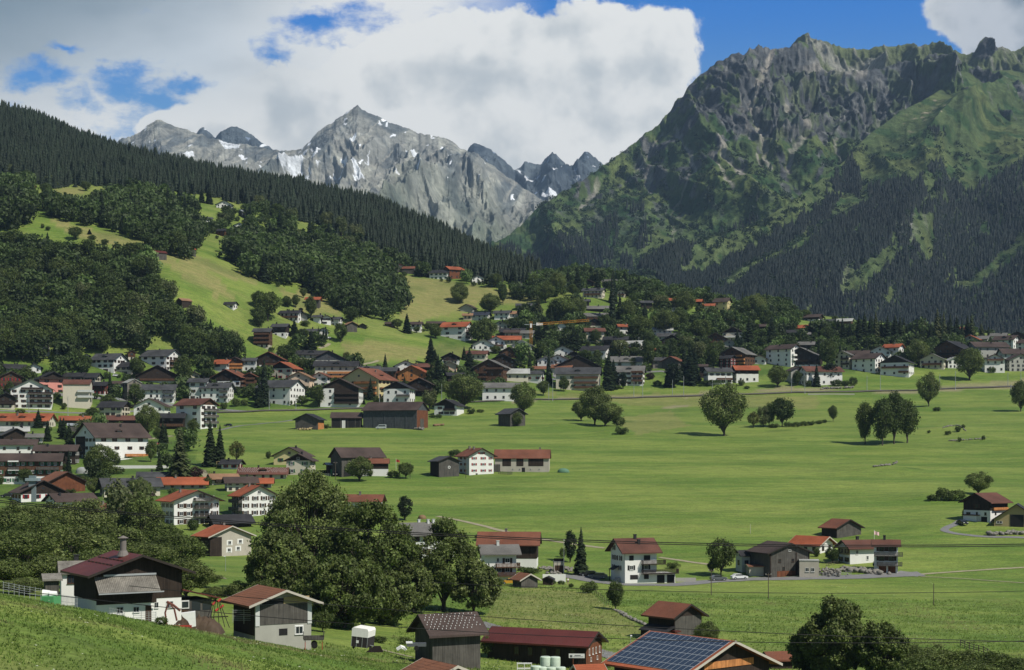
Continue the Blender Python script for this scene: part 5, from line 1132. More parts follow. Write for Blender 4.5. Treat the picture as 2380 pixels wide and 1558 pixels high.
H('u1',1255,1382,1042,50,22,.8,'g','red','gwood','grey barn with thin red roof at the top of the golden knoll',win=False,ch=0,name='barn',cat='barn',ov=.5)
H('u1',1352,1488,1060,52,-14,.8,'e','rtile','gwood','grey barn with orange-brown roof next to the thin red roof',win=False,ch=0,name='barn',cat='barn',ov=.5)
H('u1',1608,1815,1112,66,-18,.7,'e','dark','white','long white house with dark roof on top of the golden knoll',cols=4,rows=2,sh='green',bal=[('R',.1,.9,.45,'wood')])
H('u1',1740,1925,1108,95,28,.8,'e','tile','rwood','tall rust-brown barn house with orange roof on the golden knoll',cols=3,rows=2)
H('u1',1988,2118,1145,46,12,.7,'g','slate','white','low white gable at the right end of the golden knoll')
H('u1',905,1025,925,34,0,.8,'g','brown','dwood','dark wooden cabin hidden in the big central grove',win=False,ch=0)
print('houses',len(HS))
# ---------- nearer buildings ----------
def sub(h,name,mb_,mat,face='F',parent=None,u=.5):
    p,a=h.pt(face,u,0); return mb_.build(name,mat,parent or h.root,p,a)
# big dark barn at the left
h=H('b0',690,1685,880,462,19,.8,'g','red','white','big black timber barn with dark red roof, round flue and corrugated canopy',uw=.56,pit=19,ov=1.5,win=False,ch=0,Y=209,name='barn',cat='barn',short='big black barn',key='bigbarn')
L=h.w
b=MB(); n=34; x0,x1=-.03*L-L/2,.69*L-L/2; zt,zo,out=h.h*.93,h.h*.62,2.0
for i in range(n):
    a0=x0+(x1-x0)*i/n; a1=x0+(x1-x0)*(i+.62)/n; a2=x0+(x1-x0)*(i+1)/n
    b.poly([(a0,-out,zo),(a1,-out,zo),(a1,-.08,zt),(a0,-.08,zt)]); b.poly([(a1,-out,zo),(a2,-out,zo-.09),(a2,-.08,zt-.09),(a1,-.08,zt)])
b.poly([(x0,-out,zo-.14),(x1,-out,zo-.14),(x1,-.08,zt-.14),(x0,-.08,zt-.14)])
cp=sub(h,'canopy',b,RM['corr']); MB().box(x0+1.2,x1,-.3,-.08,zt-.02,zt+.22).build('flashing',STEEL,cp); MB().box(x0,x1+.4,-out-.12,-out,zo-.2,zo-.04).build('gutter',STEEL,cp)
sub(h,'lower_boards',MB().box(-L/2-.02,.20*L,-.09,-.0,h.h*.36,h.h*.46),WM['dwood'])
for u,z,w_,h_ in ((.27,.23,1.0,.95),(.46,.23,.85,.75),(.70,.30,.55,.8),(.86,.30,1.0,.9)): h.win('F',u,z*h.h,w_,h_,None,'white')
h.box('door','F',.57,.64,-.3,h.h*.3,.06,FR['brown'])
y=-.14*h.hs*-1; fx=h.L*.3
fb=MB(); fb.bar((-h.L*.2,.35*h.hs*-0+.18*h.hs,h.topz-.5),(-h.L*.2,.18*h.hs,h.topz+1.9),.42,0,14); fb.bar((-h.L*.2,.18*h.hs,h.topz-.4),(-h.L*.2,.18*h.hs,h.topz+.35),.85,0,14,.5)
fl=fb.build('flue',CHIM,h.roof); MB().bar((-h.L*.2,.18*h.hs,h.topz+1.98),(-h.L*.2,.18*h.hs,h.topz+2.3),.72,0,14,.08).build('flue_cap',CHIM,fl)
for j in range(2):
    gb=MB()
    for i in range(7): q=-h.L+.6+i*(h.L*1.75/7); yy=(.42+.25*j)*h.hs*1; gb.box(q,q+h.L*.2,yy-.04,yy+.04,h.topz-yy*h.tn,h.topz-yy*h.tn+.16)
    gb.build('snow_rail',RM['red'],h.roof)
annex=MB().box(L/2,L/2+4.2,-3.0,5,-2,1.9)
a=sub(h,'side_annex',MB().box(L/2,L/2+4.4,.4,6,-2,2.3),WM['gwood'])
sub(h,'annex_roof',MB().prism([(L/2,3.9),(L/2+5.2,2.55),(L/2+5.2,2.4),(L/2,3.7)],-.5,6.4,'y'),RM['red'])
for q in (1.5,3.0): sub(h,'annex_window',MB().box(L/2+q+.1,L/2+q+1.3,.36,.4,.9,2.1),GLASS)
sub(h,'annex_door',MB().box(L/2+.2,L/2+1.1,.32,.4,-1,1.1),FR['brown']); wf=sub(h,'white_window',MB().box(L/2+.1,L/2+1.2,.30,.4,1.2,2.3),FR['white']); sub(h,'pane',MB().box(L/2+.2,L/2+1.1,.27,.3,1.35,2.15),GLASS)
H('b0',560,900,560,150,4,.7,'e','corr','white','old white farmhouse with chequered grey roof behind the black barn',Y=238,pit=34,ov=.5,cols=2,rows=1,ch=[(-.1,.2)],short='old white farmhouse')
H('b0',408,545,600,120,6,1.2,'e','corr','gwood','low board shed with tiled lean-to roof left of the old farmhouse',Y=232,pit=24,ov=.5,win=False,ch=0,name='shed',cat='shed')
# concrete and board barn
h=H('D',541,724,1482,79,22,1.0,'g','wtile','concrete','block-built barn with grey board front and orange-brown tiled roof',pit=20,ov=1.3,win=False,ch=0,Y=215,name='barn',cat='barn',short='block-built barn',key='blockbarn')
h.box('board_front','F',.08,.93,h.h*.36,h.h*.95,.07,WM['gwood']); h.box('tan_panel','F',.50,.96,h.h*.96,h.h*1.16,.09,WM['tanw'])
for u in (0.0,.93): h.box('pilaster','F',u+.0,u+.075,h.h*.33,h.h*1.0,.10,WM['lgrey'])
h.box('hay_opening','F',.12,.50,h.h*.96,h.h*1.12,.05,BLACK); h.box('side_boards','L',.03,.97,h.h*.05,h.h*.98,.07,WM['dwood'])
h.box('dark_hatch','F',.42,.57,h.h*.02,h.h*.22,.03,BLACK); o=h.win('F',.78,h.h*.15,1.15,1.1,None,'white'); h.box('surround','F',.70,.86,h.h*.01,h.h*.30,.02,WHITE)
# tiled hut with snow studs
h=H('b1',1472,2090,1226,250,24,.85,'e','brown','gwood','weathered plank hut with dark brown roof dotted by white snow studs',pit=33,ov=1.0,win=False,ch=0,Y=221,name='hut',cat='hut',short='plank hut with dotted roof',key='dotbarn')
def studs(h,nu,nv,s=.07):
    for j in range(nv):
        b=MB(); y=-h.hs*(.1+.98*j/nv)
        for i in range(nu):
            if HRN.random()<.12: continue
            x=-h.L+.5+i*(2*h.L-.8)/nu+(j%2)*.3+HRN.uniform(-.06,.06); z=h.topz+y*h.tn; b.box(x-s,x+s,y-s,y+s,z-.02,z+.12)
        tag(b.build('snow_studs',WHITE,h.roof),kind='stuff')
studs(h,13,7,.04)
h.box('shaded_band','F',0,1,h.h*.86,h.h*.99,.05,WM['dwood'])  # dark strip under the eave, its shade put into the colour
studs(HS['dots'],26,5,.11)
# roof in the foreground bottom
H('D',925,1120,1650,62,30,.9,'g','wtile','gwood','weathered brown tiled roof rising from the bottom edge',pit=23,ov=.9,win=False,ch=0,Y=172,name='barn',cat='barn',short='tiled roof at the bottom edge')
# long barn with red roof
h=H('D',1130,1401,1548,49,-24,.38,'e','red','dwood','long low brown barn with dark red metal roof and white notice board',pit=25,ov=.9,win=False,ch=0,Y=245,name='barn',cat='barn',short='long low brown barn',key='longbarn')
for u in (.30,.44,.58,.72,.87): h.win('F',u,h.h*.55,.8,1.3,None,'brown')
for u in (.2,.42,.62,.85): h.win('R',u,h.h*.62,.45,1.0,None,'white')
for u in (.3,.7): h.win('R',u,h.h*.25,.5,.6,None,'white')
h.box('side_cladding','R',0,1,-.5,h.h*1.0,.05,WM['rwood']); h.box('door','F',.68,.73,-.5,h.h*.35,.05,FR['white'])
# solar barn
h=H('D',1420,1795,1640,78,46,.85,'g','tile','dwood','large barn roof covered by dark blue solar panels at the bottom edge',pit=22,ov=1.3,win=False,ch=0,Y=200,name='barn',cat='barn',short='solar panel barn',key='solar')
h.box('gable_boards','F',.2,.8,h.h*.99,h.h*1.2,.1,WM['owood'])
pm=MT('solar panel'); br=pm.nd('ShaderNodeTexBrick'); br.offset=0; br.inputs['Scale'].default_value=1; br.inputs['Mortar Size'].default_value=.012; br.inputs['Brick Width'].default_value=.165; br.inputs['Row Height'].default_value=.165
br.inputs['Color1'].default_value=(.012,.022,.045,1); br.inputs['Color2'].default_value=(.014,.026,.052,1); br.inputs['Mortar'].default_value=(.05,.07,.10,1); pm.L.new(pm.vec(),br.inputs['Vector']); pm.L.new(br.outputs['Color'],pm.b.inputs['Base Color']); pm.b.inputs['Roughness'].default_value=.22; pm.b.inputs['Specular IOR Level'].default_value=.5
PANEL=pm.m; PE=flat('aluminium edge',(.42,.45,.48),.4,.5)
rows,cols_=6,15; RL=h.L*2-1.0; HL=(h.hs+1.3)/math.cos(R(22))-1.0
pan=MB().box(-.5,.5,-.5,.5,0,.04,1).box(-.475,.475,-.475,.475,.04,.046,0).mesh('solar panel',[PANEL,PE])
pw,ph_=RL/cols_,HL/rows
# left slope of the ridge: local +y side of the roof object
for j in range(rows):
    for i in range(cols_):
        x=-h.L+.5+(i+.5)*pw; dd=.35+(j+.5)*ph_; yy=dd*math.cos(R(22)); z=h.topz-dd*math.sin(R(22))+.05
        o=meshobj('solar_panel',pan,h.roof); o.location=(x,yy,z); o.rotation_euler=(-R(22),0,0); o.scale=(pw*.985,ph_*.985,1)
# small barns on the right meadow
h=H('b2',1265,1765,1066,240,44,1.0,'g','rtile','dwood','dark hay barn with rust-orange roof and grey plank front on the lower meadow',pit=28,ov=1.0,win=False,ch=0,name='barn',cat='barn',short='dark hay barn on the lower meadow',key='haybarn')
h.box('plank_front','F',.02,.98,-.3,h.h*.98,.05,WM['gwood']); h.box('stone_footing','F',0,.98,-1.2,h.h*.10,.12,WM['stone'])
sub(h,'side_shed',MB().prism([(0,h.h*.58),(-2.2,h.h*.42),(-2.2,-2),(0,-2)],-h.d*.48,h.d*.1,'x') if False else MB().box(-h.d*.5,h.d*.5,-1.9,-.02,-2,h.h*.42),WM['dwood'],'L'); sub(h,'side_shed_roof',MB().prism([(0,h.h*.62),(-2.3,h.h*.42),(-2.3,h.h*.38),(0,h.h*.56)],-h.d*.52,h.d*.52,'x'),RM['dark'],'L')
h.box('red_hood','F',-.12,.1,h.h*.40,h.h*.46,1.0,RM['red'])
H('D',1774,1842,1568,34,22,.9,'e','rtile','dwood','small dark hut with orange roof beside the bottom right bushes',ov=.6,win=False,ch=0,name='hut',cat='hut',short='small dark hut',Y=252)
H('D',1335,1402,1610,46,18,.8,'e','orange','dwood','bright orange roof corner under the solar barn at the bottom edge',ov=.6,win=False,ch=0,Y=206,name='shed',cat='shed')
# white three-storey house on the lane
h=H('b2',915,1346,520,303,23,1.0,'e','rbrown','white','white three-storey house with red-brown roof, garages and two timber balconies on the lane',pit=31,ov=1.25,win=False,ch=[(.05,-.05),(.08,-.5)],fr='white',short='white three-storey house on the lane',key='lane')
m_=h.h/8.4
for u,z,w_,h_,sh_ in ((.22,6.55,1.2,1.25,None),(.70,6.55,1.75,1.25,None),(.22,4.05,1.0,1.15,'dark'),(.67,4.1,1.15,1.15,'dark'),(.30,1.6,2.1,1.15,None),(.68,1.65,1.3,1.25,None)):
    if sh_ is None: h.box('closed_shutters','F',u-w_/2/h.w,u+w_/2/h.w,(z-h_/2)*m_,(z+h_/2)*m_,.07,SH['dark'])
    else: h.win('F',u,z*m_,w_,h_,sh_,'white')
for u,z in ((.25,9.2),(.2,6.6),(.45,6.6),(.75,6.6),(.2,4.0),(.7,4.0)): h.win('L',u,z*m_*.97,.9,1.2,'brown','white')
h.balcony('F',.52,1.22,4.95*m_,'dwood',1.5,1.0,True); h.balcony('F',.52,1.62,2.5*m_,'dwood',1.6,1.0,True)
ga=sub(h,'garage_wing',MB().box(h.w/2,h.w/2+5.2,.05,6,-2,2.35*m_),WM['white'])
for q in (.1,2.9): sub(h,'garage_door',MB().box(h.w/2+q,h.w/2+q+2.1,-.0,.06,-.2,2.0*m_),BLACK)
sub(h,'porch_roof',MB().prism([(-1.8,3.4),(-1.8,3.25),(.0,4.1),(.0,4.25)],-1.6,1.4,'x'),RM['dark'],'L'); sub(h,'porch_post',MB().box(-1.5,-1.35,-1.7,-1.55,-.5,3.3),DTRIM,'L'); sub(h,'entrance_steps',MB().box(-.2,2.2,-1.5,0,-.5,.5).box(-.2,2.2,-1.1,0,.5,.9).box(-.2,2.2,-.7,0,.9,1.3),CONC,'L')
sub(h,'downpipe',MB().bar((-h.w/2+.12,-.12,0),(-h.w/2+.12,-.12,h.h-.3),.06),STEEL)
# white house left of it and barn house behind
h=H('D',1118,1200,1352,67,8,.8,'e','mgrey','white','white house with grey roof, carved balconies and a chimney beside the tree group',pit=26,ov=1.3,win=False,ch=[(-.05,-.1)],chm=WM['lgrey'],fr='white',short='white house with carved balconies',key='carved')
for u,z in ((.72,.72),(.72,.40),(.45,.40)): h.win('F',u,z*h.h,1.2,1.2,'brown','white')
h.win('F',.42,.74*h.h,.55,1.0,None,'white'); h.balcony('F',.35,1.1,h.h*.50,'wood',1.4,.9,True); h.balcony('F',.1,1.15,h.h*.20,'wood',1.5,.9,True)
h=H('D',1115,1252,1321,57,-4,.55,'e','rtile','white','tall dark barn house with mottled red roof and white ground floor',uw=.62,pit=32,ov=1.1,win=False,ch=[(-.1,.1)],fr='white',short='tall dark barn house',key='redbarn')
h.win('F',.5,.62*h.h,.7,.9,None,'white'); h.win('F',.68,.15*h.h,1.2,1.1,None,'white'); h.balcony('F',.3,.62,h.h*.48,'wood',1.2)
H('l1',1290,1840,1130,235,26,.7,'e','mgrey','lgrey','large pale house with grey roof mostly hidden behind leafy trees',pit=28,ov=1.4,cols=4,rows=2,sh='brown',ch=[(.3,-.1),(.1,-.1),(-.2,.1)],chm=WM['lgrey'],short='large pale house behind leafy trees')
H('l1',830,1180,725,135,-10,.6,'e','rtile','white','white house with mottled orange roof right of the big windblown tree',cols=3,rows=1,ch=[(-.2,-.1)],short='white house right of the big windblown tree')
H('l1',1045,1205,795,110,-28,.9,'g','dark','gwood','small grey board shed with dark gable below the mottled orange roof',win=False,ch=0,name='shed',cat='shed')
h=H('l1',165,520,262,92,-16,.8,'g','brown','yellow','ochre rear house with dark gable roof on the meadow edge',cols=2,rows=1,sh='green')
h=H('l1',282,552,352,138,-16,.8,'g','brown','cream','cream house with green shutters and timber gable on the meadow edge',sh='green',fr='white',cols=2,rows=2,gw='dwood',ov=1.2,short='cream house with green shutters')
h=H('l1',690,1188,368,188,26,.55,'e','brown','gwood','long grey farm barn with wide brown roof on the meadow edge',pit=33,ov=.9,win=False,ch=0,name='barn',cat='barn',short='long grey farm barn',key='farmbarn')
h.box('open_bay','F',.05,.3,-.3,h.h*.5,.02,BLACK)
H('l1',905,1228,362,122,-2,.45,'e','rtile','white','white-walled farm wing with rusty orange roof in front of the long grey barn',uw=.45,win=False,ch=[(.0,.1)],ov=.7)
h=H('l1',650,812,345,88,10,.8,'e','metal','dwood','open lean-to with pale roof holding green tarpaulins',win=False,ch=0,pit=12,name='shed',cat='shed'); h.box('green_tarpaulin','F',.15,.9,-.2,h.h*.5,.5,GREENM)
# trio in the meadow
h=H('l1',1615,1885,372,150,26,.9,'g','slate','gwood','grey weathered barn with a round emblem on its gable, in the middle meadow',pit=21,ov=.9,win=False,ch=0,name='barn',cat='barn',short='grey barn in the middle meadow',key='triobarn')
h.box('log_side','L',0,1,-.5,h.h,.05,WM['dwood']); 
eb=MB()
for k_ in range(16):
    a=2*math.pi*k_/16; c_=2*math.pi*(k_+1)/16; eb.poly([(.55*math.cos(a),-.1,h.h*.62+.55*math.sin(a)),(.55*math.cos(c_),-.1,h.h*.62+.55*math.sin(c_)),(.35*math.cos(c_),-.1,h.h*.62+.35*math.sin(c_)),(.35*math.cos(a),-.1,h.h*.62+.35*math.sin(a))])
sub(h,'round_emblem',eb,WHITE)
h=H('l1',1868,2205,356,182,27,.95,'g','rtile','white','white three-storey house with crimson shutters and orange gable roof in the middle meadow',pit=27,ov=1.2,win=False,sh='red',fr='white',ch=[(.6,.15),(-.1,.2)],short='white house with crimson shutters',key='crimson')
for z in (.24,.56,.87):
    for u in (.2,.57,.86): h.win('F',u,z*h.h,1.15 if u<.8 else .7,.85,'red','white')
    for u in (.3,.65): h.win('L',u,z*h.h,.9,.9,'red','brown')
h.win('F',.5,h.h*1.13,1.5,.65,'red','brown'); h.win('F',.3,.06*h.h,.8,.6,None,'brown')
h=H('D',1150,1279,1098,33,-3,.5,'e','rtile','stone','long stone farm building with dark board bays and speckled orange roof',pit=30,ov=.6,win=False,ch=[(.62,.1)],chm=CHIM,name='barn',cat='barn',short='long stone farm building',key='stonebarn')
for u0,u1 in ((.14,.30),(.40,.53),(.62,.90)): h.box('board_bay','F',u0,u1,h.h*.42,h.h*.98,.06,WM['dwood'])
for u in (.33,.46,.66,.82): h.win('F',u,h.h*.2,.6,.5,None,'white')
h.box('byre_door','F',.5,.56,-.2,h.h*.32,.04,BLACK); h.box('timber_shed','F',-.02,.1,-.3,h.h*.55,1.2,WM['gwood'])
# black barns of the upper meadow
h=H('m1',990,1600,1262,182,-24,.5,'e','brown','slateb','big blue-grey board barn with dark brown roof and a white van in front',pit=28,ov=.9,win=False,ch=0,name='barn',cat='barn',short='big blue-grey barn',key='bluebarn')
for i in range(1,5): h.box('upright','F',i/5-.007,i/5+.007,0,h.h*.98,.14,WM['slateb'])
h.box('rust_gable','R',0.02,.98,-.3,h.h*.98,.06,WM['rwood']); h.box('barn_gate','R',.3,.62,-.2,h.h*.55,.1,WM['gwood'])
h=H('m1',700,985,1252,98,-4,.7,'e','brown','dwood','open-fronted dark barn with hanging white sheets beside the blue-grey barn',ov=.8,win=False,ch=0,name='barn',cat='barn',short='open-fronted dark barn')
h.box('interior_shade_sheet','F',.03,.97,.1,h.h*.75,.03,BLACK)  # flat black sheet stands in for the shade of the open interior
for u in (.0,.3,.55,.8,.97): h.box('post','F',u,u+.02,-.2,h.h,.1,WM['gwood'])
for u in (.36,.40,.44): h.box('white_sheet','F',u,u+.03,0,h.h*.72,.16,WHITE)
h=H('m1',365,632,1268,100,-20,.8,'g','dark','gwood','leaning plank hut with firewood heap on the upper meadow',pit=24,win=False,ch=0,name='hut',cat='hut',short='leaning plank hut',key='plankhut'); h.box('orange_side','R',.05,.95,0,h.h*.7,.08,WM['owood'])
H('D',1158,1221,992,31,40,.95,'g','slate','gwood','dark plank barn with grey roof beside a bush on the upper meadow',win=False,ch=0,name='barn',cat='barn',short='dark plank barn beside a bush',key='bushbarn')
# farm group at the right
h=H('l2',2075,2290,1256,160,24,.8,'e','dark','lgrey','garage house with black tiled roof at the left of the farm group',ov=.8,cols=2,rows=1,ch=0,short='garage house')
h=H('D',1742,1881,1344,58,30,.9,'g','brown','gwood','tall weathered plank barn with small orange-framed windows in the farm group',pit=21,ov=1.0,win=False,ch=0,name='barn',cat='barn',short='tall weathered plank barn',key='plank')
for u,z in ((.25,.68),(.58,.68),(.35,.36)): h.win('F',u,z*h.h,.75,.85,None,'brown')
h.win('F',.5,h.h*1.08,.8,.5,None,'white'); h.box('red_brown_door','F',.18,.66,-.2,h.h*.26,.06,WM['rwood'])
for u in (0,.65,.97): h.box('corner_post','F',u,u+.03,0,h.h,.1,WM['dwood'])
h=H('D',1857,1903,1343,38,2,.9,'e','pale','stone','flat-topped white annex with two barred windows joined to the plank barn',pit=2,ov=.1,win=False,ch=0,Y=None,name='annex',cat='annex',short='flat white annex')
for u in (.4,.68): h.win('F',u,.48*h.h,.95,1.05,None,'white')
H('D',1733,1797,1341,22,10,.9,'e','wtile','stone','low grey garage with rusty flat roof in front of the plank barn',pit=5,ov=.4,win=False,ch=0,name='garage',cat='garage')
h=H('l3',228,600,1085,92,-34,.75,'e','orange','white','white farmhouse with broad salmon-orange roof in the farm group',pit=27,ov=1.4,cols=3,rows=1,ch=0,short='farmhouse with salmon-orange roof')
h=H('l3',500,862,940,98,40,.75,'g','rtile','gwood','plank hay barn with rusty roof standing behind the farm group',pit=25,ov=.9,win=False,ch=0,name='barn',cat='barn',short='plank hay barn behind the farm group'); h.box('log_side','L',0,1,-.5,h.h,.05,WM['dwood'])
h=H('l3',650,990,1185,155,30,.85,'e','rbrown','white','white house with red-brown roof and ochre timbered left gable in the farm group',pit=27,ov=1.0,win=False,ch=[(.1,.1)],fr='brown',short='white house with ochre gable',key='ochre')
for u,z,w_ in ((.28,.72,.7),(.70,.38,.6)): h.win('F',u,z*h.h,w_,1.1,None,'white')
h.box('ochre_cladding','L',0,1,h.h*.55,h.h*1.0,.06,WM['tanw']); [h.win('L',u,z*h.h,1.1,1.1,'brown') for u in (.25,.75) for z in (.28,.78)]
h=H('l3',985,1202,1258,258,2,.7,'e','rbrown','white','balconied wing with two garages joined to the house with ochre gable',pit=27,ov=.9,win=False,ch=[(-.1,.0)],short='balconied wing',key='wing')
for u,z in ((.3,.86),(.72,.86),(.3,.52),(.72,.52)): h.win('F',u,z*h.h,1.3,1.2,'brown','brown')
h.balcony('F',-.02,1.2,.62*h.h,WM['gwood'],1.3,1.0,True); h.balcony('F',.1,1.18,.27*h.h,WM['gwood'],1.4,1.0,True)
for u in (.18,.58): h.box('garage_door','F',u,u+.32,-.2,h.h*.24,.05,WM['rwood'])
# house and barn at the right edge
h=H('l3',1820,2215,797,196,52,1.22,'e','rbrown','white','white house with dark timber upper storey and red-brown roof at the right edge',uw=.42,pit=25,ov=1.3,win=False,ch=0,short='house with dark timber upper storey',key='righthouse')
for u,z,w_ in ((.18,.40,1.6),(.5,.42,.7),(.82,.42,.8),(.3,.14,1.4)): h.win('L',u,z*h.h,w_,.95,None,'brown')
h.win('L',.5,.78*h.h,1.2,1.2,'brown'); h.win('F',.3,.44*h.h,.7,.8,None,'brown'); h.win('F',.75,.44*h.h,1.2,.9,None,'white'); h.box('garage_door','L',.66,.88,-.2,h.h*.28,.05,BLACK)
h.box('porch','L',.08,.58,-.5,h.h*.32,1.3,WM['white']); h.box('porch_roof','L',.05,.62,h.h*.33,h.h*.37,1.6,RM['rbrown']); h.balcony('F',.1,.95,.62*h.h,'owood',.7,.7)
h=H('l3',2105,2520,838,72,-3,.7,'g','dark','tanw','tan barn with steep black roof cut by the right picture edge',pit=34,ov=.8,win=False,ch=0,name='barn',cat='barn',short='tan barn at the right edge')
h.box('barn_doors','F',.36,.66,-.2,h.h*1.6,.1,BLACK); h.win('F',.12,h.h*.62,1.8,.7,None,'white'); h.win('F',.85,h.h*.62,1.8,.7,None,'white')
# small outbuildings beside the lane
h=H('b2',5,240,562,76,30,.9,'g','wtile','gwood','small grey log hut with tan tiled roof near the lane',pit=27,ov=.7,win=False,ch=0,name='hut',cat='hut',short='small grey log hut')
H('b2',285,385,533,50,-10,.8,'g','dark','dwood','little black shed with white window below the white garden wall',pit=25,ov=.4,win=False,ch=0,name='shed',cat='shed',short='little black shed')
h=H('b2',384,486,421,98,4,.9,'e','pale','stone','single garage with brown door and planted flat roof',pit=1,ov=.05,win=False,ch=0,name='garage',cat='garage',short='single garage'); h.box('garage_door','F',.1,.9,-.1,h.h*.72,.05,FR['brown']); h.box('roof_hedge','F',0,1,h.h+.3,h.h+1.1,.1,LEAF)
# ---------- trees ----------
import re
def shortname(l):
    l=re.split(r' (?:with|beside|behind|in front|at the|between|below|above|right of|left of|near|joined|standing|under|on the|whose|cut by|covered|of a)\b|,',l)[0]
    return l
cntS={}
for h in HS.values():
    if h.short==h.label: h.short=shortname(h.label)
    cntS[h.short]=cntS.get(h.short,0)+1
for h in HS.values():
    if cntS[h.short]>1: h.short=' '.join(h.label.split()[:9])
HL_=[(h,(h.x0+h.x1)/2,h.yb) for h in HS.values()]
USED={}
KW=dict(d='round broadleaf tree',w='pale green broadleaf tree',c='dark spruce',l='pale larch',p='dense dark conifer',t='upright broadleaf tree',h='leafy broadleaf tree',y='yellowish tree',s='low shrub',r='purple-leaved shrub')
def autolabel(kind,px,py,Hm):
    best=min(HL_,key=lambda q:math.hypot(px-q[1],(py-q[2])*1.6)); h,hx,hy=best
    rel='left of' if px<h.x0 else 'right of' if px>h.x1 else ('in front of' if py>=hy-2 else 'behind')
    for adj in ('tall' if Hm>17 else 'small' if Hm<8 else '', 'taller' if Hm>13 else 'shorter','slender','broad','further','nearer'):
        l=(adj+' '+KW[kind]+' '+rel+' the '+h.short).strip()
        if l not in USED: USED[l]=1; return l,None
    l=KW[kind]+' among others '+rel+' the '+h.short
    return l,'trees around the '+' '.join(h.short.split()[:5])
def clip(l):
    w=l.split(); 
    w=w[:16]
    while w[-1] in ('and','with','the','a','on','of','behind','in','its','by','under'): w=w[:-1]
    return ' '.join(w)
def TR(t,kind,x,y,h,w,label=None,group=None,Y=None,idx=None):
    if t=='D': s=1
    else: s=.25 if t[0]=='b' else .2506; x,y=TP(t,x,y); h*=s; w*=s
    p=at(x,y,Y); q=F/p.y
    if label is None: label,group=autolabel(kind,x,y,h/q)
    return tree(kind,p,h/q,w/q,clip(label),group,idx=idx)
def TY(kind,px,ytop,Y,w,label,group=None,idx=None):
    p=at(px,0,Y); zt=CZ+(HY-ytop)*Y/F; return tree(kind,p,max(2,zt-p.z),w*Y/F,label,group,idx=idx)
# very large near trees of their own
def bigtree(name,px,ytop,Y,wpx,seed,n,label,s=.30,nb=130,trunk=.08,ybase=None,mat=None,extra=()):
    p=at(px,0,Y); zt=CZ+(HY-ytop)*Y/F; Hh=zt-p.z; Wd=wpx*Y/F/Hh
    r=np.random.RandomState(seed); C=[];Rr=[]
    for i in range(nb):
        while True:
            q=r.uniform(-1,1,3)
            if .3<np.linalg.norm(q)<1: break
        q=q/np.linalg.norm(q)*(np.linalg.norm(q)**.5); 
        wz=1.0 if q[2]<.1 else (1-.45*(q[2]-.1))
        C.append((q[0]*Wd*.44*wz,q[1]*Wd*.42*wz,trunk+(1-trunk)*(.5+.45*q[2]))); Rr.append(.075*(.6+.8*r.rand()))
    C=np.array(C);Rr=np.array(Rr); V,Fc,c=leaves(r,C,Rr,n,s/Hh,up=.3)
    tr=[tube([(0,0,-.05),(.01,0,.15),(0,.01,.5)],[.03,.024,.012],8)]
    for i in range(0,nb,2):
        e=C[i]; m=(e[0]*.45,e[1]*.45,.12+e[2]*.45); tr.append(tube([(0,0,.05+.25*r.rand()),m,tuple(e*1.02)],[.011,.007,.003],5))
    T=joinm(tr); root=empty('broadleaf_tree',p,0); root.scale=(Hh,)*3
    meshobj('crown',npmesh('crown',V,Fc,[mat or LEAFN],col=c),root); meshobj('trunk',npmesh('trunk',T[0],T[1],[BARK],smooth=True),root)
    tag(root,label,'tree'); TREES.append(root)
bigtree('b',715,1100,330,250,1,42000,'very large windblown tree with pale wind-turned leaves, left half of the central clump',s=.27,trunk=.03)
bigtree('b',860,1165,318,230,2,36000,'large dark tree filling the right side of the central clump',s=.27,trunk=.03)
bigtree('b',655,1235,300,180,3,24000,'dark lower tree at the left foot of the central clump',s=.26,trunk=.02)
bigtree('b',800,1290,275,220,4,26000,'low dark tree at the foot of the central clump behind the white trailer',s=.25,trunk=.02)
bigtree('b',905,1330,290,130,14,14000,'narrow dark tree between the central clump and the tree by the dotted-roof hut',s=.25,trunk=.02)
bigtree('b',1030,1215,325,165,5,26000,'open-crowned tree standing behind the plank hut with dotted roof',s=.26,trunk=.10,nb=90)
bigtree('b',1100,1300,322,130,6,15000,'lower right neighbour of the open-crowned tree behind the dotted-roof hut',s=.25,trunk=.10,nb=70)
bigtree('b',960,1310,315,120,16,14000,'tree squeezed left of the open-crowned tree behind the dotted-roof hut',s=.25,trunk=.05,nb=70)
bigtree('b',1950,1392,235,190,7,26000,'big leafy tree at the bottom right corner of the meadow',s=.21,trunk=.02)
bigtree('b',2055,1448,228,120,8,15000,'paler leafy tree joined to the right of the big bottom right tree',s=.21,trunk=.02)
bigtree('b',1880,1450,240,100,9,11000,'smaller leafy tree leaning out left of the big bottom right tree',s=.21,trunk=.04)
TH=[(30,1168,400,120),(110,1172,425,130),(195,1163,415,150),(55,1235,330,150),(165,1222,340,160),(275,1222,385,150),(335,1262,345,140),(405,1243,372,150),(432,1300,300,120),(245,1272,300,150),(125,1292,290,150),(15,1300,285,140),(468,1330,330,90),(372,1215,430,110),(90,1200,380,130),(500,1365,300,60),(560,1352,300,90),(610,1350,290,80),(200,1290,275,130),(60,1345,262,130),(330,1310,285,130),(5,1230,360,100)]
for i,(x,yt,Y,w) in enumerate(TH): TY('h',x,yt,Y,w,'leafy tree in the dense thicket behind and around the big black barn','thicket around the big black barn')
TY('w',302,1118,440,120,'silvery willow-like tree above the thicket, left of the large white apartment house'); TY('h',330,1150,435,100,'dark tree at the left wall of the large white apartment house')
for i,(x,yt,Y,w) in enumerate([(2110,1500,232,110),(2175,1502,238,110),(2240,1512,235,110),(2300,1515,232,120),(2355,1530,230,110),(2140,1530,215,120),(2270,1540,215,120)]): TY('h',x,yt,Y,w,'bush in the dark thicket along the bottom right corner','bottom right thicket')
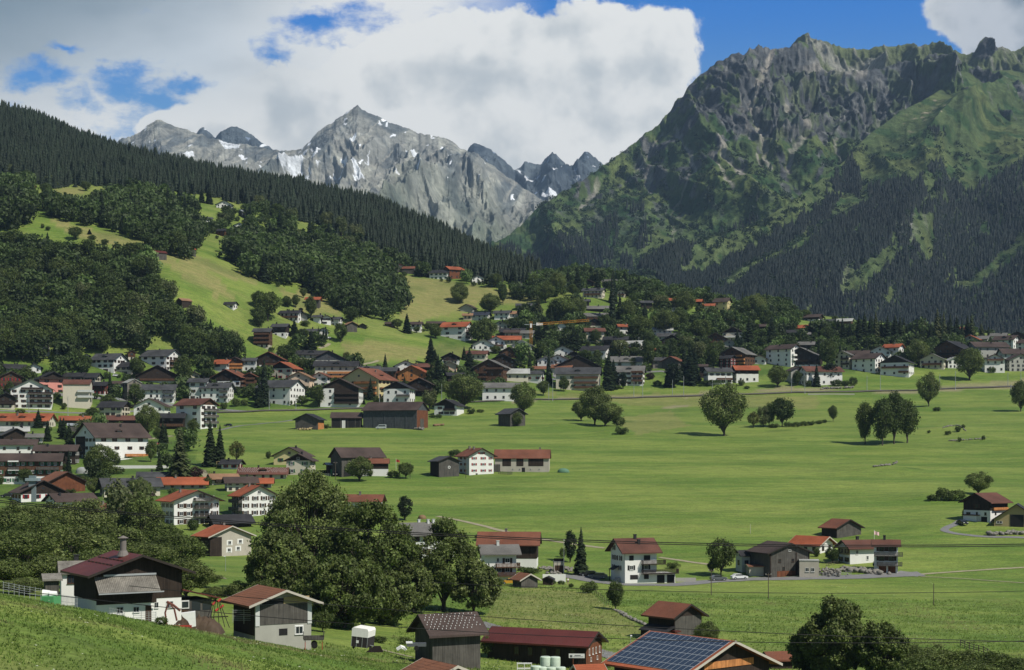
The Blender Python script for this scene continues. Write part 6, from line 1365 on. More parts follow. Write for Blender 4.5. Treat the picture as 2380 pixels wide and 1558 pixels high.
D_='''m2 h 1965 1325 480 400;m2 h 770 1225 360 290;m2 h 865 1235 230 300;m2 s 990 1235 90 120;m2 h 640 1185 190 180;m2 s 1010 1310 70 150
m3 t 900 1400 380 165;m3 t 1060 1415 430 200;m3 t 1170 1400 475 210;m3 t 1290 1390 390 230;m3 h 1490 1050 310 200;m3 d 605 1190 145 100;m3 d 130 1240 265 210;m3 d 10 1240 220 120;m2 y 2240 1250 150 110;m2 w 2330 1245 190 120
m3 h 1870 810 290 260;m3 h 2345 1100 280 190;m3 t 555 705 270 175;m3 c 450 870 210 110;m3 p 570 840 190 160;m3 h 90 875 190 190;m3 d 270 862 140 100;m3 s 375 872 60 60;m3 s 720 860 50 100;m3 s 790 860 80 80;m3 s 640 862 60 110
m3 s 1570 1095 40 80;m3 s 1490 1300 30 40;m3 s 1670 1315 40 70;m3 s 1765 1290 60 70;m3 s 1815 1255 35 45;m3 s 1775 1380 45 45;m3 s 2000 1365 45 35;m3 h 1390 690 255 205;m3 d 160 240 85 90;m3 d 330 245 90 130;m3 d 620 275 65 60;m3 s 250 240 30 40
m3 s 180 1240 45 90;m3 s 260 1240 45 90;m3 s 330 1232 45 90;m3 s 400 1225 40 90;m3 s 470 1215 36 80;m3 s 520 1205 32 60;m3 s 60 1250 40 110
m3 c 35 460 260 120;m3 c 145 400 150 70;m3 c 195 370 90 50;m3 c 235 370 90 50;m3 l 300 480 90 90;m3 c 500 460 200 140;m3 c 650 440 190 130;m3 d 540 470 150 120;m3 s 2075 740 60 70;m3 d 2250 520 120 30
m3 c 700 480 200 120;m3 c 760 470 190 110;m3 c 845 490 290 130;m3 c 895 490 310 140;m3 l 1000 490 320 130;m3 c 950 490 270 120;m3 c 1050 490 240 110;m3 c 1110 500 290 130;m3 c 1180 500 300 140;m3 c 1225 500 290 130;m3 c 1290 500 210 120;m3 c 1340 500 240 120;m3 c 1385 500 260 130;m3 l 1455 490 240 120;m3 l 1570 500 360 150;m3 c 1510 500 220 120;m3 c 1600 500 300 120;m3 l 1630 490 320 120;m3 c 1690 480 290 130;m3 c 1750 480 270 130;m3 c 1800 470 220 90;m3 l 1890 430 240 120;m3 c 1850 420 210 110;m3 l 1980 440 160 110;m3 c 2045 440 130 60;m3 c 2258 510 110 35;m3 c 1150 500 220 120;m3 c 1430 510 200 110;m3 d 1560 520 60 90
l3 h 1950 530 205 270;l3 s 1620 588 120 140;l3 s 1750 590 100 160;l3 s 1530 592 60 120;l3 s 1690 590 80 110;l3 s 450 1110 80 70;l3 d 600 1170 140 140;l3 s 525 1060 120 60;l3 s 1000 1210 60 70;l3 s 1815 740 70 30
l2 p 540 1165 290 110;l2 c 640 1280 440 185;l2 d 1940 1285 340 260;l2 s 1500 1220 60 130;b2 t 965 765 260 160;b2 s 715 608 110 175;b2 s 548 556 42 55;l2 s 180 1265 55 210;l2 s 90 1240 40 100;l2 s 380 1365 40 60;l2 s 455 1368 40 70;l2 c 178 1195 55 28;l2 s 470 1120 90 60;l2 d 1850 1270 120 80
l1 h 960 412 225 260;l1 d 1390 385 145 140;l1 s 1275 378 70 130;l1 p 1380 772 220 135;l1 s 1850 178 62 125;l1 d 2070 960 60 110;l1 s 620 330 24 140;l1 s 1060 365 60 60;l1 s 2260 1375 70 100
b2 h 1815 1130 255 235;b2 s 1700 1095 100 120;b2 s 90 1230 130 170;b2 s 10 1225 100 80;b2 s 190 1240 90 90;b2 s 870 1310 60 110;b1 d 620 970 190 190;b1 s 30 1015 140 170;b0 s 1500 905 80 120;b1 d 2160 1210 200 160;b1 s 2290 1215 100 140;b1 s 1400 1085 70 170;b1 s 1150 1070 60 150
m0 c 1020 1000 290 90;m0 d 1270 800 200 130;m0 h 1370 1335 295 210;m0 c 355 1250 175 110;m0 c 440 1375 195 115;m0 c 590 1350 195 125;m0 c 560 1300 150 70;m0 d 860 1150 90 140;m0 s 780 1170 60 100;m0 d 1250 1060 220 170;m0 d 1000 1055 110 150;m0 d 1690 860 280 185;m0 d 1930 820 110 150;m0 d 240 870 190 165;m0 d 90 950 130 100;m0 s 2080 1080 70 80;m0 s 2190 1055 80 90;m0 s 2265 1045 60 70;m0 d 1800 1320 150 120;m0 s 1450 1110 90 70;m0 d 690 700 180 150;m0 d 800 720 140 110;m0 c 730 480 240 120;m0 s 190 1120 45 90;m0 d 1480 1390 140 110;m0 d 2080 720 50 80;m0 d 950 560 200 190;m0 c 1700 900 120 80;m0 d 2200 930 60 80;m0 d 2340 960 120 90;m0 c 1990 1040 50 40;m0 s 590 1080 60 70;m0 s 180 1240 60 130
l0 l 1670 390 480 290;l0 c 1950 275 430 210;l0 c 2040 270 380 180;l0 y 2195 230 190 140;l0 h 940 372 300 290;l0 h 850 376 240 150;l0 s 1040 345 75 240;l0 s 960 330 60 100;l0 d 1620 390 120 120;l0 r 1820 385 110 130;l0 d 1400 230 190 110;l0 h 870 540 160 130;l0 d 770 470 110 120;l0 s 2490 200 70 60;l0 d 240 440 150 150;l0 s 260 430 90 150;l0 s 1790 865 110 130;l0 s 1500 815 90 60;l0 h 1300 600 220 240;l0 d 600 320 70 90;l0 d 1930 470 100 90;l0 s 660 520 40 100;l0 s 10 440 90 50;l0 d 2300 640 160 140
m1 c 75 1045 440 130;m1 c 30 1060 260 110;m1 s 25 1060 110 70;m1 s 318 1042 50 42;m1 d 425 1048 95 120;m1 d 530 1005 135 80;m1 d 580 1062 210 115;m1 c 525 960 120 60;m1 c 1062 992 205 82;m1 w 1610 1080 185 145;m1 h 1920 1078 320 350;m1 c 1690 900 330 175;m1 c 1620 680 280 155;m1 c 1660 720 200 110;m1 c 1980 775 260 175;m1 c 1930 620 125 65;m1 c 1400 372 185 112;m1 d 1310 332 92 100;m1 d 1590 352 75 82;m1 d 1665 420 135 145;m1 d 2060 470 205 205;m1 d 2145 480 245 185;m1 h 1890 102 150 155;m1 h 2170 195 185 195;m1 t 2290 112 190 85
m1 c 510 560 215 155;m1 d 430 450 120 115;m1 d 285 640 165 175;m1 d 425 722 120 155;m1 c 355 400 150 130;m1 t 510 240 205 115;m1 d 290 132 100 110;m1 t 370 140 120 75;m1 d 880 285 155 160;m1 d 785 460 175 125;m1 y 840 645 95 82;m1 d 110 260 270 230;m1 d 30 140 160 150;m1 d 30 320 190 150;m1 s 2000 1122 50 90;m1 s 2080 1107 30 75;m1 s 1690 1162 40 65;m1 s 1635 1157 30 75;m1 s 655 1256 42 60;m1 c 580 420 110 40;m1 c 650 430 120 45;m1 c 625 400 70 30;m1 s 330 480 50 60;m1 d 1490 370 60 60;m1 d 2320 330 80 60;m1 c 2290 340 110 50;m1 s 460 310 60 90;m1 s 1450 1000 90 50;m1 s 1110 1015 60 60;m1 d 2220 560 70 110;m1 c 190 800 60 30;m1 s 870 780 30 40;m1 s 1555 360 30 30;m1 c 1000 1030 60 40
m2 c 165 722 195 72;m2 c 340 850 340 75;m2 h 100 1130 300 250;m2 d 290 950 135 125;m2 d 480 912 135 112;m2 c 895 895 350 190;m2 c 940 880 260 150;m2 p 1030 890 150 82;m2 r 1280 802 62 85;m2 p 1500 880 220 175;m2 c 1440 870 160 100;m2 d 1255 712 275 125;m2 c 1650 850 360 200;m2 c 1600 800 300 150;m2 c 1700 820 280 150;m2 d 1860 682 225 155;m2 w 1740 640 190 130;m2 w 1000 600 165 175;m2 d 1130 600 95 145;m2 d 690 662 135 145;m2 t 790 640 105 82;m2 d 270 622 165 145;m2 c 305 455 235 200;m2 c 250 460 180 150;m2 c 572 530 215 140;m2 c 930 300 510 110;m2 c 1000 290 290 130;m2 d 1060 300 230 185;m2 h 480 250 215 300;m2 h 610 220 170 170;m2 l 240 235 215 155;m2 w 1380 150 130 160;m2 h 1600 210 220 210;m2 h 1420 400 250 240;m2 h 1190 450 240 230;m2 d 1750 450 200 205;m2 d 1560 340 200 180;m2 c 2200 560 340 180;m2 c 2090 480 150 70;m2 d 2160 215 165 140;m2 h 2270 225 215 190;m2 d 2340 310 180 120;m2 d 1850 310 185 160;m2 s 1350 860 50 90;m2 s 970 895 40 60;m2 s 1835 850 40 260;m2 s 2130 860 60 70;m2 s 2180 890 30 60;m2 c 120 200 100 70;m2 p 115 210 110 60;m2 d 100 260 90 80;m2 c 20 330 110 50;m2 d 770 470 130 110;m2 d 850 330 130 120;m2 d 1000 480 120 110;m2 d 1300 640 100 90;m2 w 1610 560 160 150;m2 c 1000 700 80 50;m2 d 1120 700 100 80;m2 s 2120 690 50 60;m2 d 40 1235 130 130;m2 d 570 650 60 50;m2 c 1850 480 120 60;m2 d 1930 560 120 90;m2 p 640 480 70 60;m2 c 130 580 70 40;m2 c 450 800 80 60;m2 d 1270 500 140 110;m2 d 1640 620 170 140;m2 d 1480 560 140 120;m2 d 400 250 160 130
u2 h 420 1270 220 170;u2 h 310 1330 200 170;u2 d 565 1260 105 110;u2 d 200 1200 140 120;u2 d 150 1110 120 110;u2 c 610 1230 230 120;u2 c 1575 1250 100 60;u2 c 940 1330 310 100;u2 d 600 1280 90 60;u2 c 15 1160 160 110;u2 d 230 1190 120 100;u2 d 2140 1290 120 100
u0 d 700 745 120 120;u0 c 830 690 50 50;u0 s 850 750 50 85;u0 s 970 790 55 80;u0 d 1170 700 85 85;u0 s 1385 755 32 25;u0 s 395 635 45 40;u0 s 445 655 38 55;u0 d 430 345 130 130;u0 d 795 290 90 95;u0 d 1150 275 50 70;u0 w 1210 290 50 60;u0 w 95 170 125 120;u0 d 240 210 110 130;u0 d 170 240 120 110;u0 d 300 250 90 70;u0 w 460 245 100 90;u0 d 520 265 60 60;u0 c 150 600 240 170;u0 c 80 590 260 150;u0 d 1975 690 60 60;u0 w 2060 620 130 130;u0 d 2130 600 140 100;u0 d 1755 420 100 80;u0 c 1870 400 140 90;u0 c 1940 410 150 90;u0 w 1780 430 80 60
u1 d 1340 1190 130 100;u1 h 1890 1320 175 160;u1 d 2170 1420 170 190;u1 t 2290 1330 180 80;u1 c 1560 1080 200 130;u1 d 1510 1050 110 100;u1 w 1110 900 90 90;u1 w 1190 940 110 110;u1 d 1280 960 90 90;u1 s 2050 1140 30 60;u1 d 2220 1190 130 110;u1 w 850 860 150 160;u1 w 660 660 170 140;u1 w 790 720 190 110;u1 w 930 800 200 150;u1 w 30 450 120 110;u1 w 330 620 170 130;u1 d 200 560 150 130;u1 s 200 1180 50 50;u1 d 440 1280 90 70;u1 c 220 740 280 130;u1 c 130 800 220 130;u1 w 370 800 150 130'''
for ln in D_.replace('\n',';').split(';'):
    a=ln.split(); TR(a[0],a[1],*[float(q) for q in a[2:]])
# dense woods: regions of tree feet, in picture coordinates
WREG=[([(-60,600),(60,578),(200,612),(260,600),(345,598),(362,660),(400,735),(470,760),(535,800),(548,850),(440,852),(330,838),(200,845),(120,838),(-60,850)],7.6,'d','dense dark broadleaf wood on the lower left slope'),
 ([(-60,440),(60,440),(85,480),(50,540),(-60,540)],9,'d','small wood at the upper left edge'),
 ([(100,482),(210,500),(245,470),(300,458),(370,462),(440,490),(470,560),(440,608),(385,598),(300,556),(230,530),(160,520),(110,505)],9.2,'d','wood strip across the middle of the left slope'),
 ([(520,600),(545,560),(640,560),(740,560),(850,590),(900,640),(938,690),(940,725),(900,748),(800,740),(745,700),(700,672),(640,665),(590,650)],9.2,'d','big grove in the centre of the left slope'),
 ([(470,530),(520,500),(620,490),(700,530),(640,580),(540,560),(480,560)],12,'m','scattered trees around the upper chalets'),
 ([(690,530),(860,590),(960,630),(1100,655),(1180,670),(1180,680),(960,645),(900,640),(850,610)],10,'m','trees at the foot of the conifer forest'),
 ([(1180,690),(1240,655),(1330,645),(1440,660),(1600,695),(1700,715),(1700,722),(1560,715),(1480,712),(1400,668),(1330,680),(1260,700),(1200,700)],9,'m','round trees along the crest behind the upper village'),
 ([(1700,722),(1800,712),(1860,745),(1850,760),(1720,745)],11,'m','trees on the crest right of the yellow house'),
 ([(1180,720),(1350,715),(1500,725),(1650,725),(1900,770),(1900,860),(1700,858),(1500,850),(1250,880),(1150,800)],13,'m','trees filling the gaps between the central village houses'),
 ([(-40,842),(300,838),(560,835),(700,850),(1180,870),(1180,920),(900,925),(620,930),(200,935),(-40,935)],10.5,'m','trees among the crowded left village houses'),
 ([(-40,858),(200,850),(560,850),(700,868),(1180,880),(1180,905),(900,915),(620,925),(200,925),(-40,925)],7.5,'g','hedges and bushes between the left village houses'),
 ([(1180,760),(1500,740),(1900,775),(2380,800),(2380,848),(1800,850),(1180,880)],8.5,'g','hedges and bushes between the right village houses'),
 ([(1850,762),(1960,772),(2100,790),(2260,795),(2262,812),(2100,808),(1960,795),(1850,785)],7,'k','dark conifer belt behind the right village'),
 ([(560,810),(700,770),(760,790),(720,850),(600,850)],16,'m','trees on the bank below the hillside chalets'),
 ([(1860,770),(2380,800),(2380,850),(1900,850)],13,'m','trees among the right village houses'),
 ([(0,990),(200,980),(480,1000),(480,1150),(250,1180),(0,1150)],24,'m','garden trees of the lower left village')]
HC=np.array([(h.root.location.x,h.root.location.y,max(h.w,h.d)*.5) for h in HS.values()])
HP=np.array([(h.x0,h.x1,h.yb,h.yb-h.h*h.s,h.root.location.y) for h in HS.values()])
far=[];ndone=0; wr=random.Random(3)
for ri,(poly,sp,kd,lab) in enumerate(WREG):
    ys=[q[1] for q in poly]; xs=[q[0] for q in poly]
    Y0=at(sum(xs)/len(xs),max(ys)).y if max(ys)<1180 else 400
    lo=430 if max(ys)>1100 else 880; hi=1000 if max(ys)>1100 else 1750
    X,Y,Z,U,P=cand(-720,560,lo,hi,sp,40+ri)
    k=inpoly(U,P,poly); X,Y,Z,U,P=X[k],Y[k],Z[k],U[k],P[k]
    d2=np.min(np.hypot(X[:,None]-HC[None,:,0],Y[:,None]-HC[None,:,1])-HC[None,:,2],axis=1) if len(X) else np.array([])
    for i in range(len(X)):
        if d2[i]<3.0: continue
        Hh=wr.uniform(9,19) if kd=='d' else wr.uniform(11,18) if kd=='k' else wr.uniform(6,13)
        if kd=='g': Hh=wr.uniform(3,8.5)
        if kd not in 'd' and wr.random()>.07:
            q=F/Y[i]; ov=(HP[:,4]>Y[i])&(HP[:,0]-3<U[i])&(HP[:,1]+3>U[i])&(HP[:,3]<P[i])&(P[i]-Hh*q<HP[:,2])&(HP[:,2]-P[i]<20)
            if ov.any():
                Hh=min(Hh,(P[i]-HP[ov,2].max()+5)/q)
                if Hh<2.2: continue
        kk='d'
        q=wr.random()
        if kd=='k': kk='c' if q<.85 else 'l'; far.append((Hh/Y[i],kk,X[i],Y[i],Z[i],Hh,lab)); continue
        if kd=='m': kk='c' if q<.25 else 'w' if q<.4 else 't' if q<.5 else 'd'
        else: kk='w' if q<.07 else 'c' if q<.13 else 'd'
        if kk=='c' and kd!='g': Hh*=1.3
        far.append((Hh/Y[i],kk,X[i],Y[i],Z[i],Hh,lab))
print('woods',len(far))
far.sort(key=lambda q:-q[0]); nb_=sum(1 for t in TREES if t.name.startswith('broadleaf')); nc_=sum(1 for t in TREES if t.name.startswith('spruce')); rest=[]
for f_ in far:
    if f_[1]=='c': nc_+=1; ok=nc_<=290
    else: ok=nb_<296 and f_[5]>6.6; nb_+=ok
    if not ok: rest.append(f_); continue
    tree(f_[1],(f_[2],f_[3],f_[4]-.3),f_[5],f_[5]*WIDTH[f_[1]]*wr.uniform(.9,1.3),{'c':'dark conifer','w':'pale broadleaf tree','t':'upright broadleaf tree','l':'pale larch','d':'broadleaf tree'}[f_[1]]+' in the '+f_[6],f_[6])
tm=[]
for s_ in range(6):
    cr,tr=bro(400+s_,Wd=.9,trunk=.06,n=420,s=.075,nb=20,rb=.18,shape='ru'[s_%2]); tm.append((cr[0],cr[1]))
A=np.array([q[2:5] for q in rest]); Hh=np.array([q[5] for q in rest]); r_=np.random.RandomState(9); tone=.5+.95*r_.rand(len(rest)); pl=r_.rand(len(rest))<.10; tone[pl]*=1.6
V,Fc,c=scatter(tm,A,Hh,Hh*r_.uniform(.9,1.3,len(rest)),tone,5); lt=.8+.4*r_.rand(len(V)//4); c*=np.repeat(lt,4)[:,None]
WD=leafmat('woodland leaves',(.060,.090,.028),(.060,.090,.028))
o=meshobj('broadleaf_woodland',npmesh('woodland',V,Fc,[WD],col=c)); tag(o,'dense green broadleaf woodland covering the lower left hillside','woodland',kind='stuff')
print('trees',len(TREES),'rest',len(rest))
# ---------- roads, paths, railway ----------
def mt_road(n,c,c2):
    m=MT(n); k=m.mix(m.ramp(m.noise(.6,(1,1,1),5,.7),[(.3,0.),(.7,1.)]),c,c2); k=m.mix(.6,k,m.mix(1.0,k,m.ramp(m.noise(5,(1,1,1),4,.7),[(.3,.7),(.7,1.25)]),'MULTIPLY')); m.col(k); return m.m
ASPH=mt_road('asphalt',(.20,.20,.195),(.15,.15,.15)); GRAV=mt_road('gravel track',(.33,.29,.21),(.22,.21,.12)); BALL=mt_road('ballast',(.085,.08,.07),(.12,.11,.09))
def ribbon(name,pts,w,mat,label=None,z=.09,Ys=None,wn=.15):
    P=[]
    for i,(x,y) in enumerate(pts): p=at(x,y,None if Ys is None else Ys[i]); P.append((p.x,p.y))
    P=np.array(P); seg=np.hypot(*np.diff(P,axis=0).T); t=np.concatenate([[0],np.cumsum(seg)]); n=max(8,int(t[-1]/1.6)); tt=np.linspace(0,t[-1],n)
    # smooth the polyline
    x=np.interp(tt,t,P[:,0]); y=np.interp(tt,t,P[:,1]); kx=max(3,int(n/len(pts)/2)|1); ker=np.hanning(kx+2)[1:-1]; ker/=ker.sum()
    if n>kx*2: xp=np.pad(x,kx//2,mode='reflect',reflect_type='odd'); yp=np.pad(y,kx//2,mode='reflect',reflect_type='odd'); x=np.convolve(xp,ker,'valid'); y=np.convolve(yp,ker,'valid')
    dx=np.gradient(x); dy=np.gradient(y); L=np.hypot(dx,dy)+1e-6; nx=-dy/L; ny=dx/L; rows_=[]
    for q in (-.5,-.17,.17,.5):
        ww=w*q*(1+wn*fbm(tt/4,q*10,3,o=3)); X=x+nx*ww; Y=y+ny*ww; rows_.append(np.stack([X,Y,ground(X,Y)+z+.03*(1-abs(q)*2)],-1))
    V=np.stack(rows_,0).reshape(-1,3); o=meshobj(name,npmesh(name,V,gridfaces(len(x),4),[mat],smooth=True)); tag(o,label,kind='structure'); return o
ribbon('road',[(1296,1338),(1330,1342),(1380,1352),(1450,1360),(1560,1361),(1650,1352),(1740,1347),(1850,1345),(1990,1342),(2090,1337),(2142,1335)],5.5,ASPH)
ribbon('road',[(1325,1340),(1400,1346)],9,ASPH,z=.06); ribbon('road',[(2085,1331),(2140,1338)],5,ASPH,z=.06)
ribbon('path',[(2140,1336),(2230,1329),(2300,1325),(2390,1320)],1.3,GRAV); ribbon('path',[(2140,1341),(2250,1347),(2390,1357)],.7,GRAV)
ribbon('path',[(1016,1201),(1071,1211),(1154,1232),(1260,1254),(1315,1263),(1405,1275)],2.0,GRAV); ribbon('path',[(1533,1297),(1590,1305),(1650,1313)],1.7,GRAV)
ribbon('road',[(2238,1208),(2222,1219),(2200,1228),(2192,1234),(2215,1241),(2280,1248),(2395,1251)],2.6,ASPH)
ribbon('road',[(1105,1446),(1190,1470),(1300,1494),(1400,1517),(1450,1537)],4.2,ASPH)
ribbon('road',[(505,1001),(524,998),(560,990),(595,987),(683,977)],2.6,ASPH); ribbon('path',[(340,1022),(370,1018),(400,1014)],4,GRAV)
ribbon('path',[(818,853),(845,848),(868,843),(880,839)],2.6,GRAV); ribbon('path',[(742,810),(760,804),(766,800)],2.6,GRAV)
ribbon('road',[(-10,1108),(60,1120),(150,1140),(230,1118)],4,ASPH); ribbon('road',[(-20,955),(100,957),(230,962),(330,955)],4.5,ASPH); ribbon('road',[(60,905),(180,925),(330,932),(480,950),(595,957)],4,ASPH)
ribbon('road',[(1310,885),(1290,875),(1300,862)],4,ASPH); ribbon('road',[(1500,866),(1540,864),(1590,872),(1620,866)],4,ASPH); ribbon('path',[(487,1337),(512,1346)],3,GRAV); ribbon('path',[(890,1512),(960,1530)],1.1,GRAV)
ribbon('path',[(470,1093),(480,1110),(520,1125)],2.5,GRAV)
ribbon('railway',[(420,962),(595,957),(690,955),(845,950),(1000,941),(1140,934),(1253,930),(1403,926),(1590,922),(1656,919),(1785,916),(1985,912),(2130,909),(2183,905),(2390,899)],4.0,BALL,z=.5)
for q in (-.7,.7):
    pass
# ---------- poles, masts, wires ----------
def pole(name,t,x,yb,yt,mat,label,cat,group=None,r=.14,arm=None,Y=None,lean=0,extra=None):
    if t!='D': x,yb=TP(t,x,yb); yt=TP(t,0,yt)[1]
    p=at(x,yb,Y); Hh=(yb-yt)*p.y/F; root=empty(name,p); tag(root,label,cat,group)
    MB().bar((0,0,-.5),(lean*Hh,0,Hh),r,0,8,r*.7).build('pole',mat,root)
    if arm=='mast': MB().bar((0,0,Hh*.86),(0,-2.6,Hh*.9),.06,0,6).bar((0,0,Hh*.74),(0,-2.5,Hh*.88),.05,0,6).build('arm',mat,root); MB().box(-.35,.35,-.35,.35,-.6,.35).build('footing',CONC,root)
    if arm=='lamp': MB().bar((0,0,Hh),(0,-1.2,Hh+.1),.05,0,6).build('arm',mat,root); MB().box(-.15,.15,-1.8,-1.0,Hh+.02,Hh+.16).build('lamp_head',WHITE,root)
    if arm=='flag':
        b=MB(); n=8
        for i in range(n):
            for j in range(1): b.poly([(i*.18,.12*math.sin(i*.9),Hh-.1-i*.05),((i+1)*.18,.12*math.sin((i+1)*.9),Hh-.1-(i+1)*.05),((i+1)*.18,.12*math.sin((i+1)*.9),Hh-1.1-(i+1)*.05),(i*.18,.12*math.sin(i*.9),Hh-1.1-i*.05)])
        b.build('flag',extra,root); MB().bar((0,0,Hh),(0,0,Hh+.15),.1,0,8).build('finial',WHITE,root)
    if arm=='cross': MB().box(-.7,.7,-.06,.06,Hh-.5,Hh-.36).build('crossarm',mat,root); MB().bar((-.6,0,Hh-.36),(-.6,0,Hh-.18),.05).build('insulator',WHITE,root); MB().bar((.6,0,Hh-.36),(.6,0,Hh-.18),.05).build('insulator',WHITE,root)
    return root
GR='railway catenary masts along the meadow'
MASTS='m0 268 1110 960;m0 630 1140 955;m0 1320 1030 945;m1 122 1090 905;m1 370 1080 950;m1 1145 1030 870;m1 1722 1000 840;m2 340 992 842;m2 378 1000 790;m2 808 925 790;m2 1130 968 820;m2 1212 972 780;m2 1488 957 805;m2 1592 960 770;m2 1858 945 800;m2 1980 865 770;m3 218 925 780;m3 342 932 750;m3 918 905 765;m3 1042 900 733;m3 1592 890 753;m3 1738 895 723;m3 2225 865 735;m3 2345 830 700'.split(';')
for i,q in enumerate(MASTS):
    a=q.split(); x,y,yt=[float(v) for v in a[1:]]; px,py=TP(a[0],x,y)
    best=min(HL_,key=lambda z:math.hypot(px-z[1],(py-z[2])*1.2))[0]
    l='grey railway mast '+('left of' if px<best.x0 else 'right of' if px>best.x1 else 'in front of')+' the '+best.short
    if l in USED: l='second '+l
    if l in USED: l=l.replace('second','third')
    USED[l]=1; pole('railway_mast',a[0],x,y,yt,STEEL,clip(l),'mast',GR,.17,'mast')
pole('street_lamp','m2',655,650,565,STEEL,'slim street lamp in front of the white gable with two attic windows','street lamp',None,.08,'lamp')
pole('floodlight','m2',1175,500,412,STEEL,'left one of two tall white floodlights beside the bright white house','floodlight',None,.1,'cross'); pole('floodlight','m2',1218,530,435,STEEL,'right one of two tall white floodlights beside the bright white house','floodlight',None,.1,'cross')
pole('utility_pole','u0',598,362,303,TRIM,'pale leaning pole on the top left meadow','pole',None,.13,None,lean=.12)
pole('utility_pole','m1',940,322,220,WOODF,'wooden pole between the weathered hay barn and small dark hut','pole',None,.12)
pole('utility_pole','l1',737,402,230,WOODF,'wooden pole in front of the long grey farm barn','pole',None,.12,'cross'); pole('utility_pole','l1',1430,388,226,WOODF,'wooden pole beside the leafy shrubs right of the farm wing','pole',None,.1)
pole('flagpole','l1',1299,302,205,WHITE,'white flagpole with small red flag on the meadow right of the farm wing','flagpole',None,.06,'flag',extra=REDM)
pole('utility_pole','l1',1945,380,180,WOODF,'dark pole in front of the white house with crimson shutters','pole',None,.1)
pole('street_lamp','l2',481,1268,955,STEEL,'tall thin grey lamp post beside the single garage','street lamp',None,.07,'lamp'); pole('utility_pole','l2',142,1212,1046,WOODF,'short dark pole in front of the tall dark barn house','pole',None,.11)
pole('utility_pole','l2',1848,1466,1222,WOODF,'leftmost wooden power pole on the meadow below the lane','pole','power poles on the meadow below the lane',.11,'cross'); pole('utility_pole','l3',4,1497,1260,WOODF,'middle wooden power pole, below the plank barn of the farm group','pole','power poles on the meadow below the lane',.11,'cross'); pole('utility_pole','l3',1537,1562,1360,WOODF,'rightmost wooden power pole, alone on the lower right meadow','pole','power poles on the meadow below the lane',.11)
pole('marker_post','l2',2211,893,806,TRIM,'yellowish marker post alone in the wide meadow','post',None,.08); pole('street_lamp','b0',2097,402,265,STEEL,'thin lamp post on the grass below the grey stone cottage','street lamp',None,.06,'lamp')
pole('flagpole','l3',985,1000,868,WHITE,'flagpole with pink and white flag behind the house with ochre gable','flagpole',None,.06,'flag',extra=flat('pink flag',(.75,.5,.5)))
pole('flagpole','m0',1457,1512,1385,WHITE,'white flagpole with red flag beside the large hotel','flagpole',None,.06,'flag',extra=REDM)
pole('signal_post','m3',2252,932,848,STEEL,'white railway signal cabinet post on the right meadow','signal',None,.3)
pole('street_lamp','b2',1102,1075,1000,STEEL,'short lamp post behind the solar panel barn','street lamp',None,.07,'lamp')
WIRE=flat('wire',(.012,.012,.013),.5)
def wire(pts,Y,r,label,grp):
    xs=[p[0] for p in pts]; 
    xx=np.linspace(xs[0],xs[-1],60); co=np.polyfit([p[0] for p in pts],[p[1] for p in pts],2); yy=np.polyval(co,xx)
    P=[((x-CX)/F*Y,Y,CZ+(HY-y)*Y/F) for x,y in zip(xx,yy)]; o=MB().path(P,r,0,4).build('power_line',WIRE); tag(o,label,'power line',grp)
for k_,(dy,lab) in enumerate(((0,'upper'),(4,'lower'))):
    wire([(-200,1145+dy),(620,1209+dy),(908,1236+dy),(1190,1251+dy),(1542,1264+dy),(1785,1268+dy),(2099,1266+dy),(2600,1259+dy)],165+k_*4,.045,lab+' cable of the thick pair crossing the whole picture above the lane house','power lines crossing the valley')
wire([(1000,1352),(1252,1367),(1590,1376),(1785,1378),(2100,1377),(2600,1368)],210,.035,'thin cable crossing just below the lane','power lines crossing the valley')
wire([(300,1365),(600,1385),(1190,1443),(1488,1456),(1785,1470),(2310,1490),(2600,1496)],150,.03,'thin cable passing over the dark hay barn on the lower meadow','power lines crossing the valley')
wire([(0,1378),(400,1402),(800,1440),(1190,1476),(1400,1489),(1785,1498),(2084,1498),(2600,1478)],140,.03,'lowest thin cable, passing over the long barn and bottom right tree','power lines crossing the valley')
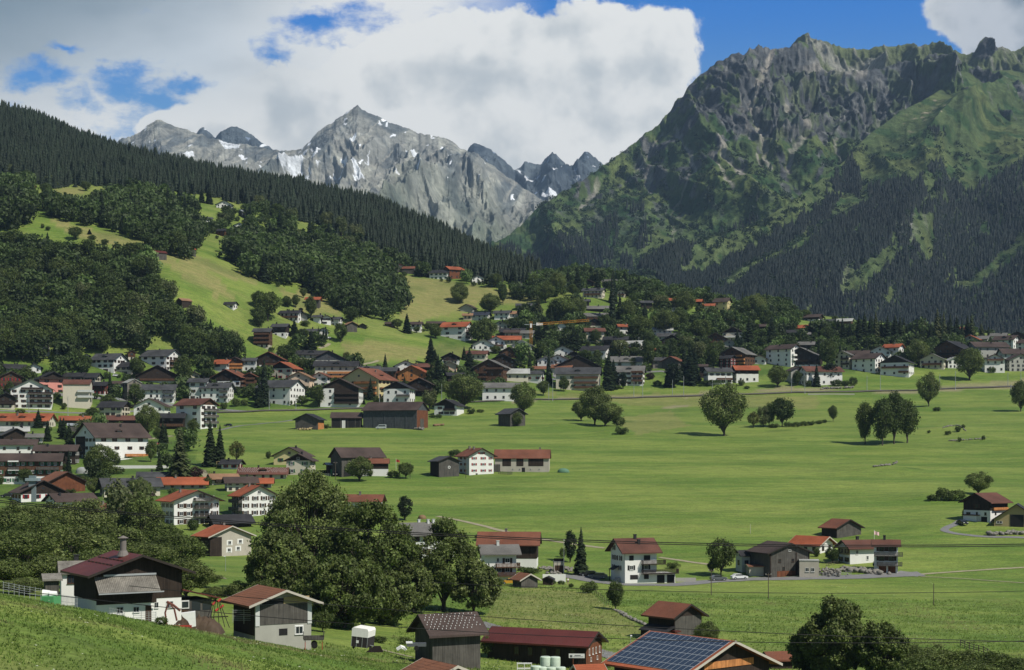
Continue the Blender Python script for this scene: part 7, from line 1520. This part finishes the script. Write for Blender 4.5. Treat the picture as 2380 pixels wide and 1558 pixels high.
# ---------- vehicles ----------
def car(t,x,y,rz,body,label,van=False,L=4.3,Y=None,grp=None):
    if t!='D': x,y=TP(t,x,y)
    p=at(x,y,Y); hh=2.3 if van else 1.45; W_=1.8; L=L if not van else 5.4
    root=empty('parked_van' if van else 'parked_car',p+Vector((0,0,.08)),R(rz)); tag(root,label,'van' if van else 'car',grp)
    if van: prof=[(-L/2,.35),(L/2,.35),(L/2,.95),(L/2-.9,1.25),(L/2-1.6,hh-.05),(L/2-2.0,hh),(-L/2+.1,hh),(-L/2,hh-.3)]
    else: prof=[(-L/2,.3),(L/2,.3),(L/2,.7),(L/2-.25,.85),(L/2-1.15,.95),(L/2-1.75,hh-.05),(L/2-2.2,hh),(-L/2+1.0,hh-.03),(-L/2+.35,.98),(-L/2,.9)]
    b=MB().prism([(u,z) for u,z in prof],-W_/2,W_/2,'y'); bo=b.build('body',body,root)
    top=[(u,z) for u,z in prof if z>.9]
    zb,zt=(1.25,hh-.3) if van else (.98,hh-.12); g=MB(); u0,u1=(-L/2+.3,L/2-1.55) if van else (-L/2+.75,L/2-1.6)
    for s_ in (-1,1):
        g=MB(); y0=s_*(W_/2+.005); g.poly([(u0,y0,zb),(u1+.35,y0,zb),(u1,y0,zt),(u0+.25,y0,zt)]); g.build('side_window',GLASS,root)
    MB().poly([(prof[3][0]-.93 if not van else L/2-.88,-W_/2+.12,1.0 if not van else 1.3),(prof[3][0]-.93 if not van else L/2-.88,W_/2-.12,1.0 if not van else 1.3),((L/2-1.72) if not van else L/2-1.58,W_/2-.18,zt+.05),((L/2-1.72) if not van else L/2-1.58,-W_/2+.18,zt+.05)]).build('windscreen',GLASS,root)
    for sx in (-1,1):
        for sy in (-1,1):
            w_=MB().bar((sx*L*.31,sy*(W_/2-.2),.33),(sx*L*.31,sy*(W_/2+.02),.33),.33,0,12).build('wheel',BLACK,root); MB().bar((sx*L*.31,sy*(W_/2+.02),.33),(sx*L*.31,sy*(W_/2+.03),.33),.19,0,10).build('rim',STEEL,w_)
    for sy in (-1,1): MB().box(L/2-.06,L/2+.02,sy*.65-.18,sy*.65+.18,.62,.78).build('headlight',WHITE,root)
    return root
def paint(n,c): return flat(n,c,.25,.6)
PW=paint('white paint',(.72,.73,.73)); PS=paint('silver paint',(.38,.42,.43)); PD=paint('black paint',(.015,.016,.02)); PO=paint('orange paint',(.6,.16,.04)); PY_=paint('yellow paint',(.60,.33,.04)); PG=paint('grey paint',(.10,.11,.12))
car('m0',1080,778,5,PW,'white car parked below the tall white house near the wood'); car('m0',1085,998,60,PS,'silver car between hedges right of the slim spruce'); car('m0',2115,1236,170,PD,'dark car on the small road beside the meadow')
car('m1',1160,1262,180,PS,'silver-white camper van in front of the big blue-grey barn',True); car('l0',70,560,175,PD,'black car at the left edge beside the dark gabled white house',L=4.8)
car('l1',793,357,-80,PW,'small white car under the lean-to of the long grey farm barn'); car('l1',735,360,-85,PD,'dark car left of the small white car under the lean-to'); car('l1',862,348,0,PO,'orange-red van beside the long grey farm barn',True)
car('l2',-20,1366,180,PY_,'yellow-orange car under the house with carved balconies',Y=None); car('b2',715,452,170,PD,'dark car, rear one of two in the shade left of the lane house',L=4.6); car('b2',800,474,175,PG,'black estate car, front one of two in the shade left of the lane house',L=4.9)
car('b2',1918,494,8,PG,'dark grey saloon on the lane under the round dark tree'); car('b2',2112,480,12,PW,'white car on the lane beside the garage house'); car('l3',1802,815,-75,PD,'black off-road car in front of the right edge house'); car('m2',400,812,10,PS,'silver car left of the big cream apartment house')
car('m1',665,425,200,PW,'white car on the bank road beside the conifers')
# ---------- field objects ----------
def boxthing(name,t,x0,x1,yb,yt,dep,mat,label,cat,Y=None,rz=0,top=None):
    if t!='D': (x0,yb),(x1,_)=TP(t,x0,yb),TP(t,x1,yb); yt=TP(t,0,yt)[1]
    p=at((x0+x1)/2,yb,Y)
    if Y: p.z=CZ+(HY-yb)*Y/F
    q=p.y/F; w=(x1-x0)*q; hh=(yb-yt)*q; o=MB().box(-w/2,w/2,0,dep,-.8,hh).build(name,mat,None,p,R(rz)); tag(o,label,cat); return o,p,w,hh
boxthing('garden_wall','b2',285,500,500,432,.4,WM['white'],'long white garden wall between the single garage and the courtyard','wall')
boxthing('terrace_wall','l0',1010,1560,290,262,.5,WM['white'],'long white terrace wall in front of the large hotel','wall')
boxthing('retaining_wall','b2',1525,1710,502,465,.4,CONC,'grey retaining wall right of the garages on the lane','wall')
boxthing('garden_wall','m3',370,802,941,933,.4,CONC,'long low pale wall beside the railway','wall')
def rocks(name,pts,n,r0,r1,label,cat,seed,wid=1.0,mat=None,hump=0,grp=None,kind=None,Ys=None):
    r=np.random.RandomState(seed); P=[at(x,y) for x,y in pts]; VV=[];FF=[];o=0
    ico=bpy.data.meshes.new('t'); import bmesh; bm=bmesh.new(); bmesh.ops.create_icosphere(bm,subdivisions=1,radius=1); bm.to_mesh(ico); bm.free()
    iv=np.array([v.co[:] for v in ico.vertices]); fi=np.array([p.vertices[:] for p in ico.polygons])
    for i in range(n):
        t=r.rand()*(len(P)-1); k=int(t); a=P[k].lerp(P[k+1],t-k); x=a.x+r.normal()*wid*.3; y=a.y+r.normal()*wid*.5; s=r.uniform(r0,r1)
        v=iv*(1+.25*r.normal(size=iv.shape))*s*np.array([1.2,1,.8]); z=ground(x,y)+s*.35+r.rand()*hump
        VV.append(v+np.array([x,y,z])); FF.append(fi+o); o+=len(iv)
    ob=meshobj(name,npmesh(name,np.concatenate(VV),np.concatenate(FF),[mat or ROCK])); tag(ob,label,cat,grp,kind); return ob
rocks('stone_wall',[(2297,1246),(2340,1244),(2390,1241)],60,.35,.8,'boulder wall beside the drive at the right edge','stone wall',1,1.2,hump=.6)
rocks('boulder_bank',[(1960,1327),(2000,1330),(2045,1334)],90,.3,.9,'bank of pale boulders in front of the house with ochre gable','boulders',2,2.5,hump=.5)
rocks('rubble_heap',[(1915,1336),(1945,1338)],160,.2,.45,'fenced heap of rubble right of the flat white annex','rubble',3,3,hump=1.4)
rocks('dry_stone_wall',[(1432,1421),(1450,1432),(1475,1444),(1500,1455)],110,.18,.4,'low dry-stone wall running down the lower meadow','stone wall',4,.5,hump=.2)
rocks('stone_wall',[(1905,906),(1940,905),(1985,903)],70,.4,.8,'pale stone bank by the railway below the garden conifers','stone wall',5,1,hump=.8)
rocks('ruined_wall',[(2205,1026),(2245,1024),(2290,1020)],60,.25,.5,'long low ruined stone wall in the right meadow','stone wall',6,.4,hump=.3)
rocks('ruined_wall',[(2190,998),(2222,990),(2245,1003)],50,.25,.5,'short broken stone wall beside bushes in the right meadow','stone wall',7,.5,hump=.3)
rocks('ruined_wall',[(2030,1087),(2060,1083),(2084,1076)],50,.25,.55,'curved ruined stone wall alone in the meadow','stone wall',8,.5,hump=.4)
rocks('stone_slope',[(1262,1320),(1285,1325),(1300,1338)],90,.2,.5,'slope of loose grey stones left of the single garage','stones',9,3,hump=.2)
rocks('stone_slope',[(1312,1322),(1332,1330)],50,.2,.45,'stone retaining slope right of the single garage','stones',10,1.5,hump=.5)
rocks('firewood_heap',[(690,1000),(715,1001),(722,999)],60,.2,.5,'heap of split firewood at the foot of the leaning plank hut','firewood',11,1.5,mat=WM['tanw'],hump=.8)
rocks('earth_heap',[(1010,991),(1030,989)],40,.4,.9,'brown earth heap right of the big blue-grey barn','heap',12,1.5,mat=HAY,hump=.3)
rocks('gravel_heap',[(968,999),(985,1000)],50,.3,.7,'grey gravel heap in front of the open-fronted barn','heap',13,1.2,hump=.8)
rocks('garden_stones',[(1905,1332),(1880,1334)],30,.3,.6,'stones at the corner of the flat white annex','stones',15,1)
def fence(t,pts,posts,rails,hgt,mat,label,name='fence',Y=None,r=.05,grp=None,kind='bar'):
    if t!='D': pts=[TP(t,x,y) for x,y in pts]
    P=[at(x,y,Y) for x,y in pts]
    if Y: 
        for p,(x,y) in zip(P,pts): p.z=CZ+(HY-y)*Y/F
    root=empty(name,P[0]); tag(root,label,'fence' if name=='fence' else name.replace('_',' '),grp); o=P[0]
    Q=[]
    for i in range(posts):
        t_=i/(posts-1)*(len(P)-1); k=min(int(t_),len(P)-2); a=P[k].lerp(P[k+1],t_-k); 
        if not Y: a.z=float(ground(a.x,a.y))
        Q.append(a-o)
    for q in Q: MB().bar((q.x,q.y,q.z-.3),(q.x,q.y,q.z+hgt),r,0,6).build('post',mat,root)
    for j in range(rails):
        z=hgt*(j+.7)/rails*.98; MB().path([(q.x,q.y,q.z+z) for q in Q],r*.75,0,5).build('rail',mat,root)
    return root
fence('b2',[(770,612),(830,665),(900,725)],8,2,1.1,WOODF,'brown wooden rail fence running down from the bushes beside the lone sapling')
fence('b3',[(1790,1100),(1900,1140),(2020,1170),(2110,1240)],9,3,1.2,WOODF,'dark wooden rail fence above the bottom right thicket',r=.08)
fence('b0',[(30,585),(120,600),(200,618),(290,632),(380,645)],8,4,1.0,STEEL,'tubular steel hurdles at the left edge of the grassy bank',Y=178,r=.03)
fence('b0',[(495,705),(600,720),(720,735)],22,2,1.2,STEEL,'grey upright-bar fence beside the green container',Y=190,r=.03)
fence('b0',[(1020,835),(1160,862)],7,4,1.3,STEEL,'left steel gate in front of the big black barn',Y=203,name='steel_gate',r=.03); fence('b0',[(1240,878),(1350,880),(1450,882)],4,6,1.4,STEEL,'right steel gate in front of the big black barn',Y=203,name='steel_gate',r=.035)
fence('b0',[(2165,870),(2370,872)],3,6,1.6,STEEL,'steel field gate left of the block-built barn',Y=216,name='steel_gate',r=.035)
fence('l0',[(1860,318),(1920,335),(1985,355)],7,3,1.1,WOODF,'dark wooden fence beside the garden swings',r=.07)
fence('m0',[(1360,1410),(1480,1408),(1590,1400)],9,2,1.2,WOODF,'long wooden meadow fence right of the hotel',r=.07)
fence('l1',[(430,345),(560,360),(690,366)],14,3,1.2,STEEL,'grey garden fence in front of the cream house with green shutters',r=.04)
fence('l3',[(540,1200),(600,1185),(700,1170),(800,1160)],9,2,1.0,WOODF,'wooden handrail along the garden bank of the ochre gable house')
fence('l3',[(480,1290),(620,1300),(770,1285)],10,3,1.1,STEEL,'grey wire fence around the rubble heap',r=.04)
fence('l1',[(2250,345),(2330,348),(2374,348)],9,3,1.2,WM['gwood'],'board fence in front of the long stone farm building',r=.09)
# green container with sacks
o,p,w,hh=boxthing('green_container','b0',372,500,735,640,2.2,GREENM,'green metal container on the grassy bank at the left','container',Y=184,rz=-6)
b=MB(); 
for i,(x,z,r_) in enumerate([(-.3,hh+.25,.5),(.5,hh+.2,.42)]):
    b.bar((x-.4,.8,z),(x+.4,.9,z+.05),r_,0,10,r_*.7)
tag(b.build('white_sacks',WHITE,None,p),'white sacks lying on the green container','sacks')
# muck spreader with white hood
p=Vector(wpt(TP('b0',1690,0)[0],TP('b0',0,940)[1],199)); root=empty('farm_machine',p,R(10)); tag(root,'rusty red farm loader with white hood in front of the big black barn','farm machine')
MB().box(-1.2,1.2,-.1,.1,.25,.45).box(-1.2,-1.0,-.1,1.2,.1,.4).box(1.0,1.2,-.1,1.2,.1,.4).build('frame',REDM,root)
MB().prism([(-.1,1.9),(1.6,2.1),(1.7,.3),(1.1,.2),(.7,1.0),(.1,1.5)],0,1.1,'y').build('white_hood',WHITE,root); MB().path([(-.6,.3,1.0),(-.9,.2,2.4),(-1.6,.2,3.3),(-2.0,.2,2.0),(-1.8,.2,.4)],.12,0,6).build('loader_arm',flat('rust',(.16,.06,.045)),root)
MB().path([(-1.8,.2,3.35),(-1.0,.3,2.9),(-.2,.4,2.2)],.16,0,6).build('spout',flat('rust b',(.16,.06,.045)),root)
px_,py_=TP('b0',1820,945); p=Vector(wpt(px_,py_,203)); r_=np.random.RandomState(5); n_=40; V=[];m_=14
for j in range(m_):
    for i in range(n_):
        u=-1+2*i/(n_-1); v=-1+2*j/(m_-1); e=max(0,1-abs(u)**2.5)*max(0,1-abs(v)**2.2); V.append((u*3.3,v*1.6,-.6+2.0*e**.5+.22*r_.normal()*e))
o=meshobj('manure_heap',npmesh('manure heap',V,gridfaces(n_,m_),[flat('manure',(.075,.052,.034))])); o.location=p+Vector((0,.6,0)); tag(o,'dark manure heap under the side annex of the big black barn','manure heap')
p=Vector(wpt(TP('b0',2010,0)[0],TP('b0',0,905)[1],206)); root=empty('farm_machine',p); tag(root,'folded red hay tedder standing by the side annex','farm machine')
for i,(x,z) in enumerate(((-.5,2.6),(.2,3.0),(.5,2.2),(-.1,1.8))): MB().bar((x,0,z),(x+.35,.3,z+.3),.15,0,8).build('rotor',REDM,root)
b=MB(); 
for q in ((-1.3,.0),(-.9,.2),(-.4,.1),(.3,.2),(.9,.1),(1.4,0)): b.bar((q[0]*1.2,q[1],-.3),(q[0]*.3,q[1],3.0),.05,0,5)
b.bar((-1.5,0,1),(1.5,.1,1.1),.07); b.build('frame',DTRIM,root)
# hay cart, covered trailer
p=Vector(wpt(TP('b1',535,0)[0],TP('b1',0,1092)[1],212)); root=empty('hay_cart',p,R(8)); tag(root,'old hay cart with slatted ends in front of the block-built barn','cart')
MB().box(-1.3,1.3,-.9,.9,.75,.87).build('bed',WM['gwood'],root)
for x in (-1.35,1.3):
    b=MB()
    for i in range(5): b.box(x,x+.06,-.85+i*.4,-.78+i*.4,.87,1.75)
    b.box(x-.02,x+.08,-.9,.9,1.2,1.3).box(x-.02,x+.08,-.9,.9,1.6,1.7).build('slatted_end',WM['gwood'],root)
b=MB().box(-1.3,1.3,-.92,-.86,.87,1.2).box(-1.3,1.3,.86,.92,.87,1.2).build('side_board',WM['gwood'],root)
for x in (-1.1,1.1): MB().bar((x,-.7,-.5),(x,-.7,.75),.05).build('leg',REDM,root)
for y in (-.95,.95): MB().bar((.1,y-.05,.1),(.1,y+.05,.1),.42,0,12).build('wheel',BLACK,root)
p=Vector(wpt(TP('b1',955,0)[0],TP('b1',0,1128)[1],205)); root=empty('covered_trailer',p,R(-14)); root.rotation_euler=(0,R(5),R(-14)); tag(root,'black livestock trailer with white tarpaulin top on the grass','trailer')
MB().box(-1.05,1.05,0,2.8,.25,1.55).build('body',flat('black board',(.035,.03,.03)),root)
for x in (-1.07,-.4,.35,1.03): MB().box(x,x+.05,-.03,0,.2,1.6).build('rib',STEEL,root)
MB().box(-.42,-.08,-.05,-.03,.75,1.1).build('notice',WHITE,root)
MB().prism([(-1.08,1.55),(1.08,1.55),(1.1,2.35),(.95,2.62),(-.95,2.68),(-1.1,2.5)],-.04,2.85,'y').build('tarpaulin',flat('white tarpaulin',(.78,.77,.72)),root)
for x in (-1.15,1.1): MB().bar((x-.02,1.2,.15),(x+.1,1.2,.15),.36,0,12).build('wheel',BLACK,root)
MB().bar((1.1,1.0,.5),(2.2,.8,.4),.06).build('drawbar',STEEL,root)
p=Vector(wpt(TP('b1',1105,0)[0],TP('b1',0,1155)[1],204)); b=MB()
for i in range(10): b.box(-1.1+i*.1,1.1-i*.05,-.3+i*.1,0+i*.1,i*.07,i*.07+.05)
tag(b.build('plank_pile',DTRIM,None,p),'pile of dark planks right of the livestock trailer','planks')
p=Vector(wpt(TP('b1',1470,0)[0],TP('b1',0,1140)[1],214)); root=empty('flat_trailer',p,R(5)); tag(root,'low blue-grey trailer with white sheet left of the plank hut','trailer')
MB().box(-1.0,1.6,0,1.4,.5,.9).build('bed',PG,root); MB().box(-1.05,-.2,-.03,1.4,.92,1.05).build('white_cover',WHITE,root); MB().bar((.3,-.1,.3),(.3,.1,.3),.32,0,12).build('wheel',BLACK,root); MB().path([(-2.2,.3,.1),(-1.7,.2,.45),(-1.3,.3,.3),(-1.1,.4,.1)],.28,0,6).build('white_sheet',WHITE,root)
# wrapped bales
BL=MB()
n=20
for k_ in range(n):
    a=2*math.pi*k_/n; c_=2*math.pi*(k_+1)/n; rr=[(.60,0),(.66,.08),(.67,.6),(.66,1.14),(.58,1.22)]
    for (r1,z1),(r2,z2) in zip(rr,rr[1:]): BL.poly([(r1*math.cos(a),r1*math.sin(a),z1),(r1*math.cos(c_),r1*math.sin(c_),z1),(r2*math.cos(c_),r2*math.sin(c_),z2),(r2*math.cos(a),r2*math.sin(a),z2)])
    BL.poly([(.58*math.cos(a),.58*math.sin(a),1.22),(.58*math.cos(c_),.58*math.sin(c_),1.22),(0,0,1.24)])
blm=BL.mesh('wrapped bale',WRAP)
for i,(x,y,lab) in enumerate([(311,1287,'left upper one'),(400,1290,'right upper one'),(222,1375,'far left lower one'),(278,1385,'second lower one from the left'),(367,1388,'third lower one from the left'),(450,1386,'far right lower one')]):
    px,py=TP('b2',x,y); p=Vector(wpt(px,py,205-(2 if i>1 else 0))); o=meshobj('wrapped_bale',blm); o.location=p; o.rotation_euler=(0,0,i); s_=1.02; o.scale=(s_,s_,s_); tag(o,'pale green film-wrapped bale, '+lab+' of the stack','bale','wrapped bales stacked by the long barn')
p=Vector(wpt(TP('b2',115,0)[0],TP('b2',0,1400)[1],205)); root=empty('metal_rack',p); tag(root,'white tubular rack left of the wrapped bales','rack')
for y in (0,.8):
    b=MB()
    for x in (-.9,0,.9): b.bar((x,y,-.2),(x,y,1.9),.04)
    for z in (.7,1.2,1.85): b.bar((-.95,y,z),(.95,y,z),.04)
    b.build('side_frame',WHITE,root)
p=Vector(wpt(TP('b2',602,0)[0],TP('b2',0,1300)[1],226)); root=empty('notice_board',p,R(-5)); tag(root,'white notice board on a post in front of the long low brown barn','notice board')
MB().box(-1.1,1.1,-.04,0,1.35,1.95).build('board',WHITE,root); MB().box(-.95,-.6,-.05,-.04,1.45,1.75).box(-.3,.55,-.05,-.04,1.66,1.76).box(-.45,.9,-.05,-.04,1.5,1.56).build('lettering',PG,root); MB().box(-.55,-.45,-.0,.06,-.5,1.4).build('post',WM['rwood'],root)
# tarpaulin heap, haystack, boat-like cover, swings, tower, crane, person
def dome(name,t,x,y,w,hh,dep,mat,label,cat):
    px,py=TP(t,x,y); p=at(px,py); q=p.y/F*.2506; w*=q; hh*=q; V=[];Fc=[]; r=np.random.RandomState(3); n,m=14,6
    for j in range(m+1):
        for i in range(n): a=2*math.pi*i/n; k_=math.cos(j/m*1.5); V.append((w/2*k_*math.cos(a)*(1+.06*r.normal()),dep/2*k_*math.sin(a)*(1+.06*r.normal()),hh*math.sin(j/m*1.5)**.7-.1))
    for j in range(m):
        for i in range(n): Fc.append((j*n+i,j*n+(i+1)%n,(j+1)*n+(i+1)%n,(j+1)*n+i))
    o=meshobj(name,npmesh(name,V,Fc,[mat],smooth=False)); o.location=p; tag(o,label,cat)
dome('tarpaulin_heap','l2',475,326,110,40,3,flat('green tarp',(.10,.20,.13)),'green tarpaulin heap right of the long stone farm building','tarpaulin'); dome('haystack','l1',1540,755,78,38,3,HAY,'brown haystack on the track above the pale house behind trees','haystack')
dome('tent','l0',760,338,120,62,3,flat('grey canvas',(.30,.32,.31)),'small grey canvas-covered trailer in the garden left of the charcoal roofs','covered trailer')
for k_,x in enumerate((1918,2040)):
    px,py=TP('l0',x,280); p=at(px,py); root=empty('garden_swing',p); tag(root,('left' if k_==0 else 'right')+' light-wood garden swing frame beside the pine','swing')
    for sx in (-1.3,1.3):
        for sy in (-.6,.6): MB().bar((sx*1.1,sy,-.2),(sx,0,2.3),.07).build('leg',WM['tanw'],root)
    MB().bar((-1.4,0,2.3),(1.4,0,2.3),.08).build('beam',WM['tanw'],root); MB().box(-.5,.5,-.2,.2,.6,.68).build('seat',WM['tanw'],root)
px,py=TP('l0',305,598); p=at(px,py); root=empty('chimney_tower',p); tag(root,'tall blue-grey concrete tower with a wide cap beside the white house with red shutters','tower'); q=p.y/F*.2506
MB().box(-32*q,32*q,-1,1,-1,190*q).build('shaft',wallmat('blue-grey concrete',(.17,.21,.22)),root); MB().box(-60*q,60*q,-1.6,1.6,190*q,216*q).build('cap',wallmat('blue-grey cap',(.23,.29,.31)),root); MB().box(-30*q,26*q,-.9,.9,216*q,240*q).build('top_block',wallmat('blue top',(.15,.20,.21)),root)
# crane and scaffolded building
h=H('m2',10,190,605,110,-8,.8,'g','pale','white','pale unfinished building wrapped in scaffolding beside the crane',cols=3,rows=3,ch=0,short='building under scaffolding')
root=empty('scaffolding',h.root.location,h.root.rotation_euler.z); tag(root,'timber and steel scaffolding around the pale unfinished building','scaffolding')
for z in range(5): MB().box(-h.w*.56,h.w*.56,-h.d/2-1.5,-h.d/2-.6,z*h.h/5+.8,z*h.h/5+.95).build('deck',WM['tanw'],root)
b=MB()
for i in range(9): b.bar((-h.w*.56+i*h.w*1.12/8,-h.d/2-1.5,-1),(-h.w*.56+i*h.w*1.12/8,-h.d/2-1.5,h.h+1.5),.07)
b.bar((-h.w*.56,-h.d/2-1.5,h.h),(h.w*.56,-h.d/2-1.5,h.h),.06).build('uprights',STEEL,root)
px,py=TP('m2',178,600); p=at(px,py); p.y+=h.d+6; q=p.y/F*.2506; root=empty('tower_crane',p); tag(root,'orange tower crane with long jib above the scaffolded building','crane')
def lattice(a,c,wd,n,mat,name):
    b=MB(); A=Vector(a); C_=Vector(c); ax=(C_-A).normalized(); u=ax.cross(Vector((0,1,0))).normalized() if abs(ax.y)<.9 else Vector((1,0,0)); v=ax.cross(u); cs=[u*wd+v*wd,u*wd-v*wd,-u*wd-v*wd,-u*wd+v*wd]
    for s_ in cs: b.bar(tuple(A+s_),tuple(C_+s_),.09,0,4)
    for i in range(n):
        p0=A.lerp(C_,i/n); p1=A.lerp(C_,(i+1)/n)
        for k_ in range(4): b.bar(tuple(p0+cs[k_]),tuple(p1+cs[(k_+1)%4]),.05,0,4)
    return b.build(name,mat,root)
mh=350*q; lattice((0,0,0),(0,0,mh),.8,24,ORG,'mast'); lattice((60*q,0,mh-2),(540*q,-2,mh+8*q),.7,30,ORG,'jib'); MB().box(-60*q,60*q,-.3,.3,mh-2.4,mh-2.0).build('counter_jib',STEEL,root); MB().box(50*q,110*q,-.7,.7,mh-3,mh-1).build('white_ballast',WHITE,root); MB().box(-8*q,8*q,-1.2,-1.0,mh-60*q,mh-22*q).build('banner',WHITE,root)
# person on the lane
def person(x,y,label):
    px,py=TP('b2',x,y); p=at(px,py); root=empty('person',p+Vector((0,0,.1)),R(20)); tag(root,label,'person')
    def skin(name,V,E,Rr,mat,rooti=0):
        me=bpy.data.meshes.new(name); me.from_pydata(V,E,[]); o=meshobj(name,me,root); sk=o.modifiers.new('s','SKIN'); 
        for i,r in enumerate(Rr): me.skin_vertices[0].data[i].radius=(r,r) 
        me.skin_vertices[0].data[rooti].use_root=True; ss=o.modifiers.new('u','SUBSURF'); ss.levels=1; ss.render_levels=1; me.materials.append(mat); return o
    SKN=flat('skin',(.45,.27,.19),.6)
    V=[(0,0,.93),(0,0,1.15),(0,-.01,1.38),(0,-.01,1.50),(0,-.02,1.62),(0,-.02,1.72),(-.19,0,1.38),(-.26,-.03,1.12),(-.24,-.12,.88),(.19,0,1.38),(.27,-.02,1.12),(.26,-.10,.87),(-.10,0,.88),(-.11,-.05,.50),(-.11,.02,.09),(-.12,-.14,.04),(.10,0,.88),(.13,.02,.50),(.15,.08,.09),(.16,-.07,.04)]
    E=[(0,1),(1,2),(2,3),(3,4),(4,5),(2,6),(6,7),(7,8),(2,9),(9,10),(10,11),(0,12),(12,13),(13,14),(14,15),(0,16),(16,17),(17,18),(18,19)]
    RR=[.13,.12,.13,.055,.10,.07,.06,.045,.035,.06,.045,.035,.09,.065,.045,.035,.09,.065,.045,.035]
    skin('body',V,E,RR,SKN)
    skin('shirt',[(0,0,.98),(0,0,1.18),(0,-.01,1.40),(-.18,0,1.39),(-.25,-.02,1.2),(.18,0,1.39),(.26,-.02,1.2)],[(0,1),(1,2),(2,3),(3,4),(2,5),(5,6)],[.16,.15,.15,.08,.065,.08,.065],WHITE)
    skin('shorts',[(0,0,.95),(-.10,0,.86),(-.11,-.03,.60),(.10,0,.86),(.12,.01,.60)],[(0,1),(1,2),(0,3),(3,4)],[.16,.11,.095,.11,.095],PG); skin('hair',[(0,.02,1.70),(0,.03,1.76)],[(0,1)],[.105,.08],DTRIM)
    for sx in (-1,1):
        for f_ in range(4): skin('finger',[(sx*.25+(.012*f_-.02),-.12,.86),(sx*.25+(.012*f_-.02),-.135,.80),(sx*.25+(.012*f_-.02),-.125,.77-.01*(f_%3))],[(0,1),(1,2)],[.009,.008,.006],SKN)
        skin('thumb',[(sx*.25-sx*.02,-.13,.86),(sx*.25-sx*.045,-.15,.83),(sx*.25-sx*.04,-.155,.80)],[(0,1),(1,2)],[.010,.009,.007],SKN)
person(520,533,'person in white shirt and dark shorts standing on the lane courtyard')
